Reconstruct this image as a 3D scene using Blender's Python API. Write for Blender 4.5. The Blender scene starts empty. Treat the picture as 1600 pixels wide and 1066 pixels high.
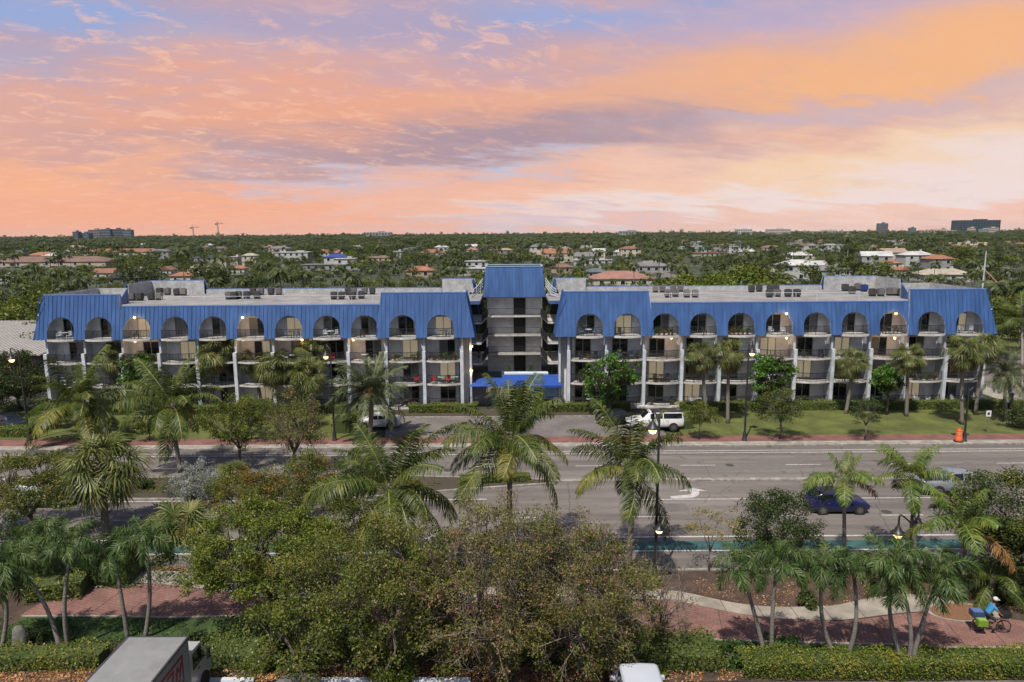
import bpy, math, random
import numpy as np
from mathutils import Vector, Matrix, Euler
R = math.radians
sc = bpy.context.scene
col = sc.collection
# ------------------------------------------------------------------ camera
CAMH = 20.0
F = 1067.0
PITCH = 9.05
ROLL = -0.38
cd = bpy.data.cameras.new('camera'); cam = bpy.data.objects.new('camera', cd); col.objects.link(cam)
cd.sensor_width = 36; cd.lens = 36*F/1600; cd.clip_start = .3; cd.clip_end = 30000
CM = Matrix.Translation((0, 0, CAMH)) @ Matrix.Rotation(R(90-PITCH), 4, 'X') @ Matrix.Rotation(R(ROLL), 4, 'Z')
cam.matrix_world = CM
sc.camera = cam
# ------------------------------------------------------------------ exposure, sun, sky
sc.view_settings.view_transform = 'Standard'; sc.view_settings.look = 'None'
sc.view_settings.gamma = 1; sc.view_settings.use_curve_mapping = False
sc.view_settings.exposure = 0.14
SUNV = Vector((2.3, 4.7, -9.5)).normalized()       # direction the light travels
sl = bpy.data.lights.new('sun', 'SUN'); sl.energy = 5.0; sl.angle = R(.5); sl.color = (1, .93, .83)
so = bpy.data.objects.new('sun', sl); col.objects.link(so)
so.rotation_euler = SUNV.to_track_quat('-Z', 'Y').to_euler(); so.location = (0, 0, 60)
sc.cycles.max_bounces = 5; sc.cycles.transparent_max_bounces = 6; sc.cycles.diffuse_bounces = 3
sc.cycles.glossy_bounces = 2; sc.cycles.transmission_bounces = 3; sc.cycles.volume_bounces = 0
sc.cycles.caustics_reflective = False; sc.cycles.caustics_refractive = False
sc.cycles.sample_clamp_indirect = 4
try:
    sc.cycles.use_denoising = True
except Exception: pass
world = bpy.data.worlds.new('World'); sc.world = world; world.use_nodes = True
def build_world():
    nt = world.node_tree; N = nt.nodes; L = nt.links; N.clear()
    def math_(op, a, b=None, c=None, clamp=False):
        n = N.new('ShaderNodeMath'); n.operation = op; n.use_clamp = clamp
        for i, x in enumerate((a, b, c)):
            if x is None: continue
            if isinstance(x, (int, float)): n.inputs[i].default_value = x
            else: L.new(x, n.inputs[i])
        return n.outputs[0]
    def mix(f, a, b):
        n = N.new('ShaderNodeMix'); n.data_type = 'RGBA'
        for sock, x in ((n.inputs[0], f), (n.inputs[6], a), (n.inputs[7], b)):
            if isinstance(x, (int, float)): sock.default_value = x
            elif isinstance(x, tuple): sock.default_value = (*x, 1)
            else: L.new(x, sock)
        return n.outputs[2]
    def ss(x, a, b):
        n = N.new('ShaderNodeMapRange'); n.interpolation_type = 'SMOOTHSTEP'
        L.new(x, n.inputs[0]); n.inputs[1].default_value = a; n.inputs[2].default_value = b
        return n.outputs[0]
    tc = N.new('ShaderNodeTexCoord'); sx = N.new('ShaderNodeSeparateXYZ'); L.new(tc.outputs['Generated'], sx.inputs[0])
    X, Y, Z = sx.outputs
    S0 = math_('ARCTAN2', X, Y); T0 = math_('ARCSINE', Z)
    def noise(vec, scale, detail=6, rough=.55, dist=0):
        n = N.new('ShaderNodeTexNoise'); L.new(vec, n.inputs['Vector']); n.inputs['Scale'].default_value = scale
        n.inputs['Detail'].default_value = detail; n.inputs['Roughness'].default_value = rough; n.inputs['Distortion'].default_value = dist
        return n.outputs[0]
    def comb(a, b, c=0.0):
        n = N.new('ShaderNodeCombineXYZ')
        for i, x in enumerate((a, b, c)):
            if isinstance(x, (int, float)): n.inputs[i].default_value = x
            else: L.new(x, n.inputs[i])
        return n.outputs[0]
    # seam-free cloud plane coordinates: direction stretched so that clouds flatten towards the horizon
    zc = math_('ADD', math_('MAXIMUM', Z, 0), .16)
    PX = math_('DIVIDE', X, zc); PY = math_('DIVIDE', Y, zc)
    pl = comb(PX, PY)
    rot = comb(math_('ADD', math_('MULTIPLY', PX, .55), math_('MULTIPLY', PY, .18)), math_('SUBTRACT', math_('MULTIPLY', PY, 1.25), math_('MULTIPLY', PX, .38)))
    n1 = noise(rot, 1.1, 7, .55, .6)
    n2 = noise(rot, 2.6, 8, .62, 1.0)
    n3 = noise(comb(math_('MULTIPLY', PX, .8), math_('ADD', math_('MULTIPLY', PY, 1.0), math_('MULTIPLY', PX, -.25))), 9.0, 8, .68, .7)
    w1 = math_('SUBTRACT', noise(rot, 1.7, 5, .55, .4), .5); w2 = math_('SUBTRACT', noise(comb(PY, PX), 2.2, 6, .6, .3), .5); w3 = math_('SUBTRACT', noise(rot, 4.5, 7, .65, .6), .5)
    S = math_('ADD', S0, math_('MULTIPLY', w2, .42)); T = math_('ADD', T0, math_('ADD', math_('MULTIPLY', w1, .13), math_('MULTIPLY', w3, .05)))
    def blob(u, v, ru, rv, tilt=0.0, k=1.0):
        s0 = math.atan((u-800)/F); t0 = math.atan(math.tan(math.atan((533-v)/F)-R(PITCH))*math.cos(s0))
        rs = ru/F*.85; rt = rv/F*.93
        ds = math_('SUBTRACT', S, s0)
        a = math_('DIVIDE', ds, rs)
        b = math_('DIVIDE', math_('SUBTRACT', math_('SUBTRACT', T, t0), math_('MULTIPLY', ds, tilt)), rt)
        q = math_('ADD', math_('MULTIPLY', a, a), math_('MULTIPLY', b, b))
        q = math_('MULTIPLY', q, .8); g = math_('POWER', 2.718, math_('MULTIPLY', math_('POWER', q, 1.35), -1.0))
        return math_('MULTIPLY', g, k, clamp=True)
    LAV = (.42, .38, .56); BLU = (.28, .42, .74); ORA = (.91, .42, .25); GOL = (.90, .49, .27); MAU = (.50, .36, .40); PAL = (.88, .74, .72); SAL = (.93, .43, .27)
    c = mix(ss(T0, .03, .28), (.82, .50, .40), LAV)
    c = mix(math_('MULTIPLY', ss(n1, .42, .66), .70), c, ORA)
    c = mix(math_('MULTIPLY', ss(n2, .50, .75), .45), c, (.90, .55, .42))
    for b, cc in ((blob(240, 110, 520, 125, .0, .85), (.50, .38, .47)), (blob(620, 70, 400, 60, .0, .75), LAV), (blob(180, 185, 260, 36, .1, .35), ORA), (blob(470, 105, 240, 26, .1, .5), (.60, .44, .50)),
                  (blob(880, 22, 200, 28, 0, .7), BLU), (blob(110, 4, 190, 24, 0, .8), BLU), (blob(20, 120, 90, 40, 0, .75), (.36, .44, .66)), (blob(300, 75, 120, 22, 0, .5), (.38, .44, .66)), (blob(1350, 20, 360, 34, .0, .8), (.52, .44, .62)),
                  (blob(560, 178, 520, 62, .06, .85), ORA), (blob(1250, 118, 450, 62, .06, .78), (.90, .47, .26)), (blob(1520, 90, 260, 60, .05, .8), (.93, .50, .25)),
                  (blob(150, 305, 380, 60, 0, .65), SAL), (blob(450, 245, 340, 46, .02, .7), MAU), (blob(70, 275, 130, 18, -.05, .8), (.95, .47, .28)), (blob(220, 255, 150, 16, .15, .7), (.95, .47, .28)),
                  (blob(820, 218, 360, 38, .04, .9), (.39, .30, .37)), (blob(545, 288, 130, 20, .0, .95), (.48, .56, .76)), (blob(800, 262, 100, 13, .05, .85), (.50, .58, .76)),
                  (blob(380, 338, 720, 34, 0, .9), SAL), (blob(830, 292, 460, 26, .02, .7), (.93, .50, .36)),
                  (blob(1300, 178, 300, 15, .05, .7), (.56, .46, .56)), (blob(1560, 172, 140, 12, .05, .6), (.56, .46, .56)), (blob(1330, 285, 470, 60, .08, .85), (.92, .66, .52)), (blob(1400, 240, 260, 30, .16, .9), (.93, .62, .33)),
                  (blob(1540, 275, 260, 60, .1, .8), PAL), (blob(1150, 322, 470, 20, .02, .85), PAL), (blob(850, 348, 260, 16, 0, .8), (.68, .56, .62)),
                  (blob(1060, 350, 130, 10, 0, .5), (.94, .50, .36)), (blob(1500, 340, 260, 12, 0, .7), (.92, .56, .44))):
        c = mix(b, c, cc)
    # fine cirrus flecks, strongest high on one side
    fl = math_('MULTIPLY', ss(n3, .50, .66), math_('MAXIMUM', math_('MAXIMUM', blob(230, 170, 520, 170, 0, .75), blob(760, 60, 240, 80, 0, .7)), .10))
    c = mix(fl, c, (.95, .55, .40))
    c = mix(math_('MULTIPLY', ss(noise(pl, 3.1, 9, .7, .8), .52, .70), .16), c, (.46, .40, .50))
    c = mix(ss(Y, .35, -.35), c, (.30, .34, .47))     # away from the sunset the deck turns cooler
    sky = N.new('ShaderNodeTexSky'); sky.sky_type = 'NISHITA'; sky.sun_disc = False
    sky.sun_elevation = math.asin(-SUNV.z); sky.sun_rotation = math.atan2(-SUNV.x, -SUNV.y)
    b1 = N.new('ShaderNodeBackground'); L.new(sky.outputs[0], b1.inputs[0]); b1.inputs[1].default_value = .11
    b2 = N.new('ShaderNodeBackground'); L.new(c, b2.inputs[0]); b2.inputs[1].default_value = .90
    # the cloud deck breaks up overhead into open blue sky
    hi = ss(math_('ADD', T0, math_('MULTIPLY', w1, .25)), .62, .36)
    mx = N.new('ShaderNodeMixShader'); L.new(hi, mx.inputs[0]); L.new(b1.outputs[0], mx.inputs[1]); L.new(b2.outputs[0], mx.inputs[2])
    out = N.new('ShaderNodeOutputWorld'); L.new(mx.outputs[0], out.inputs[0])
build_world()
world.cycles.sampling_method = 'MANUAL'; world.cycles.sample_map_resolution = 512

# ------------------------------------------------------------------ places: where a pixel of the photograph meets a plane
CR = CM.to_3x3(); CO = Vector((0, 0, CAMH))
def ray(u, v):
    return (CR @ Vector(((u-800)/F, (533-v)/F, -1)))
def G(u, v, z=0.0):
    d = ray(u, v); t = (z-CAMH)/d.z
    return CO + d*t
def AY(u, v, y):
    d = ray(u, v); return CO + d*(y/d.y)
def YG(v): return G(800, v).y

# ------------------------------------------------------------------ materials
MATS = {}
def ramp(N, L, fac, cols):
    n = N.new('ShaderNodeValToRGB'); L.new(fac, n.inputs[0]); e = n.color_ramp.elements
    while len(e) < len(cols): e.new(.5)
    for i, (p, c) in enumerate(cols): e[i].position = p; e[i].color = (*c, 1)
    return n.outputs[0]
def vary(c, k): return tuple(min(1, x*k) for x in c)
def M(name, c, c2=None, scale=1.0, rough=.8, bump=0, bscale=8.0, metal=0, spec=.5, detail=5, stretch=None, obj=False, dirt=0, dscale=.3):
    """procedural surface: two tones of one material broken up by noise in world space, fine relief"""
    if name in MATS: return MATS[name]
    m = bpy.data.materials.new(name); m.use_nodes = True; nt = m.node_tree; N = nt.nodes; L = nt.links
    b = N['Principled BSDF']; b.inputs['Roughness'].default_value = rough; b.inputs['Metallic'].default_value = metal
    b.inputs['Specular IOR Level'].default_value = spec
    if c2 is None: c2 = vary(c, .82)
    if obj:
        g = N.new('ShaderNodeTexCoord'); vec = g.outputs['Object']
    else:
        g = N.new('ShaderNodeNewGeometry'); vec = g.outputs['Position']
    if stretch:
        mp = N.new('ShaderNodeMapping'); mp.inputs['Scale'].default_value = stretch; L.new(vec, mp.inputs[0]); vec = mp.outputs[0]
    t = N.new('ShaderNodeTexNoise'); t.inputs['Scale'].default_value = scale; t.inputs['Detail'].default_value = detail; t.inputs['Roughness'].default_value = .62
    L.new(vec, t.inputs['Vector'])
    cc = ramp(N, L, t.outputs[0], [(.32, c2), (.68, c)])
    if dirt:
        t2 = N.new('ShaderNodeTexNoise'); t2.inputs['Scale'].default_value = dscale; t2.inputs['Detail'].default_value = 7; L.new(vec, t2.inputs['Vector'])
        r2 = ramp(N, L, t2.outputs[0], [(.42, (1-dirt,)*3), (.62, (1, 1, 1))])
        mm = N.new('ShaderNodeMix'); mm.data_type = 'RGBA'; mm.blend_type = 'MULTIPLY'; mm.inputs[0].default_value = 1
        L.new(cc, mm.inputs[6]); L.new(r2, mm.inputs[7]); cc = mm.outputs[2]
    L.new(cc, b.inputs['Base Color'])
    if bump:
        t3 = N.new('ShaderNodeTexNoise'); t3.inputs['Scale'].default_value = bscale; t3.inputs['Detail'].default_value = 6; L.new(vec, t3.inputs['Vector'])
        bb = N.new('ShaderNodeBump'); bb.inputs['Strength'].default_value = bump; bb.inputs['Distance'].default_value = .05
        L.new(t3.outputs[0], bb.inputs['Height']); L.new(bb.outputs[0], b.inputs['Normal'])
    MATS[name] = m
    return m
def leafmat(name, cols, trans=.28, nscale=.6):
    """leaf surface: the tone differs from leaf to leaf and drifts over the crown"""
    if name in MATS: return MATS[name]
    m = bpy.data.materials.new(name); m.use_nodes = True; nt = m.node_tree; N = nt.nodes; L = nt.links
    N.clear(); out = N.new('ShaderNodeOutputMaterial')
    g = N.new('ShaderNodeNewGeometry'); t = N.new('ShaderNodeTexNoise'); t.inputs['Scale'].default_value = nscale*1.6; t.inputs['Detail'].default_value = 3
    L.new(g.outputs['Position'], t.inputs['Vector'])
    a = N.new('ShaderNodeMath'); a.operation = 'MULTIPLY_ADD'; L.new(t.outputs[0], a.inputs[0]); a.inputs[1].default_value = 1.5; a.inputs[2].default_value = -.5
    b = N.new('ShaderNodeMath'); b.operation = 'MULTIPLY_ADD'; L.new(g.outputs['Random Per Island'], b.inputs[0]); b.inputs[1].default_value = .55
    L.new(a.outputs[0], b.inputs[2])
    n = len(cols); cc = ramp(N, L, b.outputs[0], [(.12+.76*i/(n-1), c) for i, c in enumerate(cols)])
    d = N.new('ShaderNodeBsdfDiffuse'); L.new(cc, d.inputs[0])
    tr = N.new('ShaderNodeBsdfTranslucent'); L.new(cc, tr.inputs[0])
    gl = N.new('ShaderNodeBsdfGlossy'); gl.inputs[0].default_value = (.8, .8, .75, 1); gl.inputs[1].default_value = .45
    m1 = N.new('ShaderNodeMixShader'); m1.inputs[0].default_value = trans; L.new(d.outputs[0], m1.inputs[1]); L.new(tr.outputs[0], m1.inputs[2])
    m2 = N.new('ShaderNodeMixShader'); m2.inputs[0].default_value = .022; L.new(m1.outputs[0], m2.inputs[1]); L.new(gl.outputs[0], m2.inputs[2])
    L.new(m2.outputs[0], out.inputs[0]); MATS[name] = m
    return m
def emat(name, c, s):
    if name in MATS: return MATS[name]
    m = bpy.data.materials.new(name); m.use_nodes = True; N = m.node_tree.nodes; b = N['Principled BSDF']
    b.inputs['Base Color'].default_value = (*c, 1); b.inputs['Emission Color'].default_value = (*c, 1); b.inputs['Emission Strength'].default_value = s
    MATS[name] = m; return m

# ------------------------------------------------------------------ mesh tools
class MB:
    def __init__(s): s.v = []; s.f = []; s.m = []; s.n = 0
    def add(s, V, Fs, mi=0):
        o = s.n; s.v.extend(tuple(map(float, p)) for p in V); s.n = len(s.v)
        s.f.extend(tuple(i+o for i in f) for f in Fs); s.m.extend([mi]*len(Fs))
    def box(s, x, y, z, dx, dy, dz, mi=0, rz=0.0, c=None):
        """box centred on x, y with its bottom at z"""
        a = math.cos(rz); b = math.sin(rz); P = []
        for k in (0, 1):
            for (i, j) in ((-1, -1), (1, -1), (1, 1), (-1, 1)):
                px = i*dx/2; py = j*dy/2
                P.append((x+px*a-py*b, y+px*b+py*a, z+k*dz))
        s.add(P, [(3, 2, 1, 0), (4, 5, 6, 7), (0, 1, 5, 4), (1, 2, 6, 5), (2, 3, 7, 6), (3, 0, 4, 7)], mi)
    def tube(s, pts, rs, n=6, mi=0, cap=True):
        pts = [Vector(p) for p in pts]
        if isinstance(rs, (int, float)): rs = [rs]*len(pts)
        V = []; up = Vector((.13, .21, 1)).normalized()
        for i, p in enumerate(pts):
            d = (pts[min(i+1, len(pts)-1)]-pts[max(i-1, 0)])
            d = d.normalized() if d.length > 1e-9 else Vector((0, 0, 1))
            a = d.cross(up)
            if a.length < .05: a = d.cross(Vector((1, 0, 0)))
            a.normalize(); b = d.cross(a)
            for k in range(n):
                t = 2*math.pi*k/n; V.append(p+a*(math.cos(t)*rs[i])+b*(math.sin(t)*rs[i]))
        Fs = []
        for i in range(len(pts)-1):
            for k in range(n):
                k2 = (k+1) % n; Fs.append((i*n+k, i*n+k2, (i+1)*n+k2, (i+1)*n+k))
        if cap: Fs.append(tuple(range(n))[::-1]); Fs.append(tuple((len(pts)-1)*n+k for k in range(n)))
        s.add(V, Fs, mi)
    def prism(s, poly, z0, z1, mi=0):
        n = len(poly); V = [(p[0], p[1], z0) for p in poly]+[(p[0], p[1], z1) for p in poly]
        s.add(V, [tuple(range(n))[::-1], tuple(range(n, 2*n))]+[(i, (i+1) % n, n+(i+1) % n, n+i) for i in range(n)], mi)
    def quad(s, a, b, c, d, mi=0): s.add([a, b, c, d], [(0, 1, 2, 3)], mi)
    def slab(s, V, off, mi=0):
        """a flat polygon given real thickness along off"""
        n = len(V); V = [Vector(p) for p in V]; o = Vector(off)
        s.add(V+[p+o for p in V], [tuple(range(n)), tuple(range(n, 2*n))[::-1]]+[((i+1) % n, i, n+i, n+(i+1) % n) for i in range(n)], mi)
    def lathe(s, x, y, prof, n=14, mi=0):
        V = []
        for (r, z) in prof:
            for k in range(n): t = 2*math.pi*k/n; V.append((x+r*math.cos(t), y+r*math.sin(t), z))
        Fs = []
        for i in range(len(prof)-1):
            for k in range(n): k2 = (k+1) % n; Fs.append((i*n+k, i*n+k2, (i+1)*n+k2, (i+1)*n+k))
        s.add(V, Fs, mi)
    def data(s, name, mats, smooth=False):
        me = bpy.data.meshes.new(name); me.from_pydata(s.v, [], s.f)
        for m in (mats if isinstance(mats, (list, tuple)) else [mats]): me.materials.append(m)
        me.polygons.foreach_set('material_index', s.m)
        if smooth: me.polygons.foreach_set('use_smooth', [True]*len(s.f))
        me.update(); return me
    def build(s, name, mats, parent=None, smooth=False, **k):
        return link(name, s.data(name, mats, smooth), parent, **k)
def link(name, me, parent=None, loc=None, rot=None, scale=None, label=None, cat=None, group=None, kind=None):
    o = bpy.data.objects.new(name, me); col.objects.link(o)
    if parent is not None: o.parent = parent
    if loc is not None: o.location = loc
    if rot is not None: o.rotation_euler = rot
    if scale is not None: o.scale = scale
    tag(o, label, cat, group, kind); return o
def tag(o, label=None, cat=None, group=None, kind=None):
    if label: o['label'] = label
    if cat: o['category'] = cat
    if group: o['group'] = group
    if kind: o['kind'] = kind
    return o
def thing(name, label, cat, loc=(0, 0, 0), rz=0.0, group=None):
    return link(name, None, None, loc, (0, 0, rz), label=label, cat=cat, group=group)
def big(name, V, Fq, mats, mi=None, smooth=False):
    """mesh from arrays; Fq has quads (or triangles), one row per face"""
    V = np.asarray(V, dtype=np.float32); Fq = np.asarray(Fq, dtype=np.int32); k = Fq.shape[1]
    me = bpy.data.meshes.new(name); me.vertices.add(len(V)); me.vertices.foreach_set('co', V.ravel())
    me.loops.add(Fq.size); me.loops.foreach_set('vertex_index', Fq.ravel())
    me.polygons.add(len(Fq)); me.polygons.foreach_set('loop_start', np.arange(0, Fq.size, k, dtype=np.int32))
    for m in (mats if isinstance(mats, (list, tuple)) else [mats]): me.materials.append(m)
    if mi is not None: me.polygons.foreach_set('material_index', np.asarray(mi, dtype=np.int32))
    if smooth: me.polygons.foreach_set('use_smooth', np.ones(len(Fq), dtype=bool))
    me.update(calc_edges=True); return me
def unit(a): return a/np.maximum(np.linalg.norm(a, axis=1, keepdims=True), 1e-9)
def leaf_quads(C, rng, l, w, up=.35, hang=0.0):
    """one rhombic leaf per centre, facing every way with a bias upwards"""
    n = len(C); nrm = unit(rng.normal(size=(n, 3))+np.array([0, 0, up*2.0]))
    t = rng.normal(size=(n, 3)); t[:, 2] -= hang; t = t-nrm*np.sum(t*nrm, 1, keepdims=True); t = unit(t); b = np.cross(nrm, t)
    L = (l*rng.uniform(.65, 1.3, n))[:, None]; W = (w*rng.uniform(.65, 1.3, n))[:, None]
    V = np.stack([C-t*L*.5, C+b*W*.5-t*L*.05, C+t*L*.5, C-b*W*.5-t*L*.05], 1).reshape(-1, 3)
    return V, np.arange(4*n).reshape(-1, 4)
def tri_fan_ground(pts, z=0.0): return [(p[0], p[1], z) for p in pts]
# ------------------------------------------------------------------ the ground
m_asph = M('asphalt', (.185, .163, .146), (.148, .130, .116), scale=1.3, rough=.9, bump=.15, bscale=30, dirt=.20, dscale=.18, stretch=(.25, 1.6, 1))
def wear(m):
    """tyre bands along the lanes, fine cracks and oil spots"""
    nt = m.node_tree; N = nt.nodes; L = nt.links; b = N['Principled BSDF']; src = b.inputs['Base Color'].links[0].from_socket
    g = N.new('ShaderNodeNewGeometry'); sp = N.new('ShaderNodeSeparateXYZ'); L.new(g.outputs['Position'], sp.inputs[0])
    w = N.new('ShaderNodeMath'); w.operation = 'MULTIPLY_ADD'; L.new(sp.outputs[1], w.inputs[0]); w.inputs[1].default_value = 2*math.pi/1.72; w.inputs[2].default_value = .6
    s_ = N.new('ShaderNodeMath'); s_.operation = 'SINE'; L.new(w.outputs[0], s_.inputs[0]); t = N.new('ShaderNodeTexNoise'); mp = N.new('ShaderNodeMapping'); mp.inputs['Scale'].default_value = (.05, .9, 1); L.new(g.outputs['Position'], mp.inputs[0]); L.new(mp.outputs[0], t.inputs['Vector']); t.inputs['Scale'].default_value = 1; t.inputs['Detail'].default_value = 5
    a = N.new('ShaderNodeMath'); a.operation = 'MULTIPLY_ADD'; L.new(s_.outputs[0], a.inputs[0]); a.inputs[1].default_value = .10; L.new(t.outputs[0], a.inputs[2]); r = ramp(N, L, a.outputs[0], [(.35, (.80, .79, .79)), (.66, (1.06, 1.05, 1.04))])
    v = N.new('ShaderNodeTexVoronoi'); v.feature = 'DISTANCE_TO_EDGE'; n = N.new('ShaderNodeTexNoise'); n.inputs['Scale'].default_value = 1.3; L.new(g.outputs['Position'], n.inputs['Vector']); mm = N.new('ShaderNodeMix'); mm.data_type = 'RGBA'; mm.inputs[0].default_value = .25; L.new(g.outputs['Position'], mm.inputs[6]); L.new(n.outputs[1], mm.inputs[7]); L.new(mm.outputs[2], v.inputs['Vector']); v.inputs['Scale'].default_value = .30
    c = ramp(N, L, v.outputs[0], [(.0, (.55, .54, .53)), (.010, (1, 1, 1))]); o = N.new('ShaderNodeTexNoise'); o.inputs['Scale'].default_value = .9; o.inputs['Detail'].default_value = 2; L.new(g.outputs['Position'], o.inputs['Vector']); oc = ramp(N, L, o.outputs[0], [(.27, (.60, .60, .60)), (.33, (1, 1, 1))])
    for x in (r, c, oc):
        q = N.new('ShaderNodeMix'); q.data_type = 'RGBA'; q.blend_type = 'MULTIPLY'; q.inputs[0].default_value = 1; L.new(src, q.inputs[6]); L.new(x, q.inputs[7]); src = q.outputs[2]
    L.new(src, b.inputs['Base Color'])
wear(m_asph)
m_asph2 = M('asphalt_patch', (.165, .146, .136), (.130, .116, .108), scale=2, rough=.9, bump=.15, bscale=30, dirt=.25, dscale=.4)
m_line = M('road_paint', (.62, .60, .56), (.30, .28, .26), scale=5, rough=.7, dirt=.2, dscale=2)
m_teal = M('bike_lane_paint', (.040, .115, .105), (.028, .085, .080), scale=2.5, rough=.8, dirt=.3, dscale=1.2)
m_conc = M('concrete', (.34, .31, .27), (.24, .22, .19), scale=1.6, rough=.9, bump=.1, bscale=20, dirt=.25, dscale=.8)
m_conc2 = M('pale_concrete', (.33, .29, .235), (.25, .22, .18), scale=2.2, rough=.9, bump=.1, bscale=25, dirt=.28, dscale=.9)
m_curb = M('kerb_concrete', (.36, .33, .29), (.22, .20, .18), scale=3, rough=.9, dirt=.3, dscale=1.5)
m_lawn = M('lawn_grass', (.125, .132, .028), (.078, .104, .018), scale=1.6, rough=.95, bump=.6, bscale=30, dirt=.35, dscale=.35)
m_lawn2 = M('near_lawn_grass', (.060, .100, .022), (.028, .058, .010), scale=2.6, rough=.95, bump=.8, bscale=30, dirt=.4, dscale=.7)
m_mulch = M('mulch', (.115, .070, .048), (.045, .030, .024), scale=14, rough=.95, bump=.9, bscale=16, dirt=.4, dscale=1.2)
m_soil = M('soil', (.070, .052, .034), (.035, .028, .018), scale=5, rough=1, bump=.6, bscale=12)
m_far = M('far_ground', (.070, .080, .040), (.030, .045, .018), scale=.02, rough=1, detail=9, dirt=.3, dscale=.09)
def brickmat(name, c1, c2, mortar, rz=0.0, sc_=1.0, w=.42, h=.21):
    m = bpy.data.materials.new(name); m.use_nodes = True; nt = m.node_tree; N = nt.nodes; L = nt.links; b = N['Principled BSDF']
    g = N.new('ShaderNodeNewGeometry'); mp = N.new('ShaderNodeMapping'); mp.inputs['Rotation'].default_value = (0, 0, rz); L.new(g.outputs['Position'], mp.inputs[0])
    t = N.new('ShaderNodeTexBrick'); L.new(mp.outputs[0], t.inputs['Vector']); t.inputs['Scale'].default_value = sc_
    t.inputs['Color1'].default_value = (*c1, 1); t.inputs['Color2'].default_value = (*c2, 1); t.inputs['Mortar'].default_value = (*mortar, 1)
    t.inputs['Mortar Size'].default_value = .014; t.inputs['Brick Width'].default_value = w; t.inputs['Row Height'].default_value = h
    n = N.new('ShaderNodeTexNoise'); n.inputs['Scale'].default_value = .7; n.inputs['Detail'].default_value = 7; L.new(g.outputs['Position'], n.inputs['Vector'])
    r = ramp(N, L, n.outputs[0], [(.35, (.72, .70, .68)), (.65, (1.08, 1.06, 1.04))])
    mm = N.new('ShaderNodeMix'); mm.data_type = 'RGBA'; mm.blend_type = 'MULTIPLY'; mm.inputs[0].default_value = 1
    L.new(t.outputs[0], mm.inputs[6]); L.new(r, mm.inputs[7]); L.new(mm.outputs[2], b.inputs['Base Color']); b.inputs['Roughness'].default_value = .9
    bb = N.new('ShaderNodeBump'); bb.inputs['Strength'].default_value = .5; bb.inputs['Distance'].default_value = .02; L.new(t.outputs[1], bb.inputs['Height']); bb.invert = True
    L.new(bb.outputs[0], b.inputs['Normal']); MATS[name] = m; return m
m_brick = brickmat('red_brick_paving', (.225, .098, .078), (.175, .080, .066), (.11, .065, .055), .5)
m_brick2 = brickmat('pink_brick_paving', (.225, .112, .090), (.180, .092, .076), (.10, .065, .056), .35)

b = MB(); b.quad((-9000, -50, -.06), (9000, -50, -.06), (9000, 9500, -.06), (-9000, 9500, -.06)); b.build('ground', m_far, kind='structure')
def strip(name, x0, x1, y0, y1, z, m, th=.0):
    b = MB()
    if th: b.box((x0+x1)/2, (y0+y1)/2, z-th, x1-x0, y1-y0, th)
    else: b.quad((x0, y0, z), (x1, y0, z), (x1, y1, z), (x0, y1, z))
    return b.build(name, m, kind='structure')
Y_FAR = YG(700)      # far kerb of the main road
Y_NEAR = YG(893)     # near kerb
Y_SW0 = YG(694); Y_SW1 = YG(684.5)
strip('road', -170, 170, Y_NEAR, Y_FAR, 0.0, m_asph)
# far side: concrete band, brick pavement, lawn
strip('kerb', -170, 170, Y_FAR, Y_FAR+.25, .13, m_curb, .17)
strip('concrete_verge', -170, 170, Y_FAR+.25, Y_SW0, .12, m_conc, .16)
strip('brick_pavement', -170, 170, Y_SW0, Y_SW1, .124, m_brick, .16)
xd0 = G(655, 672).x; xd1 = G(955, 672).x; Y_D1 = YG(653)
strip('lawn', xd1+6.8, 60.5, Y_SW1, 75.6, .13, m_lawn, .17)
strip('lawn', -54, xd0-4.8, Y_SW1, 75.6, .13, m_lawn, .17)
strip('lawn', 62, 160, 110, 150, .02, m_lawn)
# planted strip along the foot of the wall, and the pull-in in front of the lobby
strip('soil_bed', xd0-4.8, xd1+6.8, Y_D1+.2, 75.6, .10, m_soil, .14)
b = MB(); b.prism([(xd0-3.0, Y_SW1), (xd1+5.2, Y_SW1), (xd1+5.2, Y_D1), (xd0-4.0, Y_D1)], -.03, .06); b.build('driveway', m_asph2, kind='structure')
strip('kerb', xd0-4.8, xd1+6.8, Y_D1, Y_D1+.2, .16, m_curb, .2)
# side streets beyond both ends of the building
strip('road', -84, -61.5, Y_SW1, 130, .004, m_asph); strip('road', 60.5, 76, Y_SW1, 400, .006, m_asph)
strip('road', 76, 200, 96, 108, .010, m_asph2); strip('parking_area', -54, 60, 101.5, 128, .012, m_asph2)
strip('pavement', 57.5, 60.5, Y_SW1, 112, .135, m_conc, .16); strip('pavement', 76, 79, Y_SW1+12, 96, .12, m_brick, .15)
strip('pavement', 79, 140, 86, 95.8, .11, m_conc, .14)
strip('lawn', -61.5, -54, Y_SW1, 76, .12, m_lawn, .16)
# markings
def mark(u0, u1, v, w, z=.006, m=None, name='road_marking'):
    a = G(u0, v).x if u0 is not None else -165; c = G(u1, v).x if u1 is not None else 165; y = YG(v)
    return strip(name, a, c, y-w/2, y+w/2, z, m or m_line)
mark(None, None, 706.3, .12); mark(None, None, 709.8, .14)
for k in range(-9, 12):
    x = G(1255, 726).x + k*9.1
    strip('road_marking', x-1.5, x+1.5, YG(729)-.06, YG(729)+.06, .006, m_line)
    x = G(1410, 805).x + k*9.1
    strip('road_marking', x-1.5, x+1.5, YG(809)-.06, YG(809)+.06, .006, m_line)
strip('road_marking', G(985, 782).x, 165, YG(782)-.07, YG(782)+.07, .006, m_line)
strip('road_marking', -165, G(760, 779).x, YG(780)-.07, YG(780)+.07, .006, m_line)
strip('road_marking', -165, 165, YG(840.5)-.09, YG(840.5)+.09, .006, m_line); 
x5 = G(958, 850).x
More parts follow.
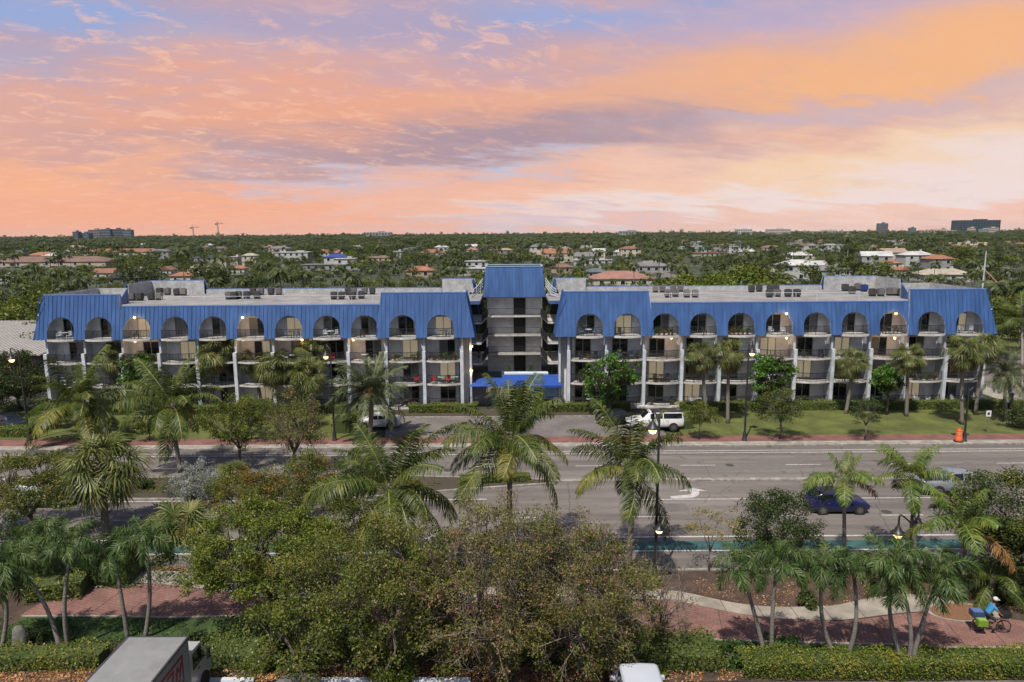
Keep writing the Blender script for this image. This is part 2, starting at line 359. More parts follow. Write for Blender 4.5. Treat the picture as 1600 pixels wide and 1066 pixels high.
b = MB(); b.prism([(x5-6, YG(861)), (165, YG(861)), (165, YG(847.5)), (x5-6, YG(847.5))], .001, .005)
b.build('bicycle_lane', m_teal, kind='structure')
b = MB(); b.prism([(-165, YG(861)), (x5-13, YG(861)), (x5-13, YG(847.5)), (-165, YG(847.5))], .001, .005); b.build('bicycle_lane', m_teal, kind='structure')
strip('road_marking', -165, 165, YG(862.5)-.07, YG(862.5)+.07, .009, m_line)
# low raised kerb that separates the two carriageways
strip('median_kerb', G(870, 752).x, 165, YG(754), YG(750.5), .10, m_curb, .13)
# turn arrow: a bent stem and a head
def arrow(cx, cy, s=1.0, flip=1, name='turn_arrow'):
    P = []
    for i in range(9):
        t = i/8*math.pi/2; P.append((-.95*math.cos(t)*1.0+.35, -.62+1.0*math.sin(t)))
    outer = [(-1.9, -1.0), (-.9, -1.0)]
    arc_o = [(-.9+1.45*math.sin(t), .45-1.45*math.cos(t)) for t in [i/8*math.pi/2 for i in range(9)]]
    arc_i = [(-.9+.75*math.sin(t), .0-.35*math.cos(t)-.0) for t in [i/8*math.pi/2 for i in range(9)]][::-1]
    poly = [(-1.9, -1.0)]+arc_o+[(1.25, .45), (.15, 1.15), (-1.05, .45), (-.15, .45)]+arc_i[1:]+[(-1.9, -.62)]
    b = MB(); b.prism([(cx+flip*p[0]*s, cy+p[1]*s) for p in poly], .004, .009); return b.build(name, m_line, kind='structure')
p = G(1083, 771); arrow(p.x, p.y, 1.0)
# median island with its kerb
isl = [(-165, YG(779)), (G(560, 779).x, YG(779)), (G(715, 768).x, YG(767.5)), (G(868, 757).x, YG(758)), (G(872, 754).x, YG(754.5)), (G(850, 750).x, YG(751.0)), (G(640, 744).x, YG(744)), (-165, YG(744))]
b = MB(); b.prism(isl, -.03, .15); b.build('median_kerb', m_curb, kind='structure')
def inset(poly, d):
    n = len(poly); out = []
    for i in range(n):
        a = Vector(poly[i-1]); p = Vector(poly[i]); c = Vector(poly[(i+1) % n]); e1 = (p-a).normalized(); e2 = (c-p).normalized()
        n1 = Vector((-e1.y, e1.x)); n2 = Vector((-e2.y, e2.x)); k = (n1+n2); k = k/max(.35, k.dot(n1)); out.append(tuple(p+k*d))
    return out
b = MB(); b.prism(inset(isl, .25), 0, .165); b.build('median_bed', m_soil, kind='structure')

for k, (u, v, w, d) in enumerate(((1120, 735, 7.5, 1.6), (680, 722, 4.5, 2.2), (1560, 742, 6, 1.4), (1010, 800, 3.2, 1.5), (1180, 720, 14, .5), (400, 712, 8, 1.1))):
    p = G(u, v); strip('road_patch', p.x, p.x+w, p.y, p.y+d, .003, M('dark_patch', (.145, .130, .120), (.12, .108, .10), scale=2, rough=.9, bump=.2, bscale=30) if k % 2 == 0 else m_asph2)
for u, v in ((905, 770), (1140, 727), (1385, 800), (700, 735)):
    p = G(u, v); b = MB(); b.lathe(p.x, p.y, [(.36, .004), (.36, .012), (0, .012)], 18); b.build('manhole_cover', M('cast_iron', (.06, .055, .05), rough=.6), kind='structure')
# near side: bed, winding concrete and brick path, lawn, car park
strip('kerb', -170, 170, Y_NEAR-.2, Y_NEAR, .13, m_curb, .17)
strip('mulch_bed', -170, 170, YG(1068), Y_NEAR-.2, .05, m_mulch, .1)
strip('parking_area', -170, 170, -40, YG(1068)-.05, .03, M('old_asphalt', (.15, .135, .12), (.10, .09, .08), scale=2, rough=.9, dirt=.3, bump=.2, bscale=20), .08)
conc_top = [(-160, 938), (0, 934), (100, 928), (140, 917), (170, 905), (200, 897), (270, 893), (350, 905), (430, 915), (600, 920), (800, 920), (960, 921), (1030, 922), (1075, 928), (1110, 937), (1150, 945), (1200, 951), (1300, 950), (1350, 938), (1400, 930), (1450, 931), (1490, 941), (1540, 950), (1600, 962), (1760, 968)]
brick_top = [(-160, 944), (0, 938), (105, 930), (150, 921), (200, 914), (240, 914), (300, 920), (360, 928), (430, 938), (600, 946), (800, 946), (960, 938), (1020, 939), (1070, 943), (1110, 953), (1150, 961), (1200, 968), (1300, 973), (1350, 968), (1400, 961), (1450, 957), (1500, 960), (1545, 965), (1600, 975), (1760, 985)]
brick_bot = [(-160, 968), (0, 967), (120, 966), (200, 967), (260, 969), (360, 966), (430, 965), (600, 985), (800, 995), (960, 996), (1040, 998), (1090, 1001), (1120, 1004), (1200, 1006), (1300, 1009), (1400, 1011), (1470, 1017), (1500, 1016), (1600, 1016), (1760, 1018)]
def edge(pl):
    P = [G(*p) for p in pl]; xs = [p.x for p in P]; ys = [p.y for p in P]
    xx = np.linspace(xs[0], xs[-1], 400); yy = np.interp(xx, xs, ys); k = np.hanning(19); k /= k.sum()
    ys2 = np.convolve(np.pad(yy, 9, mode='edge'), k, 'valid')
    return lambda x: float(np.interp(x, xx, ys2))
e_ct, e_bt, e_bb = edge(conc_top), edge(brick_top), edge(brick_bot)
def path(name, lo, hi, z, th, m, step, gap, x0, x1, piece, base_m, skew=0.0, rows=1):
    """a path laid in panels: each panel its own piece, joints open between them"""
    xs = np.arange(x0, x1, .6); b = MB()
    for a, c in zip(xs[:-1], xs[1:]):
        b.prism([(a, lo(a)), (c, lo(c)), (c, hi(c)), (a, hi(a))], z-th-.03, z-.025)
    base = b.build(name, base_m, kind='structure'); x = x0; rng = random.Random(3)
    while x < x1-step:
        w = step*rng.uniform(.9, 1.1); a0 = x+gap/2; a1 = x+w-gap/2
        for r in range(rows):
            f0 = r/rows; f1 = (r+1)/rows; g = gap/2/max(.5, (hi(x)-lo(x)))
            def pt(xx, f): 
                y = lo(xx)+(hi(xx)-lo(xx))*f; return (xx+skew*(f-.5), y)
            n = 3; low = [pt(a0+(a1-a0)*i/n, f0+g) for i in range(n+1)]; top = [pt(a0+(a1-a0)*i/n, f1-g) for i in range(n+1)][::-1]
            b = MB(); dz = rng.uniform(-.004, .004); b.prism(low+top, z-th, z+dz); b.build(piece, m, base)
        x += w
    return base
path('concrete_path', e_bt, e_ct, .10, .06, m_conc2, 1.75, .035, -26, 27, 'paving_panel', m_soil)
path('brick_path', lambda x: e_bb(x)+.12, lambda x: e_bt(x)-.03, .095, .06, m_brick2, 1.9, .03, -26, 27, 'paving_panel', m_soil, .5)
b = MB(); xs = np.arange(-26, 27, .5)
for a, c in zip(xs[:-1], xs[1:]): b.prism([(a, e_bb(a)), (c, e_bb(c)), (c, e_bb(c)+.11), (a, e_bb(a)+.11)], .02, .13)
b.build('path_edging', m_conc2, kind='structure')
b = MB()
for a, c in zip(xs[:-1], xs[1:]):
    b.prism([(a, e_bb(a)-2.1), (c, e_bb(c)-2.1), (c, e_bb(c)-.01), (a, e_bb(a)-.01)], 0, .085)
b.build('near_lawn', m_lawn2, kind='structure')
# ring bed beside the path on the right
p = G(1500, 957, .1); b = MB(); c = [(p.x+1.55*math.cos(t)*1.1, p.y+.95*math.sin(t)) for t in np.linspace(0, 2*math.pi, 25)[:-1]]
c2 = [(p.x+1.38*math.cos(t)*1.1, p.y+.80*math.sin(t)) for t in np.linspace(0, 2*math.pi, 25)[:-1]]
b.prism(c, .05, .135); b.build('bed_edging', m_conc2, kind='structure')
b = MB(); b.prism(c2, .05, .15); b.build('ring_bed', M('dry_soil', (.20, .10, .05), (.12, .06, .03), scale=8, rough=1, bump=.6), kind='structure')

# ------------------------------------------------------------------ the apartment building
m_blue = M('blue_metal_roofing', (.054, .122, .300), (.038, .094, .245), scale=.9, rough=.42, dirt=.22, dscale=1.3, spec=.4, stretch=(1.3, 1, .16))
m_bluecap = M('pale_blue_flashing', (.10, .20, .46), (.08, .16, .38), scale=2, rough=.4)
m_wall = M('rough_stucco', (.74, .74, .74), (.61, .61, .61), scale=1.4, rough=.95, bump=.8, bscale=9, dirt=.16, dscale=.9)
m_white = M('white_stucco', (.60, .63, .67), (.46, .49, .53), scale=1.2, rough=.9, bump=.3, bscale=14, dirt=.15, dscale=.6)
m_fin = M('blue_grey_and_shaded_stucco', (.46, .50, .57), (.38, .42, .48), scale=1.2, rough=.9, bump=.4, bscale=12)
m_slab = M('slab_paint', (.62, .60, .57), (.45, .43, .41), scale=2.5, rough=.85, dirt=.22, dscale=1.4)
m_tile = M('balcony_floor', (.34, .32, .30), (.17, .15, .14), scale=3, rough=.8)
m_roof = M('roof_membrane', (.30, .29, .28), (.20, .19, .185), scale=.7, rough=.9, dirt=.25, dscale=.25, bump=.2)
m_parab = M('parapet_back', (.50, .51, .51), (.33, .33, .33), scale=3.5, rough=.9, bump=.6, bscale=12, dirt=.22, dscale=1.0)
m_iron = M('black_iron', (.020, .020, .022), (.014, .014, .015), rough=.5)
m_alu = M('aluminium_door_frame', (.34, .33, .31), (.28, .27, .26), rough=.4, metal=.3)
m_glassd = M('dark_window_glass', (.012, .015, .018), (.006, .008, .010), scale=.8, rough=.06, spec=.6)
def glass():
    m = bpy.data.materials.new('clear_glass'); m.use_nodes = True; N = m.node_tree.nodes; L = m.node_tree.links; N.clear()
    o = N.new('ShaderNodeOutputMaterial'); t = N.new('ShaderNodeBsdfTransparent'); t.inputs[0].default_value = (.93, .94, .93, 1)
    g = N.new('ShaderNodeBsdfGlossy'); g.inputs[1].default_value = .05; f = N.new('ShaderNodeFresnel'); x = N.new('ShaderNodeMixShader')
    L.new(f.outputs[0], x.inputs[0]); L.new(t.outputs[0], x.inputs[1]); L.new(g.outputs[0], x.inputs[2]); L.new(x.outputs[0], o.inputs[0]); return m
m_glass = glass()
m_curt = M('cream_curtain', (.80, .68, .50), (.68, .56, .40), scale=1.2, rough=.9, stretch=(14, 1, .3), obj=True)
_b = m_curt.node_tree.nodes['Principled BSDF']; _b.inputs['Emission Color'].default_value = (1, .80, .52, 1); _b.inputs['Emission Strength'].default_value = .38   # added glow brightens curtains in the shaded recesses, no lamp behind
m_bulb = emat('lit_bulb', (1.0, .62, .26), 3.4)
m_awn = M('blue_canvas', (.012, .060, .30), (.008, .045, .22), scale=2, rough=.7)
BC = .35; BW = 4.275; B0 = 6.05
FY = 76.0; SLOPE = .222; ZB = 8.35; ZR = 11.35; ZM = 12.05; ZT = 13.35; YB = 75.88
FL = [.35, 3.02, 5.70, 8.40]
bldg = thing('apartment_building', 'long white four storey apartment block under blue metal mansard roofs', 'building', (BC, FY, 0))
def pm(name, mb, m, parent=None, kind=None, smooth=False):
    """a part whose shape was laid out in world coordinates"""
    me = mb.data(name, m, smooth); o = link(name, me, parent or bldg, kind=kind)
    if parent is None: o.matrix_parent_inverse = Matrix.Translation((-BC, -FY, 0))
    return o
def inst(name, me, x, y, z, parent=None, rz=0.0, sc_=None):
    o = link(name, me, parent or bldg, (x-BC, y-FY, z), (0, 0, rz), sc_); return o
def bayx(s, i): return BC+s*(B0+BW*(i+.5))
def colx(s, i): return BC+s*(B0+BW*i)
YW = 77.75
for s in (-1, 1):
    xa, xb = sorted((colx(s, 0)+s*.5, colx(s, 11)))
    b = MB(); b.box((xa+xb)/2, (YW+.15+100.6)/2, 0, xb-xa, 100.6-YW-.15, ZR-.02); pm('wing_body', b, m_wall)
    xa = xa if s > 0 else xa; b = MB(); b.box((xa+xb)/2, (76.9+100.9)/2, ZR-.25, xb-xa-.1, 24.0, .27); pm('flat_roof', b, m_roof)
    # stepped end wall beside the lobby court
    b = MB(); b.box(colx(s, 0)-s*.95, 77.35, 0, .22, .95, ZB-.05); pm('end_wall', b, m_white if s > 0 else m_fin)  # left wall takes the blue-grey tone as painted shade under the mansard
    # the bays
DATA = {(-1, 3): 'dcdddddcddc'[::-1], }
top = {-1: 'cdddcddcddd'.replace('x', 'd'), 1: 'dcdddddddd' + 'h'}
# inner to outer, per floor (0 = ground floor): c curtain drawn, h half drawn, d dark
CUR = {(-1, 3): 'cdddchddcdd', (-1, 2): 'dcdddhddcdd'[:7]+'cddd', (-1, 1): 'cdddddddddd', (-1, 0): 'dddddchdcdd'[:11],
       (1, 3): 'dcddddddddh', (1, 2): 'dddddcdcddd', (1, 1): 'ddcdddcdddd', (1, 0): 'dddcdddddcd'}
CUR[(-1, 3)] = ''.join({0: 'c', 4: 'c', 8: 'c'}.get(i, 'd') for i in range(11))
CUR[(-1, 2)] = ''.join({1: 'c', 5: 'h', 7: 'c'}.get(i, 'd') for i in range(11))
CUR[(-1, 0)] = ''.join({4: 'h', 5: 'c', 9: 'c'}.get(i, 'd') for i in range(11))
# shared door, railing and slab meshes
DW, DH = 1.78, 2.12
b = MB()
for x in (-DW/2, 0, DW/2): b.box(x, 0, 0, .06, .08, DH)
for z in (0, DH-.06): b.box(0, -.003, z, DW+.06, .08, .06)
me_frame = b.data('door_frame', m_alu)
b = MB(); b.box(0, 0, 0, DW/2-.07, .02, DH-.13); me_paned = b.data('pane', m_glassd); me_panec = b.data('pane', m_glass)
b = MB(); n = 15
for i in range(n):
    x0 = -DW/4+.04+(DW/2-.08)*i/n; x1 = -DW/4+.04+(DW/2-.08)*(i+1)/n; ya = .015*(i % 2); yb = .015*((i+1) % 2)
    b.quad((x0, ya, 0), (x1, yb, 0), (x1, yb, DH-.14), (x0, ya, DH-.14))
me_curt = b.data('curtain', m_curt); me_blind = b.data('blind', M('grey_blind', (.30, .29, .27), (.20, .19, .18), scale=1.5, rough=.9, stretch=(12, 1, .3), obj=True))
b = MB(); b.box(0, 0, 0, DW/2-.07, .02, DH-.13); m_blind = M('grey_blind', (.30, .29, .27), (.20, .19, .18), scale=1.5, rough=.9, stretch=(12, 1, .3), obj=True); rb = random.Random(9); b2 = b; me_dark = b.data('dark_room', M('dark_room', (.03, .03, .03), rough=1))
def arc(x, hw, bulge): return -bulge*(1-(x/hw)**2)
def slab_mesh(hw, bulge, back, th):
    b = MB(); n = 14; xs = [-hw+2*hw*i/n for i in range(n+1)]
    b.prism([(x, arc(x, hw, bulge)) for x in xs]+[(hw, back), (-hw, back)], -th, 0, 0)
    me = b.data('balcony_slab', [m_slab]); return me
def rail_mesh(hw, bulge, h, step):
    b = MB(); n = int(2*hw/step); xs = [-hw+2*hw*i/n for i in range(n+1)]
    for i, x in enumerate(xs):
        w = .028 if i % 8 else .05
        b.box(x, arc(x, hw, bulge)+.06, 0, w, w, h)
    for z in (.10, h-.06):
        for a, c in zip(xs[:-1], xs[1:]):
            b.slab([(a, arc(a, hw, bulge)+.035, z), (c, arc(c, hw, bulge)+.035, z), (c, arc(c, hw, bulge)+.085, z), (a, arc(a, hw, bulge)+.085, z)], (0, 0, .05))
    return b.data('railing', m_iron)
HW = BW/2-.16
me_slab = slab_mesh(HW, .62, 1.62, .17); me_rail = rail_mesh(HW-.03, .60, 1.05, .135)
me_slabt = slab_mesh(1.52, .50, 1.9, .20); me_railt = rail_mesh(1.44, .40, 1.05, .13)
b = MB(); b.box(0, 0, 0, .36, .36, 6.75); me_pil = b.data('pillar', m_white)
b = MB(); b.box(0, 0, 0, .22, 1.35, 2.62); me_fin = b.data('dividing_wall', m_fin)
b = MB(); b.box(0, 0, 0, .20, .06, 2.60); me_finf = b.data('wall_end', m_fin)
for s in (-1, 1):
    for i in range(12):
        x = colx(s, i); inst('pillar', me_pil, x, FY+.05, 0)
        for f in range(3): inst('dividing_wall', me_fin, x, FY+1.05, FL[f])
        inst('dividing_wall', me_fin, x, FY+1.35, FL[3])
    for i in range(11):
        x = bayx(s, i)
        for f in range(4):
            z = FL[f]; dx = x-s*(.35 if f < 3 else -.05)
            if f < 3:
                inst('balcony_slab', me_slab, x, FY+.12, z); inst('railing', me_rail, x, FY+.12, z+.002)
            else:
                ax = x+s*.2; inst('balcony_slab', me_slabt, ax, YB+.02, z); inst('railing', me_railt, ax, YB+.05, z+.002)
            k = CUR[(s, f)][i]
            o = inst('sliding_door', me_frame, dx, YW+.11, z+.02)
            for h in (-1, 1):
                c = k == 'c' or (k == 'h' and h == 1)
                link('pane', me_panec if c else me_paned, o, (h*DW/4, .0, .06))
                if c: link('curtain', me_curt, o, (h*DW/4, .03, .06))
                elif rb.random() < .22:
                    o.children[-1].data = me_panec; link('blind', me_blind, o, (h*DW/4, .03, .06))
    # soffit that closes the top floor balconies
    xa, xb = sorted((colx(s, 0)-s*.9, colx(s, 11)+s*.9)); b = MB(); b.box((xa+xb)/2, 77.25, 11.0, xb-xa, 1.15, .12); pm('soffit', b, m_wall)
    b = MB(); b.box((xa+xb)/2, FY-.25+.6, -.02, xb-xa, 1.6, .36); pm('plinth', b, m_slab)
# --- mansard panels with arched openings
def my(z, d=0.0): return YB+(z-ZB)*SLOPE+d
ARR = 1.50; ZSP = 9.42
def mansard(xb0, xb1, xt0, xt1, ztop, arches, d, mirror=None, name='mansard_roof', seams=True, th=.14):
    """sloping metal panel from ZB to ztop in front (or, mirrored, behind); arches: centre x of each opening"""
    def Yz(z, e=0.0):
        y = my(z, d+e); return y if mirror is None else mirror-y
    edges = []; arches = sorted(arches)
    b = MB()
    def xs_top(x):
        t = (x-xb0)/(xb1-xb0); return x if (xb0+1.2 < x < xb1-1.2) else None
    cuts = [xb0]
    for a in arches: cuts += [a-ARR, a+ARR]
    cuts.append(xb1)
    def quadface(P):
        V = [(x, Yz(z), z) for x, z in P]; W = [(x, Yz(z, th), z) for x, z in P]
        nn = len(P); b.add(V+W, [tuple(range(nn)), tuple(range(nn, 2*nn))[::-1]], 0)
    def side(p, q):
        b.quad((p[0], Yz(p[1]), p[1]), (q[0], Yz(q[1]), q[1]), (q[0], Yz(q[1], th), q[1]), (p[0], Yz(p[1], th), p[1]), 1)
    def inner_x(x):   # where a vertical line at x meets the leaning outer edge
        return x
    L0 = arches[0]-ARR if arches else None
    for k in range(0, len(cuts), 2):
        a, c = cuts[k], cuts[k+1]
        P = [(a, ZB), (c, ZB), (c if c != xb1 else xt1, ztop), (a if a != xb0 else xt0, ztop)]
        quadface(P)
        if a != xb0: side((a, ZSP), (a, ZB))
        if c != xb1: side((c, ZB), (c, ZSP))
    for a in arches:
        n = 14; th_ = [math.pi-math.pi*i/n for i in range(n+1)]
        pa = [(a+ARR*math.cos(t), ZSP+1.45*math.sin(t)) for t in th_]
        for p, q in zip(pa[:-1], pa[1:]):
            quadface([p, q, (q[0], ztop), (p[0], ztop)]); side(p, q)
    side((xb0, ZB), (xt0, ztop)); side((xt1, ztop), (xb1, ZB)); 
    for k in range(0, len(cuts), 2): side((cuts[k], ZB), (cuts[k+1], ZB))
    o = pm(name, b, [m_blue, m_white])
    # flashing along the top
    f = MB(); y0 = Yz(ztop, -.05); y1 = Yz(ztop, th+.05); f.box((xt0+xt1)/2, (y0+y1)/2, ztop-.08, xt1-xt0+.06, abs(y1-y0), .12); pm('flashing', f, m_bluecap, o) if False else None
    fo = link('flashing', f.data('flashing', m_bluecap), o)
    if seams:
        g = MB(); step = .475; k0 = math.ceil((xb0+.1)/step)
        x = k0*step
        while x < xb1-.06:
            zb = ZB
            for a in arches:
                if abs(x-a) < ARR+.03:
                    zb = ZSP+1.45*math.sqrt(max(0, 1-((x-a)/ARR)**2)) if abs(x-a) < ARR else ZSP
            ze = ztop-.06
            if x < xt0: ze = ZB+(ztop-ZB)*(x-xb0)/(xt0-xb0)-.05
            if x > xt1: ze = ZB+(ztop-ZB)*(xb1-x)/(xb1-xt1)-.05
            if x > xb0+.06 and ze > zb+.1:
                V = [(x-.022, Yz(zb, -.002), zb), (x+.022, Yz(zb, -.002), zb), (x+.022, Yz(ze, -.002), ze), (x-.022, Yz(ze, -.002), ze)]
                g.slab(V, (0, -.055 if mirror is None else .055, 0))
            x += step
        link('standing_seam', g.data('standing_seam', m_blue), o, kind='stuff')
    return o
def slope_side(xb, xt, y0, y1, zt0, zt1, sgn, th=.14, seam=True, y0t=None, y1t=None):
    """end panel of the mansard, running back from the street"""
    y0t = y0 if y0t is None else y0t; y1t = y1 if y1t is None else y1t
    b = MB(); b.slab([(xb, y0, ZB), (xb, y1, ZB), (xt, y1t, zt1), (xt, y0t, zt0)][::(1 if sgn < 0 else -1)], (-sgn*th, 0, 0)); o = pm('mansard_end', b, m_blue)
    g = MB(); y = y0+.4
    while seam and y < y1-.2:
        t = (y-y0)/(y1-y0); zt = zt0+(zt1-zt0)*t-.05
        g.slab([(xb, y-.022, ZB), (xb, y+.022, ZB), (xt, y+.022, zt), (xt, y-.022, zt)], (sgn*.05, 0, 0)); y += .475
    if seam: link('standing_seam', g.data('standing_seam', m_blue), o, kind='stuff')
    return o
XE = 54.25; XI = 4.55; XM0 = B0+BW*2+.85; XM1 = B0+BW*9-.15
for s in (-1, 1):
    def A(idx): return [bayx(s, i)+s*.2 for i in idx]
    def mm(a, c, at, ct, zt, idx, d, mirror=None):
        x0, x1 = (BC+s*a, BC+s*c) if s > 0 else (BC-c, BC-a); t0, t1 = (BC+s*at, BC+s*ct) if s > 0 else (BC-ct, BC-at)
        return mansard(x0, x1, t0, t1, zt, A(idx), d, mirror)
    mm(XI, XM0+.25, XI+1.0, XM0-.35, ZT, (0, 1), -.01)
    mm(XM0-.05, XM1+.05, XM0-.05, XM1+.05, ZM, range(2, 9), .07)
    mm(XM1-.2, XE, XM1+.25, XE-1.05, ZT, (9, 10), -.01)
    MIR = FY+101.2
    mm(XI+.3, 10.9, XI+1.2, 10.5, ZT, (), -.01, MIR); mm(10.8, 44.8, 10.8, 44.8, ZM, (), .07, MIR); mm(44.6, XE, 45.2, XE-1.05, ZT, (), -.01, MIR)
    # white plastered backs of the high panels
    def back(a, c, y, z0, z1, m=m_parab, name='parapet_wall', th=.12):
        b = MB(); x0, x1 = sorted((BC+s*a, BC+s*c)); b.box((x0+x1)/2, y, z0, x1-x0, th, z1-z0); return pm(name, b, m)
    back(XI+1.1, 10.5, MIR-my(ZT)-.30, ZR, ZT-.05); back(10.6, 45.1, MIR-my(ZM)-.40, ZR, ZM-.05); back(45.3, XE-1.1, MIR-my(ZT)-.30, ZR, ZT-.05)
    back(XI+1.1, XM0-.4, my(ZT)+.35, ZR, ZT-.06); back(XM0-.3, XM1+.2, my(ZM)+.35, ZR, ZM-.06, m_white); back(XM1+.3, XE-1.1, my(ZT)+.35, ZR, ZT-.06)
    # ends: tall, low, tall
    sx = BC+s*XE; tx = BC+s*(XE-1.05)
    slope_side(sx, tx, YB+.02, 87.0, ZT, ZT, s, y0t=my(ZT)+.02); slope_side(sx, tx, 87.0, 93.5, ZM, ZM, s); slope_side(sx, tx, 93.5, MIR-YB-.02, ZT, ZT, s, y1t=MIR-my(ZT)-.02)
    b = MB(); b.box(BC+s*(XE-1.3), 81.9, ZR, .12, 9.9, ZT-ZR-.05); pm('parapet_wall', b, m_parab)
    b = MB(); b.box(BC+s*(XE-1.3), 97, ZR, .12, 6.6, ZT-ZR-.05); pm('parapet_wall', b, m_parab)
    back(XE-5.0, XE-1.2, 87.0, ZR, ZT-.05); back(XE-1.4, XE-1.1, 90.3, ZR, ZM-.05, th=6.4)
    b = MB(); b.slab([(BC+s*(XE-5.0), 86.9, ZR), (BC+s*(XE-5.0), 84.2, ZR), (BC+s*(XE-5.0), 86.9, ZT-.1)], (s*.1, 0, 0)); pm('parapet_brace', b, m_blue)
    # inner ends beside the court
    si = BC+s*XI; ti = BC+s*(XI+1.0)
    slope_side(si, ti, YB+.02, 80.2, ZT, ZT, -s, y0t=my(ZT)+.02); slope_side(si+s*.3, ti+s*.3, 96.5, MIR-YB-.02, ZT, ZT, -s, y1t=MIR-my(ZT)-.02)
    b = MB(); b.box(BC+s*(XI+1.25), 78.8, ZR, .12, 2.8, ZT-ZR-.05); pm('parapet_wall', b, m_parab)
    # wall of the wing facing the court, end wall outside
    b = MB(); b.box(colx(s, 11)+s*.1, 89.3, 0, .22, 23, ZB); pm('end_wall', b, m_white)
    b = MB(); b.box(colx(s, 0)+s*.35, 89.4, 0, .2, 22.6, ZR-.3); pm('court_wall', b, m_wall); b = MB(); b.box(BC+s*5.62, 77.98, 0, 1.0, .2, ZR-.02); pm('end_wall', b, m_wall)
    b = MB(); b.prism([(BC+s*4.4, 86.5), (BC+s*6.6, 86.5), (BC+s*6.6, 97), (BC+s*4.4, 97)][::s], 11.02, 11.36); pm('gallery_roof', b, m_roof); b = MB(); b.box(BC+s*5.45, 86.42, 10.98, 2.1, .1, .42); pm('flashing', b, m_blue)
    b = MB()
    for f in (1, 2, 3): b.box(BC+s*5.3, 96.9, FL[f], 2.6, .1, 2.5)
    pm('recess_shade', b, M('opening_shade', (.006, .006, .007), rough=.6))  # near-black panels stand in for the shade behind the walkways
# --- entrance tower
TY = 95.3; TX = BC
b = MB(); b.box(TX, TY+4.2, 0, 7.7, 5.4, 11.1); pm('tower_body', b, m_wall)
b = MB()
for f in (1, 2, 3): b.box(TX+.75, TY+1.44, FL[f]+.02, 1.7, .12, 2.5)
pm('stair_opening', b, M('opening_shade', (.006, .006, .007), rough=.6))  # near-black slabs on the solid wall stand in for the shaded openings
b = MB(); b.box(TX+.75, TY+1.44, .1, 1.7, .12, 2.6); pm('stair_opening', b, M('opening_shade', (.006, .006, .007), rough=.6)); b = MB(); b.box(TX, 93.4, .1, 8.6, .2, .75); pm('low_wall', b, M('teal_wall', (.05, .12, .13), (.035, .09, .10), scale=2))
for f in (1, 2, 3):
    z = FL[f]; b = MB()
    # walkway wraps forward on both sides in angled steps
    for s in (-1, 1):
        P = [(TX+s*3.75, TY), (TX+s*4.35, 88.2), (TX+s*6.4, 88.2), (TX+s*6.4, 96.8), (TX+s*3.75, 96.5)]
        b.prism(P if s > 0 else P[::-1], z-.20, z)
    b.box(TX, TY+.75, z-.201, 7.5, 1.5, .2); pm('walkway', b, m_slab)
    b = MB(); pts = [(-6.3, 88.3), (-4.30, 88.3), (-3.68, TY+.06), (3.68, TY+.06), (4.30, 88.3), (6.3, 88.3)]
    for p, q in zip(pts[:-1], pts[1:]):
        p = Vector((TX+p[0], p[1])); q = Vector((TX+q[0], q[1])); n = max(2, int((q-p).length/.15))
        for k in range(n):
            c = p.lerp(q, k/n); b.box(c.x, c.y, z, .03, .03, 1.05)
        for zz in (z+.08, z+1.02):
            d = (q-p).normalized(); nn = Vector((-d.y, d.x))*.022
            b.slab([(p.x-nn.x, p.y-nn.y, zz), (q.x-nn.x, q.y-nn.y, zz), (q.x+nn.x, q.y+nn.y, zz), (p.x+nn.x, p.y+nn.y, zz)], (0, 0, .045))
    pm('railing', b, m_iron)
    for s in (-1, 1):     # sloping white flank of the walkway
        b = MB(); b.slab([(TX+s*3.76, TY, z-.2), (TX+s*4.36, 88.2, z-.2), (TX+s*4.36, 88.2, z+.02), (TX+s*3.76, TY, z+.02)], (s*.02, -.03, 0)); pm('walkway_edge', b, m_white)
# tower mansard
def tower_roof():
    y0, z0, z1 = TY-.1, 11.05, 15.25; hb, ht = 4.35, 3.95; b = MB(); sl = .2
    yt = y0+(z1-z0)*sl
    b.slab([(TX-hb, y0, z0), (TX+hb, y0, z0), (TX+ht, yt, z1), (TX-ht, yt, z1)], (0, .14, 0)); o = pm('mansard_roof', b, m_blue)
    g = MB(); x = TX-hb+.3
    while x < TX+hb-.2:
        ze = z1 if abs(x-TX) < ht else z0+(z1-z0)*(hb-abs(x-TX))/(hb-ht)
        ye = y0+(ze-z0)*sl; g.slab([(x-.022, y0, z0), (x+.022, y0, z0), (x+.022, ye, ze), (x-.022, ye, ze)], (0, -.05, 0)); x += .475
    link('standing_seam', g.data('standing_seam', m_blue), o, kind='stuff')
    for s in (-1, 1):
        b = MB(); b.slab([(TX+s*hb, y0+.02, z0), (TX+s*hb, y0+7, z0), (TX+s*ht, y0+6.2, z1), (TX+s*ht, yt+.02, z1)], (-s*.14, 0, 0)); pm('mansard_end', b, m_blue)
    b = MB(); b.slab([(TX-hb+.1, y0+7, z0), (TX+hb-.1, y0+7, z0), (TX+ht-.1, y0+6.2, z1), (TX-ht+.1, y0+6.2, z1)], (0, -.14, 0)); pm('mansard_roof', b, m_blue)
    b = MB(); b.box(TX, y0+3.6, z1-.35, 2*ht-.2, 5.2, .2); pm('flat_roof', b, m_roof)
    b = MB(); b.box(TX, yt+.07, z1-.02, 2*ht+.1, .3, .1); b.box(TX, y0+6.1, z1-.02, 2*ht+.1, .3, .12)
    for s in (-1, 1): b.box(TX+s*ht, y0+3.7, z1-.025, .25, 4.5, .1)
    pm('flashing', b, M('pale_flashing', (.30, .42, .50), (.22, .33, .42), scale=3, rough=.4))
    b = MB(); b.box(TX, TY+1.2, 10.9, 7.9, 1.9, .16); pm('soffit', b, m_wall)
tower_roof()
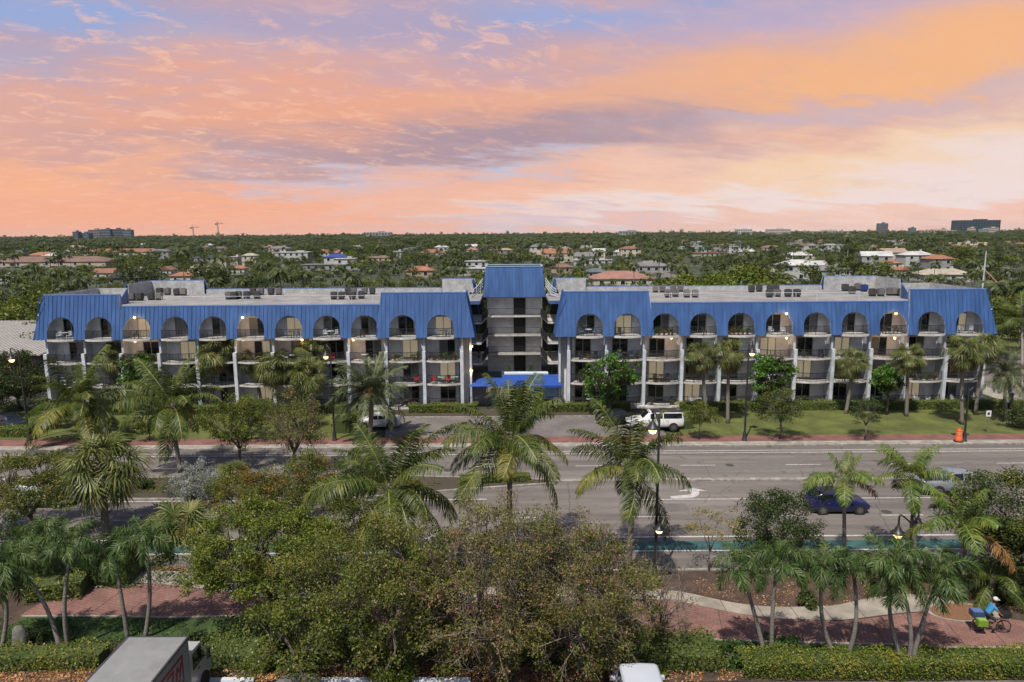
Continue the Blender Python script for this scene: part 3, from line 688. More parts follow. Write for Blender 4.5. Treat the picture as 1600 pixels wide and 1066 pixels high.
# curved white handrails at the roof stairs on both sides
for s in (-1, 1):
    b = MB()
    for k in range(4):
        z = 11.4+k*.35; b.tube([(TX+s*(5.9-.12*k), 91, z), (TX+s*5.0, 92, z+.35), (TX+s*4.45, 93, z+1.1), (TX+s*4.3, 94, z+1.3)], .045, 5)
    for k in range(3): b.tube([(TX+s*(5.6-k*.5), 91.4+k*.8, 11.3), (TX+s*(5.6-k*.5), 91.4+k*.8, 12.9+k*.3)], .04, 5)
    pm('roof_handrail', b, m_white)
# lobby, canvas canopy and mural beneath the tower
b = MB(); b.box(TX+1.3, 79.6, 3.02, 5.2, 1.1, .50); pm('porch_roof', b, m_white)
b = MB(); b.box(TX, 87.0, 0, 12.2, 18.0, .12); pm('court_floor', b, m_asph2)
can = thing('entrance_canopy', 'bright blue canvas canopy stretched in front of the lobby court', 'canopy', (TX, 77, 0))
def canp(name, mb, m, kind=None):
    o = link(name, mb.data(name, m), can, kind=kind); o.matrix_parent_inverse = Matrix.Translation((-TX, -77, 0)); return o
b = MB(); yF, yK = 76.15, 78.7
b.slab([(TX-5.35, yF, 2.62), (TX-1.3, yF, 2.62), (TX-1.6, yK, 3.05), (TX-4.2, yK, 3.05)], (0, 0, .04)); canp('canvas', b, m_awn)
b = MB(); b.slab([(TX-1.28, yF, 2.66), (TX+5.30, yF, 2.66), (TX+5.0, yK, 3.42), (TX-1.6, yK, 3.42)], (0, 0, .04)); b.slab([(TX-1.28, yF, 2.42), (TX+5.3, yF, 2.42), (TX+5.3, yF, 2.66), (TX-1.28, yF, 2.66)], (0, .03, 0))
b.slab([(TX+5.3, yF, 2.42), (TX+5.0, yK, 2.42), (TX+5.0, yK, 3.42), (TX+5.3, yF, 2.66)], (-.03, 0, 0)); canp('canvas', b, m_awn)
b = MB()
for x in (-5.25, -3.2, -1.3, .9, 3.1, 5.2): b.tube([(TX+x, yF+.1, 0), (TX+x, yF+.1, 2.6)], .045, 6)
canp('post', b, m_iron)
fen = thing('iron_fence', 'dark iron picket fence closing the lobby court below the blue canopy', 'fence', (TX, 76.3, 0))
b = MB()
for k in range(66): b.box(TX-5.2+k*.16, 76.35, .1, .03, .03, 1.25)
b.box(TX, 76.35, .2, 10.5, .04, .05); b.box(TX, 76.35, 1.32, 10.5, .04, .05)
o = link('picket', b.data('picket', m_iron), fen, kind='stuff'); o.matrix_parent_inverse = Matrix.Translation((-TX, -76.3, 0))
b = MB()
for x in (-5.3, -2.6, 0, 2.6, 5.3): b.box(TX+x, 76.35, 0, .07, .07, 1.45)
o = link('post', b.data('post', m_iron), fen); o.matrix_parent_inverse = Matrix.Translation((-TX, -76.3, 0))
# painted panel of blue water and pale figures to the right of the entrance
def mural_mat():
    m = bpy.data.materials.new('painted_mural'); m.use_nodes = True; nt = m.node_tree; N = nt.nodes; L = nt.links; b = N['Principled BSDF']
    g = N.new('ShaderNodeNewGeometry'); mp = N.new('ShaderNodeMapping'); mp.inputs['Scale'].default_value = (1, 1, 2.2); L.new(g.outputs['Position'], mp.inputs[0])
    t = N.new('ShaderNodeTexNoise'); t.inputs['Scale'].default_value = 1.3; t.inputs['Detail'].default_value = 2.5; t.inputs['Distortion'].default_value = .8; L.new(mp.outputs[0], t.inputs['Vector'])
    n = N.new('ShaderNodeValToRGB'); n.color_ramp.interpolation = 'CONSTANT'; e = n.color_ramp.elements
    cs = [(0, (.05, .35, .62)), (.40, (.62, .70, .72)), (.47, (.16, .50, .70)), (.54, (.72, .68, .60)), (.60, (.08, .42, .66)), (.67, (.66, .22, .10))]
    while len(e) < len(cs): e.new(.5)
    for i, (p, c) in enumerate(cs): e[i].position = p; e[i].color = (*c, 1)
    L.new(t.outputs[0], n.inputs[0]); L.new(n.outputs[0], b.inputs['Base Color']); b.inputs['Roughness'].default_value = .7; return m
mu = thing('mural_panel', 'painted panel of blue water and pale shapes behind the fence under the canopy', 'mural', (TX+3.6, 77.4, 0))
b = MB(); b.box(0, 0, 1.0, 3.0, .06, 1.5); link('picture', b.data('picture', mural_mat()), mu)
b = MB()
for x in (-1.45, 0, 1.45): b.box(x, .08, .1, .06, .06, 2.4)
link('frame', b.data('frame', m_iron), mu)

b = MB(); b.box(0, 4700, -1.1, 18400, 9620, 82)
hz = b.build('haze', None, kind='stuff'); hz.data.materials.clear(); hm = bpy.data.materials.new('haze_air'); hm.use_nodes = True; hN = hm.node_tree.nodes; hN.clear()
ho = hN.new('ShaderNodeOutputMaterial'); hv = hN.new('ShaderNodeVolumePrincipled'); hv.inputs['Color'].default_value = (.80, .86, .95, 1); hv.inputs['Density'].default_value = 2.2e-5; hm.node_tree.links.new(hv.outputs[0], ho.inputs['Volume']); hz.data.materials.append(hm)
# ------------------------------------------------------------------ vegetation
LEAF = {
 'olive': leafmat('olive_leaves', [(.030, .048, .008), (.062, .092, .014), (.112, .138, .022), (.170, .170, .030)]),
 'ygreen': leafmat('yellow_green_leaves', [(.045, .070, .008), (.090, .130, .014), (.150, .180, .022), (.215, .215, .034)]),
 'mixed': leafmat('mixed_leaves', [(.040, .054, .010), (.090, .112, .018), (.165, .170, .030), (.250, .215, .060)], .35),
 'brown': leafmat('brownish_leaves', [(.075, .065, .022), (.125, .120, .034), (.185, .160, .050), (.235, .150, .080)], .35),
 'dark': leafmat('dark_leaves', [(.016, .030, .008), (.032, .055, .014), (.055, .082, .020), (.085, .105, .028)]),
 'bright': leafmat('bright_leaves', [(.030, .075, .010), (.060, .140, .018), (.095, .200, .028), (.140, .260, .050)]),
 'silver': leafmat('silver_leaves', [(.10, .12, .10), (.19, .21, .18), (.30, .32, .28), (.42, .44, .40)]),
 'orange': leafmat('orange_leaves', [(.060, .075, .015), (.100, .105, .020), (.170, .110, .022), (.270, .135, .026)]),
 'litter': leafmat('fallen_leaf', [(.10, .05, .025), (.22, .10, .04), (.34, .17, .07), (.46, .30, .17)], 0),
 'pink': leafmat('pink_blossom', [(.30, .05, .08), (.40, .09, .12), (.05, .08, .02), (.07, .10, .03)]),
 'hedge': leafmat('hedge_leaves', [(.050, .080, .010), (.105, .145, .018), (.180, .200, .028), (.280, .240, .040)], .35),
 'grasscover': leafmat('ground_cover_leaves', [(.020, .045, .010), (.038, .080, .015), (.060, .115, .022)]),
 'yellow': leafmat('yellow_leaves', [(.12, .12, .02), (.22, .19, .03), (.30, .22, .04)]),
 'far': leafmat('far_tree_leaves', [(.022, .034, .012), (.044, .062, .020), (.072, .090, .026), (.110, .115, .036)], .15, .35),
 'farpalm': leafmat('far_palm_leaves', [(.030, .048, .018), (.060, .080, .028), (.110, .120, .045)], .15, .35),
}
m_bark = M('bark', (.16, .13, .11), (.08, .065, .055), scale=6, rough=.95, bump=.9, bscale=14)
m_bark2 = M('pale_bark', (.24, .19, .165), (.12, .095, .085), scale=5, rough=.95, bump=.8, bscale=14)
m_ptrunk = M('palm_trunk', (.25, .22, .19), (.13, .11, .095), scale=9, rough=.95, bump=1.0, bscale=12, stretch=(1, 1, 3))
m_ptrunk2 = M('ringed_palm_trunk', (.215, .195, .17), (.11, .10, .09), scale=6, rough=.95, bump=.6, bscale=5, stretch=(.3, .3, 5))
m_rachis = M('frond_stem', (.22, .22, .06), (.13, .14, .04), scale=3, rough=.6)
PAL = {
 'coco': leafmat('coconut_frond', [(.028, .050, .010), (.052, .082, .016), (.090, .118, .024), (.170, .175, .045)]),
 'cocoy': leafmat('yellowing_coconut_frond', [(.060, .080, .012), (.110, .125, .020), (.190, .180, .032), (.270, .220, .055)]),
 'date': leafmat('date_palm_frond', [(.050, .070, .035), (.085, .110, .055), (.130, .155, .085), (.190, .200, .110)]),
 'sabal': leafmat('fan_palm_leaf', [(.045, .065, .018), (.095, .120, .032), (.165, .180, .055), (.260, .250, .100)]),
 'sabald': leafmat('dry_fan_palm_leaf', [(.14, .11, .04), (.21, .16, .06), (.28, .21, .09)]),
 'adon': leafmat('glossy_palm_frond', [(.022, .046, .012), (.044, .085, .020), (.080, .130, .032), (.150, .190, .065)]),
 'royal': leafmat('royal_palm_frond', [(.040, .085, .012), (.075, .130, .018), (.130, .180, .028), (.210, .220, .050)]),
 'dead': leafmat('dead_frond', [(.14, .075, .03), (.22, .11, .04), (.30, .17, .07)], .1),
}
def frond_mesh(name, mat, L, e, droop, nl, ll, lw, sweep=.5, hang=.5, seed=0, fluffy=0.0, bare=.12, vup=0.0, tipk=.35):
    """feather leaf growing along +X, lifted by e and bending down by droop; nl leaflet pairs along an arching stem"""
    rng = np.random.default_rng(seed); n = 16; s = np.linspace(0, 1, n+1)
    th = e-droop*s**1.5; dx = np.cos(th); dz = np.sin(th); x = np.concatenate([[0], np.cumsum((dx[1:]+dx[:-1])/2)])*L/n; z = np.concatenate([[0], np.cumsum((dz[1:]+dz[:-1])/2)])*L/n
    yb = rng.uniform(-.06, .06)*L*s**2
    b = MB(); b.tube([(x[i], yb[i], z[i]) for i in range(0, n+1, 2)], [max(.006, .03*L/4*(1-.85*s[i])) for i in range(0, n+1, 2)], 3, 0, False)
    V0 = np.array(b.v); F0 = [f for f in b.f]
    ss = np.repeat(np.linspace(bare, .995, nl), 2); side = np.tile([1., -1.], nl); ss = np.clip(ss+rng.normal(0, .004, ss.size), 0, 1)
    P = np.stack([np.interp(ss, s, x), np.interp(ss, s, yb), np.interp(ss, s, z)], 1); tt = np.interp(ss, s, th)
    T = np.stack([np.cos(tt), 0*tt, np.sin(tt)], 1); U = np.stack([-np.sin(tt), 0*tt, np.cos(tt)], 1); S = np.array([[0, 1., 0]])*side[:, None]
    ll_ = ll*np.clip(np.sin(np.pi*np.clip(ss*.86+.10, 0, 1))**.6, tipk, 1)*rng.uniform(.85, 1.12, ss.size)
    sw = sweep*(.7+.8*ss)+rng.normal(0, .09, ss.size); fl = rng.normal(0, 1, ss.size)*fluffy+vup
    D = unit(S*np.cos(sw)[:, None]+T*np.sin(sw)[:, None]+U*fl[:, None])
    W = lw*rng.uniform(.8, 1.2, ss.size); wv = unit(np.cross(D, U)+1e-6)
    g = np.array([[0, 0, -1.]]); h = hang*rng.uniform(.7, 1.3, ss.size)
    A = P; M1 = P+D*(ll_*.5)[:, None]+g*(ll_*.16*h)[:, None]; D2 = unit(D+g*(h*1.5)[:, None]); E = M1+D2*(ll_*.5)[:, None]
    hw = (wv*W[:, None])*.5
    V = np.stack([A-hw*.6, A+hw*.6, M1+hw, M1-hw, E], 1).reshape(-1, 3); k = np.arange(ss.size)*5
    Fq = np.stack([k, k+1, k+2, k+3], 1); Ft = np.stack([k+3, k+2, k+4, k+4], 1)
    me = bpy.data.meshes.new(name); off = len(V0)
    faces = F0+[tuple(int(i)+off for i in f) for f in Fq]+[(int(f[0])+off, int(f[1])+off, int(f[2])+off) for f in Ft]
    me.from_pydata([tuple(p) for p in V0]+[tuple(p) for p in V], [], faces); me.materials.append(m_rachis); me.materials.append(mat)
    me.polygons.foreach_set('material_index', [0]*len(F0)+[1]*(len(faces)-len(F0))); me.update(); return me
def fan_mesh(name, mat, L, e, droop, seg=28, seed=0, r=.62):
    """fan leaf: a stalk, then narrow folded segments spread round its end, tips bending down"""
    rng = np.random.default_rng(seed); n = 8; s = np.linspace(0, 1, n+1); th = e-droop*s*.6; st = L*(1-r*.8)
    x = np.concatenate([[0], np.cumsum(np.cos(th[1:]))])*st/n; z = np.concatenate([[0], np.cumsum(np.sin(th[1:]))])*st/n
    b = MB(); b.tube([(x[i], 0, z[i]) for i in (0, 3, 6, 8)], [.022, .018, .014, .012], 3, 0, False); nf = len(b.f)
    T = Vector((math.cos(th[-1]-.25), 0, math.sin(th[-1]-.25))); Sd = Vector((0, 1, 0)); U = T.cross(Sd)*-1; H = Vector((x[-1], 0, z[-1])); g = Vector((0, 0, -1))
    for i in range(seg):
        a = R(-112+224*(i+.5)/seg)+rng.normal(0, .03); ln = L*r*(1-.18*abs(a)/2)*rng.uniform(.88, 1.08)
        D = (T*math.cos(a)+Sd*math.sin(a)+U*(.22*(1 if i % 2 else -.3))).normalized(); w = ln*.95/seg*(Sd*math.cos(a)-T*math.sin(a))
        m1 = H+D*ln*.55+g*ln*.05; D2 = (D+g*(.55+droop*.5)*rng.uniform(.5, 1.3)).normalized(); tip = m1+D2*ln*.45
        b.add([H-w*.3, H+w*.3, m1+w, m1-w, tip], [(0, 1, 2, 3), (3, 2, 4)], 1)
    return b.data(name, [m_rachis, mat])
KIND = {}
def fronds(kind):
    if kind in KIND: return KIND[kind]
    Lz = []
    def put(el, me): Lz.append((el, me))
    if kind == 'coco':
        for i, (e, d) in enumerate(((1.32, .7), (1.08, 1.05), (.82, 1.3), (.60, 1.45), (.35, 1.5), (.05, 1.4), (-.35, 1.0))):
            for q in range(2): put(i, frond_mesh('frond', PAL['cocoy'] if q and i in (4, 6) else PAL['coco'], 1, e, d, 74, .27, .0125, .40, .55+.13*i, i*7+q, .14))
    elif kind == 'royal':
        for i, (e, d) in enumerate(((1.35, .7), (1.05, 1.35), (.75, 1.75), (.40, 1.8), (.0, 1.3))):
            for q in range(2): put(i, frond_mesh('frond', PAL['dead'] if (i == 4 and q) else PAL['royal'], 1, e, d, 62, .27, .017, .35, .7, 50+i*7+q, .28))
    elif kind == 'date':
        for i, (e, d) in enumerate(((1.35, .6), (1.1, .9), (.85, 1.1), (.55, 1.2), (.25, 1.25), (-.1, 1.2), (-.5, .9))):
            for q in range(2): put(i, frond_mesh('frond', PAL['date'], 1, e, d, 66, .21, .012, .75, .25, 90+i*7+q, .35))
    elif kind == 'adon':
        for i, (e, d) in enumerate(((1.3, 1.7), (1.0, 2.3), (.65, 2.5), (.3, 2.4), (-.1, 1.8))):
            for q in range(2): put(i, frond_mesh('frond', PAL['adon'], 1, e, d, 56, .36, .019, .6, .75, 130+i*7+q, .75, .12, .1, .55))
    elif kind == 'sabal':
        for i, (e, d) in enumerate(((1.35, .3), (1.0, .6), (.6, .8), (.2, 1.0), (-.25, 1.1), (-.75, .9))):
            for q in range(2): put(i, fan_mesh('frond', PAL['sabald'] if i == 5 else PAL['sabal'], 1, e, d, 28, 170+i*7+q))
    elif kind == 'saw':
        for i, (e, d) in enumerate(((1.3, .2), (1.0, .4), (.65, .5), (.3, .6))):
            for q in range(2): put(i, fan_mesh('frond', PAL['sabal'], 1, e, d, 30, 210+i*7+q, .7))
    KIND[kind] = Lz; return Lz
def trunk_pts(p, q, bow=.0, n=8, ang=0.0):
    p = Vector(p); q = Vector(q); side = Vector((math.cos(ang), math.sin(ang), 0)); out = []
    for i in range(n+1):
        t = i/n; c = p.lerp(q, t); c += side*bow*math.sin(math.pi*t)*(q-p).length; out.append(c)
    return out
PALMN = {}
def palm(kind, base, hub, L, n, label, group=None, seed=0, r=(.20, .13), bow=.03, name=None, cat='palm tree', spread=1.0, boots=True, shaft=False, fmax=None, skirt=True):
    """a palm: curved trunk from base to hub, each leaf an object turned about the hub"""
    rng = random.Random(seed); base = Vector(base); hub = Vector(hub)
    nm = name or {'coco': 'coconut_palm', 'royal': 'royal_palm', 'date': 'date_palm', 'adon': 'christmas_palm', 'sabal': 'fan_palm', 'saw': 'saw_palmetto'}[kind]
    t = thing(nm, label, cat, base, 0, group); h = hub-base
    if shaft: h = h-h.normalized()*.30
    if h.length > .35:
        b = MB(); pts = trunk_pts((0, 0, -.05), h, bow*rng.uniform(.6, 1.3), 10, rng.uniform(0, 6.28)); k = len(pts)
        rs = [r[0]*1.25 if i == 0 else r[0]+(r[1]-r[0])*i/(k-1) for i in range(k)]
        b.tube(pts, rs, 8, 0); b.build('trunk', m_ptrunk2 if kind in ('adon', 'royal') else m_ptrunk, t, True)
        if shaft:
            d = (pts[-1]-pts[-2]).normalized(); b = MB(); b.tube([pts[-1]-d*.1, pts[-1]+d*.35, pts[-1]+d*.75], [r[1]*1.25, r[1]*1.2, r[1]*.5], 8); b.build('crownshaft', M('crownshaft', (.10, .17, .05), (.07, .12, .03), scale=2, rough=.4), t, True); h = h+d*.6
        elif boots:
            b = MB(); b.lathe(h.x, h.y, [(r[1], h.z-.5), (r[1]*1.9, h.z-.2), (r[1]*1.7, h.z+.05), (.02, h.z+.3)], 7)
            for _ in range(16):
                a = rng.uniform(0, 6.28); zz = rng.uniform(-.55, .0); b.tube([(h.x+r[1]*math.cos(a), h.y+r[1]*math.sin(a), h.z+zz), (h.x+r[1]*2.6*math.cos(a), h.y+r[1]*2.6*math.sin(a), h.z+zz+.28)], [.05, .015], 3)
            b.build('leaf_bases', m_bark, t)
    FR = fronds(kind); tiers = max(e for e, _ in FR)+1; ga = 2.39996
    for i in range(n):
        f = (i+.5)/n; tier = min(tiers-1, int(f**(1/spread)*tiers)); me = [m for e, m in FR if e == tier][rng.randrange(2)]
        if me.materials[1] is PAL['dead'] and rng.random() < .5: me = [m for e, m in FR if e == tier][0]
        a = i*ga+rng.uniform(-.3, .3); s = L*rng.uniform(.85, 1.12)*(.8 if tier == 0 and kind != 'coco' else 1)
        link('frond', me, t, h+Vector((math.cos(a), math.sin(a), 0))*r[1]*.6+Vector((0, 0, .12-.25*f)), (rng.uniform(-.45, .45), rng.uniform(-.24, .24), a), (s, s*rng.uniform(.9, 1.1), s))
    return t
def crown_data(name, rng, cl, cr, nleaf, l, w, mats, flat=.75, up=.35, hang=0.0, mi=None):
    """leaves gathered in clumps: cl clump centres (k,3), cr clump radii"""
    k = len(cl); per = np.maximum(4, (nleaf*cr**2/np.sum(cr**2))).astype(int); idx = np.repeat(np.arange(k), per); n = len(idx)
    d = unit(rng.normal(size=(n, 3))); rad = cr[idx]*rng.uniform(0, 1, n)**.42
    C = cl[idx]+d*rad[:, None]*np.array([1, 1, flat]); V, Fq = leaf_quads(C, rng, l, w, up, hang)
    m = (None if mi is None else mi[idx]); return big(name, V, Fq, mats, m)
def tree(base, H, rx, ry, label, cat='tree', mat='olive', n=9000, l=.16, w=.09, clumps=60, cr=.9, zc=None, rz=None, name='broadleaf_tree', group=None, seed=0,
         tr=.18, fork=.28, limbs=6, hollow=.45, bark=None, lean=(0, 0), second=None, sfrac=.15, twigs=1.0, flat=.75, cat2=None, blossom=None, top=None):
    """trunk that forks into limbs and twigs, with clumps of leaves carried by the twig ends"""
    rng = np.random.default_rng(seed+11); base = Vector(base); zc = H*.62 if zc is None else zc; rz = H-zc if rz is None else rz
    t = thing(name, label, cat, base, 0, group)
    u = unit(rng.normal(size=(clumps*3, 3))); rr = rng.uniform(hollow, 1, clumps*3)**.7
    P = u*rr[:, None]*np.array([rx, ry, rz])*.92+np.array([lean[0], lean[1], zc]); P = P[P[:, 2] > H*fork*.9][:clumps]
    if len(P) < 6: P = u[:12]*np.array([rx, ry, rz])*.7+np.array([0, 0, zc])
    P += rng.normal(0, .12, P.shape)*np.array([rx, ry, rz]); crr = cr*rng.uniform(.5, 1.25, len(P))
    F0 = Vector((lean[0]*.15, lean[1]*.15, H*fork)); b = MB()
    b.tube([(0, 0, -.1), F0*.5+Vector((rng.normal()*.08, rng.normal()*.08, 0)), F0], [tr*1.25, tr*.95, tr*.85], 8)
    az = np.arctan2(P[:, 1]-F0.y, P[:, 0]-F0.x); order = np.argsort(az); groups = np.array_split(order, limbs)
    for g in groups:
        if not len(g): continue
        c = Vector(P[g].mean(0)); mid = F0.lerp(c, .55)+Vector((rng.normal()*.2, rng.normal()*.2, rng.uniform(-.2, .3)))
        hub = F0.lerp(c, .8); b.tube([F0-Vector((0, 0, .1)), mid, hub], [tr*.62, tr*.4, tr*.27], 6)
        for i in g:
            p = Vector(P[i]); s0 = mid.lerp(hub, rng.uniform(.1, 1)); m = s0.lerp(p, .5)+Vector((rng.normal()*.12*rx/3, rng.normal()*.12*rx/3, rng.uniform(-.1, .25)))
            b.tube([s0, m, p], [tr*.2, tr*.12, tr*.035], 4, cap=False)
            for _ in range(int(3*twigs)):
                q = p+Vector(rng.normal(size=3))*crr[i]*.75; b.tube([m.lerp(p, rng.uniform(.3, 1)), p.lerp(q, .5)+Vector(rng.normal(size=3))*.06, q], [tr*.07, tr*.045, tr*.02], 3, cap=False)
    b.build('trunk', bark or m_bark, t, True)
    mats = [LEAF[mat]]; mi = None
    if second: mats.append(LEAF[second]); mi = (rng.uniform(0, 1, len(P)) < sfrac).astype(int)
    link('crown', crown_data('crown', rng, P, crr, n, l, w, mats, flat, mi=mi), t)
    if blossom:
        bm_, bn = blossom; link('blossom', crown_data('blossom', rng, P, crr*1.05, bn, l*1.1, w*1.5, [LEAF[bm_]], flat), t)
    return t
def hedge(name, poly, w, h, label, mat='hedge', dens=90, l=.11, cat='hedge', seed=0, z=.1, wob=.12, group=None, wob2=.0):
    """clipped or loose hedge: a leafy shell along a line, soft edges, dark inside"""
    rng = np.random.default_rng(seed); pts = [np.array([p[0], p[1], 0.]) for p in poly]; base = pts[0]; t = thing(name, label, cat, (base[0], base[1], z), 0, group)
    b = MB(); Cs = []
    for a, c in zip(pts[:-1], pts[1:]):
        d = c-a; ln = np.linalg.norm(d); d = d/ln; nn = np.array([-d[1], d[0], 0]); k = int(ln*dens*(w+2*h))
        s = rng.uniform(-.02, 1.02, k); per = rng.uniform(0, w+2*h, k); off = np.where(per < h, -w/2, np.where(per < h+w, per-h-w/2, w/2)); zz = np.where(per < h, per, np.where(per < h+w, h, w+2*h-per))
        bump = np.sin(s*ln*2.1+seed)*np.sin(s*ln*.73)*wob; off = off*(1+bump*.6/max(w, .3)); zz = zz*(1+bump+wob2*np.sin(s*ln*.9+1))
        C = a+d*(s*ln)[:, None]+nn*off[:, None]; C[:, 2] = zz; C += rng.normal(0, .05, C.shape); Cs.append(C-np.array([base[0], base[1], 0]))
        q = [a-nn*w*.40, c-nn*w*.40, c+nn*w*.40, a+nn*w*.40]; b.prism([(p[0]-base[0], p[1]-base[1]) for p in q], 0, h*.88)
    b.build('twigs', M('hedge_inside', (.060, .085, .018), (.030, .045, .010), scale=12, rough=1, bump=1, bscale=10), t)
    V, Fq = leaf_quads(np.concatenate(Cs), rng, l, l*.62, .8); V[:, 2] = np.maximum(V[:, 2], .01)
    link('foliage', big('foliage', V, Fq, LEAF[mat]), t); return t
def shrub(base, r, h, label, mat='dark', n=1500, l=.13, seed=0, cat='shrub', name='shrub', group=None, second=None, clumps=14):
    rng = np.random.default_rng(seed+5); t = thing(name, label, cat, base, 0, group); b = MB()
    u = unit(rng.normal(size=(clumps, 3))); u[:, 2] = np.abs(u[:, 2]); P = u*rng.uniform(.3, .85, (clumps, 1))*np.array([r, r, h]); P[:, 2] += h*.08
    for p in P: b.tube([(0, 0, -.05), Vector(p)*.5+Vector((0, 0, h*.05)), p], [.035, .025, .01], 3, cap=False)
    b.build('stem', m_bark, t); mats = [LEAF[mat]]; mi = None
    if second: mats.append(LEAF[second]); mi = (rng.uniform(0, 1, clumps) < .35).astype(int)
    me = crown_data('foliage', rng, P, np.full(clumps, min(r, h)*.42)*rng.uniform(.7, 1.2, clumps), n, l, l*.6, mats, .8, mi=mi)
    link('foliage', me, t); return t
def scatter(name, poly_uv, n, l, mat, z=.12, seed=0, h=.0, holes=None, up=1.5):
    """loose leaves, ground cover or grass blades over a patch of ground: one object nobody could count"""
    rng = np.random.default_rng(seed); P = np.array([[G(u, v).x, G(u, v).y] for u, v in poly_uv]); lo = P.min(0); hi = P.max(0); C = rng.uniform(lo, hi, (n, 2))
    ins = np.zeros(n, bool); j = len(P)-1
    for i in range(len(P)):
        cnd = ((P[i, 1] > C[:, 1]) != (P[j, 1] > C[:, 1])) & (C[:, 0] < (P[j, 0]-P[i, 0])*(C[:, 1]-P[i, 1])/(P[j, 1]-P[i, 1]+1e-9)+P[i, 0]); ins ^= cnd; j = i
    C = C[ins]; k = np.sin(C[:, 0]*1.7+seed)*np.sin(C[:, 1]*2.3+seed*2)+rng.normal(0, .5, len(C)); C = C[k > -.45]
    Z = z+rng.uniform(0, 1, len(C))**1.5*h*(1+.5*np.sin(C[:, 0]*2.9)); V, Fq = leaf_quads(np.column_stack([C, Z]), rng, l, l*.62, up); V[:, 2] = np.maximum(V[:, 2], z-.02)
    return link(name, big(name, V, Fq, LEAF[mat]), kind='stuff')

# ---- coconut palms along the near bed and beyond the road
def PG(kind, ub, vb, uh, vh, L, n, label, **k):
    base = G(ub, vb); hub = AY(uh, vh, k.pop('y', base.y)); return palm(kind, base, hub, L, n, label, **k)
CG = 'coconut palms along the avenue'
PG('coco', 803, 893, 799, 690, 4.35, 23, 'coconut palm standing dead in front of the blue entrance canopy', seed=3, r=(.19, .14), group=CG)
PG('coco', 981, 890, 984, 730, 4.1, 20, 'coconut palm just left of the tall street lamp with two lit heads', seed=8, r=(.19, .14), group=CG)
PG('coco', 618, 905, 608, 762, 4.6, 22, 'coconut palm in front of the white car, trunk hidden in the big tree', seed=5, r=(.19, .14), group=CG)
PG('coco', 283, 738, 270, 634, 4.7, 25, 'coconut palm rising from the planted median beside the silvery shrub', seed=13, r=(.20, .14), group=CG)
PG('coco', 131, 690, 128, 632, 5.6, 27, 'low broad coconut palm with yellowing fronds by the brick pavement near the picture board', seed=21, r=(.24, .18), group=CG)
PG('coco', 1597, 610, 1597, 500, 4.6, 20, 'coconut palm beyond the side street at the right edge', seed=22, r=(.2, .15), group=CG, y=92)
# date palms
def fruit(t, hub, base):
    b = MB(); rng = random.Random(4); h = hub-base
    for k in range(9):
        a = rng.uniform(0, 6.28); p = Vector((math.cos(a), math.sin(a), 0)); b.tube([h, h+p*.5+Vector((0, 0, .5)), h+p*1.0+Vector((0, 0, .1))], [.05, .04, .03], 4)
        for _ in range(14): q = h+p*1.0+Vector((rng.gauss(0, .12), rng.gauss(0, .12), rng.uniform(-.6, .15))); b.tube([h+p*.95+Vector((0, 0, .1)), q], [.02, .04], 3)
    b.build('fruit_stalk', M('orange_fruit_stalk', (.55, .20, .03), (.38, .14, .03), scale=8), t)
ba = G(577, 690); hb = AY(580, 612, ba.y); t = palm('date', ba, hb, 4.2, 56, 'date palm with orange fruit stalks in front of the left wing', seed=31, r=(.26, .22)); fruit(t, hb, ba)
ba = G(1569, 656); hb = AY(1574, 585, ba.y); palm('date', ba, hb, 3.3, 34, 'date palm on the corner lawn at the right end of the building', seed=33, r=(.24, .2))
# fan palms on the lawn in front of the building
SG = 'fan palms on the lawn before the building'
for i, (ub, vb, uh, vh, L, lb) in enumerate((
    (1103, 655, 1094, 556, 2.0, 'fan palm with a yellow skirt before the right wing, left one of a pair'),
    (1137, 663, 1139, 551, 2.0, 'green fan palm before the right wing, right one of a pair'),
    (1321, 648, 1332, 566, 2.0, 'fan palm between the small street tree and the bright green tree'),
    (1416, 652, 1419, 557, 1.95, 'fan palm with a straight bare trunk near the right end of the lawn'),
    (1503, 665, 1506, 549, 2.1, 'fan palm standing close behind the orange barrel and lamp'),
    (1524, 650, 1540, 540, 2.0, 'fan palm at the right end wall of the building'),
    (184, 640, 178, 563, 1.7, 'slim fan palm before the second column of the left wing'),
    (333, 640, 335, 556, 2.1, 'fan palm before the left wing where a lamp is lit above'),
    (424, 640, 433, 577, 2.1, 'fan palm, right one of the two that touch before the left wing'),
    (410, 636, 398, 570, 1.8, 'fan palm, left one of the two that touch before the left wing'),
    (495, 640, 488, 556, 1.9, 'fan palm directly behind the lit street lamp before the left wing'),
    (478, 650, 480, 592, 2.0, 'low shaggy fan palm below the lamp before the left wing'),)):
    PG('sabal', ub, vb, uh, vh-(6 if uh < 700 else 0), L*(1.25 if uh < 700 else 1.05), 36, lb, seed=40+i, r=(.19, .17), group=SG, bow=.02)
# big shaggy fan palm in the near planting
PG('sabal', 166, 835, 160, 728, 2.9, 40, 'large shaggy fan palm with layered drooping leaves beside the median', seed=60, r=(.24, .22), bow=.01)
for i, (u, v, L, lb) in enumerate(((285, 835, 2.6, 'spreading clump of palmetto behind the left palm cluster'), (365, 752, 1.6, 'small palmetto in the median beyond the silvery shrub'), (170, 706, 1.9, 'small fan leaved palm below the picture board'))):
    p = G(u, v); palm('saw', p, p+Vector((0, 0, .5)), L, 26, lb, seed=70+i, cat='palmetto')
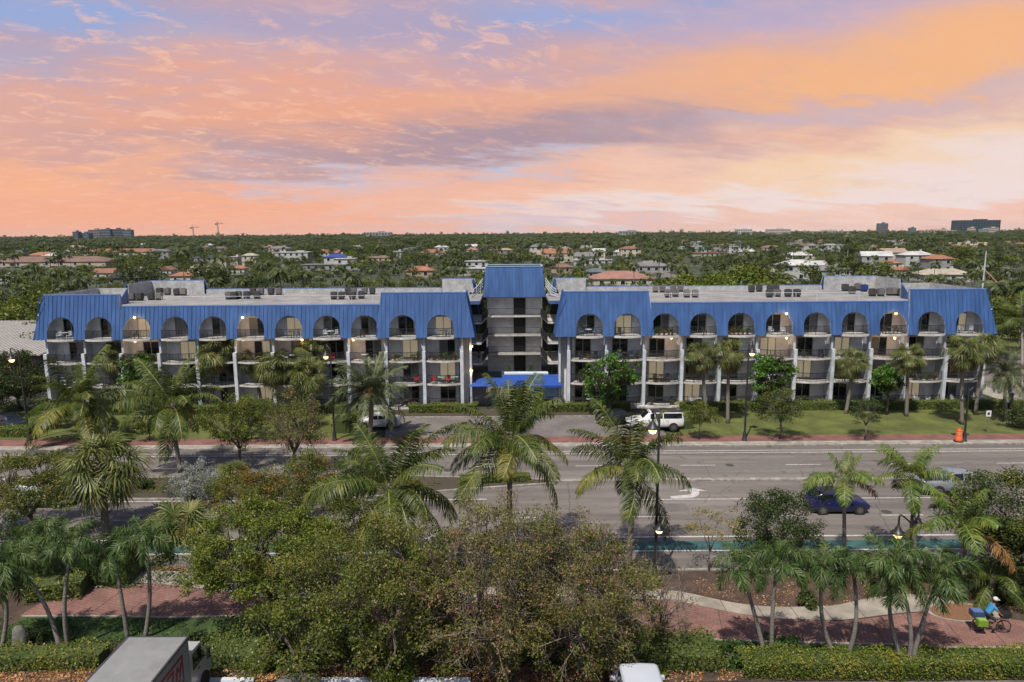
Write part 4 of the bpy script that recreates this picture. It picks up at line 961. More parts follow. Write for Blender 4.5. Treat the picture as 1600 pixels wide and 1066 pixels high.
# royal palms near the right hand kerb
RG = 'young royal palms by the near kerb'
PG('royal', 1318, 892, 1318, 757, 2.7, 10, 'slender royal palm with one brown frond in front of the blue car', seed=83, r=(.13, .10), group=RG, shaft=True, bow=.01)
PG('royal', 1428, 880, 1425, 752, 2.8, 12, 'royal palm in front of the silver pickup, partly browned fronds', seed=86, r=(.16, .12), group=RG, shaft=True, bow=.01)
PG('royal', 1508, 925, 1505, 828, 3.0, 11, 'royal palm nearest the dark round tree with drying lower fronds', seed=87, r=(.15, .12), group=RG, shaft=True, bow=.01)
PG('coco', 1549, 945, 1550, 905, 2.4, 14, 'short young palm in the shade below the dark round tree', seed=88, r=(.1, .08))
# clusters of multi-stemmed palms
AG = 'multi-stemmed palms beside the brick path'
def AP(ub, vb, uh, vh, L, lb, seed): 
    PG('adon', ub, vb, uh, vh, L*.84, 14, lb, seed=seed, r=(.115, .07), group=AG, shaft=True, bow=.05, fmax=None)
AP(1198, 1034, 1160, 893, 2.0, 'palm of the right cluster whose crown reaches farthest over the concrete walk', 101)
AP(1206, 1030, 1213, 886, 1.9, 'palm of the right cluster with a straight stem next to the leftmost stem', 102)
AP(1308, 1036, 1282, 893, 2.0, 'palm leaning left from the pair of stems that cross the brick path', 103)
AP(1320, 1036, 1336, 896, 1.9, 'palm leaning right from the pair of stems that cross the brick path', 104)
AP(1413, 1046, 1390, 884, 2.1, 'palm with a tall stem over the star shaped shadow on the bricks', 105)
AP(1417, 1047, 1412, 915, 2.0, 'low palm between the tall stems over the star shaped shadow', 106)
AP(1422, 1048, 1465, 903, 2.1, 'palm whose long stem leans right towards the cyclist', 107)
AP(96, 1022, 30, 880, 2.0, 'palm leaning far left from beside the grey upright stone', 111)
AP(108, 1018, 110, 858, 2.0, 'palm with a pale upright stem near the grey upright stone', 112)
AP(200, 1000, 178, 868, 2.0, 'palm leaning left behind the white box truck', 113)
AP(226, 1000, 229, 852, 2.2, 'straight stemmed palm right behind the white box truck', 114)
AP(2, 1015, 4, 900, 2.1, 'palm cut by the left edge beside the grey upright stone', 115)
AP(40, 930, 62, 842, 2.0, 'palm in the dense left thicket below the olive crown', 116)

# ---- broadleaf trees, near
tree(G(447, 985), 6.4, 4.4, 3.6, 'spreading yellow green tree over the brick path behind the white box truck', mat='ygreen', second='orange', sfrac=.10, n=42000, l=.125, w=.07, clumps=170, cr=.62, zc=4.3, rz=2.1, seed=1, tr=.20, fork=.22, limbs=7, lean=(-1.2, .4), flat=.55, name='spreading_tree')
tree(G(600, 1046), 7.3, 4.3, 3.8, 'dense green tree in the middle of the near thicket beside the yellow green tree', mat='mixed', second='olive', sfrac=.5, n=42000, l=.12, w=.066, clumps=210, cr=.60, zc=4.0, rz=3.2, seed=2, tr=.2, fork=.10, limbs=8)
tree(G(770, 1052), 8.0, 4.6, 3.9, 'tall twiggy tree with thin leaves directly below the entrance palm', mat='mixed', second='brown', sfrac=.55, n=40000, l=.115, w=.06, clumps=270, cr=.58, zc=4.2, rz=3.8, seed=3, tr=.2, fork=.10, limbs=8, bark=m_bark2, twigs=2.2, blossom=('pink', 160))
tree(G(905, 1046), 7.0, 4.0, 3.8, 'thin leaved reddish tree above the parked white van', mat='mixed', second='brown', sfrac=.4, n=34000, l=.115, w=.06, clumps=250, cr=.55, zc=3.6, rz=3.2, seed=4, tr=.18, fork=.10, limbs=7, bark=m_bark2, twigs=2.0, blossom=('pink', 120))
tree(G(470, 1060), 4.6, 3.0, 2.4, 'low dark green tree beside the cab of the box truck', mat='olive', n=9000, l=.14, w=.08, clumps=60, cr=.7, zc=2.3, rz=2.0, seed=5, tr=.14, fork=.2)
tree(G(1030, 1020), 4.6, 2.2, 1.8, 'nearly bare grey branched shrub tree at the edge of the brick path', mat='olive', n=420, l=.11, w=.06, clumps=46, cr=.5, zc=2.9, rz=1.8, seed=6, tr=.14, fork=.2, limbs=5, bark=m_bark2, twigs=3.2, cat='bare tree', name='bare_tree')
tree(G(1108, 893), 3.9, 2.0, 1.6, 'thin yellow leaved sapling beside the green bicycle lane', mat='yellow', n=900, l=.13, w=.07, clumps=26, cr=.5, zc=3.0, rz=.8, seed=7, tr=.06, fork=.35, limbs=4, flat=.3, name='sapling', bark=m_bark2)
tree(G(1212, 888), 4.9, 2.7, 2.4, 'round dark green tree standing left of the blue car', mat='dark', n=14000, l=.13, w=.07, clumps=90, cr=.6, zc=2.9, rz=2.1, seed=8, tr=.14, fork=.2)
tree(G(1575, 915), 6.3, 4.0, 3.6, 'large dark olive tree at the right edge in front of the silver pickup', mat='olive', second='dark', sfrac=.6, n=22000, l=.15, w=.085, clumps=110, cr=.8, zc=4.3, rz=2.3, seed=9, tr=.22, fork=.25)
tree(G(50, 835), 5.7, 5.0, 3.6, 'olive brown tree at the left edge covering the parked silver cars', mat='mixed', second='olive', sfrac=.4, n=26000, l=.14, w=.08, clumps=150, cr=.75, zc=3.7, rz=2.0, seed=10, tr=.2, fork=.25, flat=.5)
tree(G(20, 905), 4.0, 2.6, 2.2, 'dark bushy tree inside the left palm thicket', mat='dark', n=9000, l=.16, w=.09, clumps=50, cr=.7, zc=2.2, rz=1.8, seed=12, tr=.15, fork=.2)
# median trees and shrubs
MG = 'trees planted in the median'
tree(G(377, 735), 6.6, 3.0, 2.6, 'light green tree in the median with an upright airy crown', mat='ygreen', second='olive', sfrac=.5, n=9000, l=.15, w=.085, clumps=80, cr=.65, zc=4.4, rz=2.3, seed=14, tr=.14, fork=.3, group=MG)
tree(G(462, 740), 6.4, 3.0, 2.6, 'brownish thinly leaved tree in the median right of the light green one', mat='brown', second='olive', sfrac=.45, n=6500, l=.14, w=.08, clumps=80, cr=.65, zc=4.2, rz=2.2, seed=15, tr=.15, fork=.3, group=MG, twigs=2)
tree(G(305, 790), 3.4, 2.1, 1.8, 'silvery grey buttonwood between the palmetto and the orange shrubs', mat='silver', n=8500, l=.11, w=.06, clumps=60, cr=.5, zc=1.8, rz=1.6, seed=16, tr=.1, fork=.15, name='silver_buttonwood')
tree(G(470, 800), 4.2, 3.2, 2.6, 'bush of green and orange leaves in the median below the brownish tree', mat='olive', second='orange', sfrac=.35, n=11000, l=.14, w=.08, clumps=80, cr=.65, zc=2.3, rz=1.9, seed=17, tr=.1, fork=.12, cat='shrub', name='croton_shrub')
tree(G(385, 815), 3.6, 2.8, 2.2, 'orange flecked shrub beside the silvery buttonwood', mat='ygreen', second='orange', sfrac=.5, n=9000, l=.14, w=.08, clumps=70, cr=.6, zc=2.0, rz=1.6, seed=18, tr=.1, fork=.12, cat='shrub', name='croton_shrub')
tree(G(540, 850), 3.4, 2.6, 2.2, 'low green shrub at the foot of the palm before the white car', mat='olive', second='brown', sfrac=.3, n=8000, l=.14, w=.08, clumps=60, cr=.6, zc=1.8, rz=1.5, seed=19, tr=.1, fork=.12, cat='shrub', name='croton_shrub')
tree(G(565, 758), 3.0, 2.0, 1.8, 'small dark shrub in the median behind the palm before the white car', mat='dark', n=5000, l=.14, w=.08, clumps=40, cr=.55, zc=1.6, rz=1.3, seed=20, tr=.09, fork=.15, cat='shrub', name='croton_shrub')
# bright green trees close to the facade
BG = 'bright green trees against the facade'
tree(G(222, 650), 7.6, 2.3, 2.0, 'bright green tree before the third bay of the left wing', mat='bright', second='dark', sfrac=.4, n=5500, l=.26, w=.15, clumps=55, cr=.62, zc=5.0, rz=2.5, seed=22, tr=.15, fork=.35, group=BG)
tree(G(952, 650), 6.9, 3.1, 2.4, 'bright green tree before the second bay of the right wing', mat='bright', second='dark', sfrac=.3, n=8500, l=.26, w=.15, clumps=80, cr=.7, zc=4.2, rz=2.6, seed=23, tr=.17, fork=.2, group=BG)
tree(G(1203, 650), 6.6, 2.5, 2.0, 'bright green tree just right of the lit street lamp before the right wing', mat='bright', second='dark', sfrac=.3, n=6000, l=.26, w=.15, clumps=60, cr=.65, zc=4.6, rz=2.0, seed=24, tr=.15, fork=.35, group=BG)
tree(G(1385, 650), 6.2, 1.8, 1.6, 'bright green tree between two fan palms on the right', mat='bright', second='dark', sfrac=.3, n=4000, l=.26, w=.15, clumps=36, cr=.6, zc=4.3, rz=1.7, seed=25, tr=.13, fork=.4, group=BG)
# street trees on the far pavement
TG = 'small street trees in the far pavement'
tree(G(1093, 689), 4.0, 1.6, 1.5, 'smallest street tree, near the back of the white pickup', mat='olive', n=3600, l=.15, w=.08, clumps=40, cr=.45, zc=2.8, rz=1.2, seed=26, tr=.06, fork=.4, group=TG)
tree(G(1218, 688), 5.3, 2.8, 2.4, 'widest street tree, right of the lamp before the right wing', mat='dark', second='olive', sfrac=.5, n=6500, l=.14, w=.075, clumps=70, cr=.6, zc=3.5, rz=1.8, seed=27, tr=.09, fork=.35, group=TG)
tree(G(1351, 688), 4.4, 2.0, 1.8, 'airy street tree beside the open stretch of lawn', mat='dark', n=3600, l=.14, w=.07, clumps=50, cr=.5, zc=3.0, rz=1.5, seed=28, tr=.07, fork=.35, group=TG, flat=.45)
tree(G(385, 690), 4.6, 2.6, 2.2, 'street tree behind the median tree on the left pavement', mat='ygreen', second='olive', sfrac=.5, n=6000, l=.15, w=.08, clumps=60, cr=.6, zc=3.0, rz=1.6, seed=29, tr=.1, fork=.3, group=TG)
tree(G(462, 672), 4.8, 2.6, 2.2, 'bushy tree before the left wing left of the date palm', mat='dark', second='brown', sfrac=.35, n=7000, l=.16, w=.09, clumps=60, cr=.65, zc=3.0, rz=1.8, seed=30, tr=.1, fork=.2, group=TG)
tree(G(235, 690), 2.6, 1.5, 1.2, 'tiny shrub tree on the left pavement beside the picture board', mat='olive', n=2200, l=.14, w=.08, clumps=26, cr=.4, zc=1.7, rz=.9, seed=34, tr=.05, fork=.3, group=TG)
tree(G(88, 668), 3.6, 2.2, 1.8, 'grey green shrub tree before the left end of the building', mat='dark', n=5000, l=.16, w=.09, clumps=40, cr=.55, zc=2.0, rz=1.5, seed=35, tr=.08, fork=.2, group=TG)
# dark trees and a pink flowering one left of the building
LG = 'dark trees beside the neighbouring building'
tree(G(30, 640), 7.2, 4.0, 3.2, 'dark tree with pink blossom on top behind the left street lamp', mat='dark', n=13000, l=.2, w=.12, clumps=80, cr=.95, zc=4.0, rz=3.0, seed=36, tr=.2, fork=.2, group=LG, blossom=('pink', 900))
tree(G(-12, 655), 6.5, 3.6, 3.0, 'dark tree at the left edge by the neighbouring roof', mat='dark', n=9000, l=.2, w=.12, clumps=70, cr=.9, zc=3.6, rz=2.8, seed=37, tr=.2, fork=.2, group=LG)
tree(G(1600, 672), 2.6, 2.2, 1.6, 'low dark shrub tree at the right edge of the corner lawn', mat='dark', n=3500, l=.15, w=.09, clumps=36, cr=.5, zc=1.4, rz=1.1, seed=38, tr=.08, fork=.2)
# ---- hedges
y_h = 74.6
hedge('clipped_hedge', [(G(640, 645).x, y_h), (G(745, 645).x, y_h)], 1.1, .95, 'clipped hedge along the foot of the left wing beside the drive', seed=1, l=.14)
hedge('clipped_hedge', [(G(850, 645).x, y_h), (G(985, 645).x, y_h)], 1.1, .95, 'clipped hedge along the foot of the right wing beside the drive', seed=2, l=.14)
hedge('clipped_hedge', [(G(1065, 645).x, y_h), (57.5, y_h)], 1.2, 1.0, 'long clipped hedge between the open lawn and the right wing', seed=3, l=.15, dens=60)
hedge('clipped_hedge', [(-52, y_h), (G(560, 645).x, y_h)], 1.2, 1.0, 'long clipped hedge along the left wing behind the palms', seed=4, l=.15, dens=55)
hedge('rounded_hedge', [(G(800, 643).x, 74.4), (G(848, 643).x, 74.4)], 1.8, 2.4, 'tall rounded hedge right in front of the lobby fence', seed=5, l=.15, dens=70, wob=.2)
hedge('rounded_hedge', [(G(533, 680).x, 66.4), (G(556, 655).x, 70.5)], 2.0, 1.5, 'clipped hedge block at the left corner of the drive', seed=6, l=.14, dens=80)
hedge('rounded_hedge', [(G(1058, 665).x, 69), (G(1072, 672).x, 67.0)], 1.8, 1.0, 'low hedge behind the tail of the white pickup', seed=7, l=.14, mat='olive', dens=70)
hedge('median_hedge', [(G(718, 757).x, YG(756)), (G(828, 752).x, YG(752.5))], 1.1, .6, 'low hedge at the narrow end of the median', seed=8, l=.12, dens=110)
hedge('clipped_hedge', [(G(5, 683).x, 66.5), (G(50, 683).x, 66.3)], 1.4, 1.0, 'clipped hedge beside the dark car at the left edge', seed=9, l=.14)
hedge('near_hedge', [(G(1165, 1062).x, 28.6), (G(1400, 1062).x, 28.4), (G(1650, 1060).x, 28.5)], 1.3, .75, 'yellow green clipped hedge along the car park at the lower right', seed=10, l=.10, dens=330, wob=.12)
hedge('near_hedge', [(G(-40, 1046).x, 29.2), (G(75, 1040).x, 29.4), (G(165, 1036).x, 29.5)], 1.2, .7, 'green hedge along the car park left of the box truck', seed=11, l=.11, dens=150, wob=.2)
hedge('near_hedge', [(G(325, 1030).x, 29.6), (G(440, 1028).x, 29.5)], 1.8, .8, 'low dark hedge right of the box truck cab', mat='olive', seed=12, l=.12, dens=120, wob=.25)
hedge('near_hedge', [(G(930, 1032).x, 29.6), (G(1120, 1036).x, 29.4)], 2.2, .8, 'loose hedge flecked with yellow behind the white van', mat='olive', seed=13, l=.12, dens=130, wob=.25)
hedge('bed_hedge', [(G(1500, 915).x, 35.6), (G(1640, 925).x, 35.2)], 3.4, 1.1, 'dark green hedge along the walk at the right edge', mat='dark', seed=14, l=.15, dens=100, wob=.3)
hedge('bed_hedge', [(G(60, 925).x, 35.6), (G(160, 905).x, 36.2)], 2.2, 1.0, 'bright green low hedge under the left palm cluster', mat='hedge', seed=15, l=.15, dens=90, wob=.3)
hedge('bed_hedge', [(G(-60, 905).x, 37.2), (G(240, 880).x, 37.6)], 2.4, 1.6, 'deep green thicket hedge between the road and the left palms', mat='dark', seed=16, l=.16, dens=70, wob=.3)
for i, (u, v, r, h, mt, lb) in enumerate(((1222, 1012, 1.0, .7, 'grasscover', 'green mound shrub at the foot of the leftmost right cluster stem'), (1150, 1030, 1.2, .7, 'grasscover', 'green mound shrub between the bare tree and the palms'), (395, 1012, 1.3, .9, 'dark', 'dark shrub right of the truck beside the path'),
    (1085, 1012, 1.2, .6, 'dark', 'dark low shrub below the bare tree'), (430, 1040, 1.0, .6, 'olive', 'olive shrub near the grey car roof'), (1260, 940, .9, .7, 'dark', 'dark shrub in the mulch bed behind the walk'), (60, 1000, .7, .6, 'dark', 'small dark shrub right of the grey upright stone'),
    (300, 1010, 1.0, .7, 'dark', 'small dark shrub behind the truck cab'), (800, 642, .7, .8, 'bright', 'bright bush left of the tall rounded hedge'), (620, 1062, 1.5, .9, 'olive', 'olive shrub under the dense green tree'), (1000, 1045, 1.3, .9, 'olive', 'olive shrub beside the white van roof'))):
    shrub(G(u, v, .08), r, h, lb, mt, n=int(1500*r), l=.13, seed=i)
for i, (u, v, r, h, mt, lb) in enumerate(((130, 768, 1.5, 1.1, 'olive', 'round olive shrub in the median below the large shaggy fan palm'), (225, 762, 1.1, .8, 'dark', 'dark shrub in the median left of the silvery buttonwood'), (20, 765, 1.8, 1.3, 'mixed', 'reddish green shrub in the median at the left edge'), (640, 762, 1.2, .8, 'mixed', 'low shrub in the median right of the palm before the white car'), (180, 872, 1.3, 1.0, 'dark', 'dark shrub at the near kerb behind the left palms'), (330, 872, 1.5, 1.2, 'ygreen', 'yellow green shrub at the near kerb beside the palmetto'))):
    shrub(G(u, v, .12), r, h, lb, mt, n=int(2200*r), l=.13, seed=60+i)
# ---- what nobody could count
scatter('ground_cover', [(1110, 1008), (1480, 1016), (1620, 1018), (1640, 1050), (1140, 1052)], 30000, .09, 'grasscover', z=.11, h=.05, seed=1, up=.6)
scatter('ground_cover', [(-30, 968), (290, 969), (300, 1010), (-30, 1040)], 16000, .09, 'grasscover', z=.10, h=.06, seed=2, up=.6)
scatter('ground_cover', [(330, 970), (1100, 1002), (1120, 1050), (330, 1040)], 26000, .12, 'dark', z=.08, h=.28, seed=3, up=.5)
scatter('fallen_leaves', [(310, 1010), (470, 990), (480, 1068), (320, 1068)], 5200, .13, 'litter', z=.10, h=.02, seed=4)
scatter('fallen_leaves', [(-20, 1045), (190, 1035), (150, 1075), (-20, 1075)], 2600, .12, 'litter', z=.08, seed=5)
scatter('fallen_leaves', [(180, 890), (290, 885), (300, 905), (170, 905)], 1500, .13, 'litter', z=.07, seed=6)
scatter('fallen_leaves', [(1100, 900), (1600, 900), (1600, 958), (1200, 950), (1060, 925)], 3800, .10, 'litter', z=.07, seed=7)
scatter('fallen_leaves', [(480, 1040), (1100, 1040), (1100, 1068), (480, 1068)], 5000, .12, 'litter', z=.09, seed=8)
scatter('ground_cover', [(215, 748), (560, 748), (700, 760), (560, 775), (215, 774)], 9000, .14, 'olive', z=.17, h=.2, seed=9)
scatter('ground_cover', [(-160, 750), (215, 750), (215, 774), (-160, 774)], 7000, .14, 'grasscover', z=.17, h=.12, seed=10)
scatter('ground_cover', [(-80, 870), (1000, 895), (1000, 918), (-80, 925)], 24000, .14, 'dark', z=.07, h=.35, seed=11)
scatter('fallen_leaves', [(1190, 1022), (1160, 1066), (1120, 1066), (1130, 1020)], 900, .12, 'litter', z=.10, seed=12)
# ------------------------------------------------------------------ vehicles
m_tyre = M('tyre_rubber', (.018, .018, .018), rough=.85); m_rim = M('alloy_rim', (.30, .30, .31), (.22, .22, .23), rough=.35, metal=.8)
m_blkp = M('black_plastic', (.018, .018, .019), rough=.5); m_red = M('red_lamp_lens', (.40, .02, .02), rough=.2); m_lens = M('clear_lamp_lens', (.65, .65, .66), rough=.1)
m_chrome = M('chrome', (.6, .6, .6), rough=.15, metal=1)
def paint(name, c, rough=.28):
    if name in MATS: return MATS[name]
    m = M(name, c, vary(c, .93), scale=1.0, rough=rough); m.node_tree.nodes['Principled BSDF'].inputs['Coat Weight'].default_value = .5; return m
def car(pos, rz, st, W, pm_, label, group=None, name='car', cat='car', glass=None, pillars=(), tail=True, topmat=None, wheel_r=.34, axles=(-1.35, 1.35), z=0.0, rack=False):
    """st: stations along the length (x, underside, belt line, roof line, width factor of the roof); nose at +x"""
    t = thing(name, label, cat, (pos[0], pos[1], z), rz, group); st = sorted(st); X = [s[0] for s in st]
    def at(x): return [float(np.interp(x, X, [s[k] for s in st])) for k in (1, 2, 3, 4)]
    hw = W/2; x0, x1 = X[0], X[-1]; Lh = (x1-x0)/2; xm = (x0+x1)/2
    def ring(x):
        zb, zl, zr, k = at(x); e = 1-.22*max(0, abs(x-xm)/Lh-.72)/.28*.8; w = hw*e; c = zr-zl > .06
        P = [(0, zb), (w*.90, zb), (w*.985, zb+.12), (w, zb+(zl-zb)*.45), (w*.985, zb+(zl-zb)*.8), (w*.93, zl)]
        if c: P += [(w*(.93-(.93-k)*.5), zl+(zr-zl)*.55), (w*k, zr-.07), (w*(k-.12), zr-.012), (0, zr+.02)]
        else: P += [(w*.82, zl+.02), (w*.6, zl+.035), (w*.3, zl+.045), (0, zl+.05)]
        return P
    xs = sorted(set([x0+(x1-x0)*i/44 for i in range(45)])); V = []; Fs = []; n = 19
    for x in xs:
        P = ring(x); full = [(x, y, zz) for y, zz in P]+[(x, -y, zz) for y, zz in P[-2::-1]][:]; V += full
    n = len(V)//len(xs)
    for i in range(len(xs)-1):
        for k in range(n-1): Fs.append((i*n+k, (i+1)*n+k, (i+1)*n+k+1, i*n+k+1))
    Fs.append(tuple(range(n))); Fs.append(tuple((len(xs)-1)*n+k for k in range(n))[::-1])
    b = MB(); b.add(V, Fs); b.build('body', pm_, t, True)
    g = glass or m_glassd
    def patch(nm, xa, xb, lo, hi, side, m=g, off=.012, nx=6):
        b = MB(); V = []
        for i in range(nx+1):
            x = xa+(xb-xa)*i/nx; zb, zl, zr, k = at(x); P = ring(x); w0 = P[5]; w1 = P[6]; w2 = P[7]
            for f in (lo, .5*(lo+hi), hi):
                if f < .55: q = f/.55; y = w0[0]+(w1[0]-w0[0])*q; zz = w0[1]+(w1[1]-w0[1])*q
                else: q = (f-.55)/.45; y = w1[0]+(w2[0]-w1[0])*q; zz = w1[1]+(w2[1]-w1[1])*q
                V.append((x, side*(y+off), zz))
        Fq = []
        for i in range(nx):
            for j in range(2): a = i*3+j; Fq.append((a, a+1, a+4, a+3) if side > 0 else (a, a+3, a+4, a+1))
        b.add(V, Fq); return b.build(nm, m, t, True)
    cab = [s for s in st if s[3]-s[2] > .25]; ca, cb = cab[0][0], cab[-1][0]
    ws = [ca+.06]+list(pillars)+[cb-.08]
    for a, c in zip(ws[:-1], ws[1:]):
        for s in (-1, 1): patch('side_window', a+.05, c-.05, .10, .88, s)
    # windscreen and rear window follow the slope of the body
    def across(nm, xa, xb, m=g):
        b = MB(); V = []; nx = 5
        for i in range(nx+1):
            x = xa+(xb-xa)*i/nx; P = ring(x); w = P[8][0]*.98; zt = P[9][1]
            for y in (-1, -.5, 0, .5, 1): V.append((x, y*w, zt+.012-.02*abs(y)))
        b.add(V, [(i*5+j, (i+1)*5+j, (i+1)*5+j+1, i*5+j+1) for i in range(nx) for j in range(4)]); b.build(nm, m, t, True)
    nose = [s for s in st if s[0] > cb]; hood = min(nose, key=lambda s: s[0])[0] if nose else x1
    across('windscreen', cb+.02, hood-.04)
    back = [s for s in st if s[0] < ca]
    if back: across('rear_window', max(s[0] for s in back)+.04, ca-.02)
    for ax in axles:
        for s in (-1, 1):
            y = s*(hw-.10); b = MB(); 
            V = []; m = 20
            for (r_, yy) in ((wheel_r+.07, y-s*.05), (wheel_r+.07, y+s*.112)):
                for k in range(m): a = 2*math.pi*k/m; V.append((ax+r_*math.cos(a), yy, wheel_r+.02+r_*math.sin(a)))
            b.add(V, [(k, (k+1) % m, m+(k+1) % m, m+k) for k in range(m)]+[tuple(m+k for k in range(m))]); b.build('wheel_arch', m_blkp, t)
            w = link('wheel', None, t, (ax, y+s*.02, wheel_r)); b = MB(); 
            for (r_, q, mm) in ((wheel_r, .11, 0), (wheel_r*.68, .125, 1)):
                V = []
                for yy in (-q, q):
                    for k in range(m): a = 2*math.pi*k/m; V.append((r_*math.cos(a), yy, r_*math.sin(a)))
                bb = MB(); bb.add(V, [(k, (k+1) % m, m+(k+1) % m, m+k) for k in range(m)]+[tuple(range(m)), tuple(m+k for k in range(m))[::-1]])
                if mm: 
                    for k in range(5): a = k*2*math.pi/5; bb.slab([(.3*wheel_r*math.cos(a-.35), s*.126, .3*wheel_r*math.sin(a-.35)), (.62*wheel_r*math.cos(a-.25), s*.126, .62*wheel_r*math.sin(a-.25)), (.62*wheel_r*math.cos(a+.25), s*.126, .62*wheel_r*math.sin(a+.25))], (0, s*.004, 0), 1)
                bb.build('rim' if mm else 'tyre', [m_rim, m_blkp] if mm else m_tyre, w)
    zb, zl, zr, k = at(x1-.12); zb2, zl2, zr2, k2 = at(x0+.1)
    for s in (-1, 1):
        b = MB(); b.box(x1-.17, s*hw*.66, zl-.20, .26, hw*.26, .13, rz=-s*.25); b.build('headlight', m_lens, t)
        b = MB(); b.box(x0+.12, s*hw*.70, zl2-.26, .2, hw*.22, .20, rz=s*.25); b.build('tail_light', m_red, t)
        b = MB(); b.box(cb+.05, s*(hw+.08), at(cb)[1]+.02, .16, .2, .13); b.build('mirror', pm_, t)
        for xx in (pillars[:1] or (0,)):
            b = MB(); b.box(xx-.35, s*(hw*.985+.008), at(xx)[1]-.14, .18, .03, .03); b.box(xx+.65, s*(hw*.985+.008), at(xx)[1]-.14, .18, .03, .03); b.build('door_handle', m_chrome, t)
            b = MB(); 
            for q in (xx-.52, xx+.02 if len(pillars) > 0 else xx, xx+1.0):
                if ca-.3 < q < cb+.3: b.box(q, s*(hw*.992), at(q)[0]+.15, .014, .02, at(q)[1]-at(q)[0]-.2)
            b.build('door_seam', m_blkp, t)
    b = MB(); b.box(x1-.06, 0, zb+.05, .10, hw*1.2, .16); b.build('bumper_grille', m_blkp, t)
    b = MB(); b.box(x0+.03, 0, zb2+.12, .04, .5, .13); b.build('number_plate', m_lens, t)
    if topmat:
        b = MB(); V = []; nx = 8
        for i in range(nx+1):
            x = ca+.02+(cb-.04-ca)*i/nx; P = ring(x)
            for y, zz in (P[7], P[8], P[9]): V.append((x, y*1.005, zz+.012))
            for y, zz in (P[8], P[7]): V.append((x, -y*1.005, zz+.012))
        b.add(V, [(i*5+j, (i+1)*5+j, (i+1)*5+j+1, i*5+j+1) for i in range(nx) for j in range(4)]); b.build('roof_panel', topmat, t, True)
    return t
HATCH = [(-2.02, .32, .80, .80, .7), (-1.92, .26, .92, 1.05, .72), (-1.70, .22, .98, 1.38, .74), (-1.30, .2, .98, 1.56, .76), (-.2, .2, .96, 1.60, .77), (.55, .2, .95, 1.50, .76), (.62, .2, .95, 1.47, .76), (1.25, .2, .93, .95, .72), (1.85, .24, .84, .84, .7), (2.10, .32, .66, .66, .7)]
SEDAN = [(-2.30, .35, .85, .85, .7), (-2.15, .28, 1.02, 1.02, .7), (-1.65, .22, 1.05, 1.05, .72), (-.95, .2, .98, 1.42, .72), (-.85, .2, .98, 1.44, .72), (0, .2, .96, 1.48, .73), (.55, .2, .95, 1.42, .72), (1.25, .2, .94, .96, .72), (2.0, .24, .80, .80, .7), (2.30, .34, .62, .62, .7)]
PICK = [(-2.85, .5, 1.18, 1.18, .7), (-2.80, .45, 1.20, 1.22, .74), (-2.74, .42, 1.22, 1.90, .78), (-2.4, .4, 1.22, 1.96, .80), (-.6, .4, 1.22, 1.97, .80), (.6, .4, 1.20, 1.92, .78), (.7, .4, 1.20, 1.88, .78), (1.35, .4, 1.18, 1.22, .74), (2.5, .42, 1.12, 1.12, .72), (2.85, .5, .95, .95, .7)]
VAN = [(-2.4, .4, 1.05, 1.05, .7), (-2.34, .35, 1.1, 1.75, .8), (-2.0, .3, 1.1, 1.92, .82), (.8, .3, 1.08, 1.92, .82), (.95, .3, 1.06, 1.86, .80), (1.7, .3, 1.04, 1.10, .74), (2.3, .34, .9, .9, .7), (2.45, .4, .75, .75, .7)]
p = G(1305, 797); car((p.x, p.y), -.01, HATCH, 1.80, paint('deep_blue_paint', (.007, .010, .060)), 'dark blue compact car with black roof driving right on the avenue', pillars=(-.55, ), topmat=m_blkp, wheel_r=.33, axles=(-1.28, 1.32), name='blue_car', z=.005)
PBED = [(-2.85, .5, 1.15, 1.15, .7), (-2.80, .45, 1.18, 1.18, .7), (-.85, .4, 1.2, 1.2, .72), (-.74, .4, 1.2, 1.80, .76), (-.4, .4, 1.2, 1.88, .78), (.65, .4, 1.2, 1.86, .78), (.8, .4, 1.2, 1.82, .77), (1.55, .4, 1.17, 1.20, .74), (2.6, .42, 1.08, 1.08, .72), (2.9, .5, .95, .95, .7)]
p = G(1489, 769); pk = car((p.x, p.y), .01, PBED, 1.95, paint('dark_silver_paint', (.19, .20, .22)), 'silver pickup in the turn lane half hidden by the dark olive tree', pillars=(.15,), wheel_r=.40, axles=(-1.75, 1.75), name='pickup', cat='pickup', z=.005)
b = MB(); b.box(-1.78, 0, 1.235, 1.75, 1.45, .03); b.build('open_bed_shade', m_blkp, pk)  # dark slab stands in for the shaded inside of the open bed
p = G(1022, 671); car((p.x, p.y), math.pi, PICK, 1.95, paint('white_paint', (.68, .67, .66)), 'white pickup with a dark cap over its bed parked before the right wing', pillars=(-.7, .1), wheel_r=.40, axles=(-1.75, 1.75), name='pickup', cat='pickup', topmat=paint('dark_cap', (.03, .03, .035)), z=.07)
p = G(592, 668); car((p.x, p.y), math.pi, SEDAN, 1.82, paint('white_paint', (.68, .67, .66)), 'white saloon car parked in the drive behind the date palm', pillars=(-.1,), name='white_car', z=.07)
p = G(965, 662); car((p.x, p.y), .35, SEDAN, 1.8, paint('black_paint', (.012, .012, .014)), 'black car parked in the drive behind the white pickup', pillars=(-.1,), name='black_car', z=.07)
p = G(16, 668); car((p.x, p.y), -.5, SEDAN, 1.8, paint('dark_navy_paint', (.012, .014, .022)), 'dark car waiting in the side street at the left edge', pillars=(-.1,), name='dark_car', z=.01)
p = G(72, 788); car((p.x, p.y), 0, SEDAN, 1.8, paint('silver_paint', (.36, .37, .39)), 'silver car on the avenue beneath the olive brown tree', pillars=(-.1,), name='silver_car', z=.005)
p = G(-5, 782); car((p.x, p.y), 0, HATCH, 1.8, paint('white_paint', (.68, .67, .66)), 'white car at the left edge beneath the olive brown tree', pillars=(-.5,), name='white_car', z=.005)
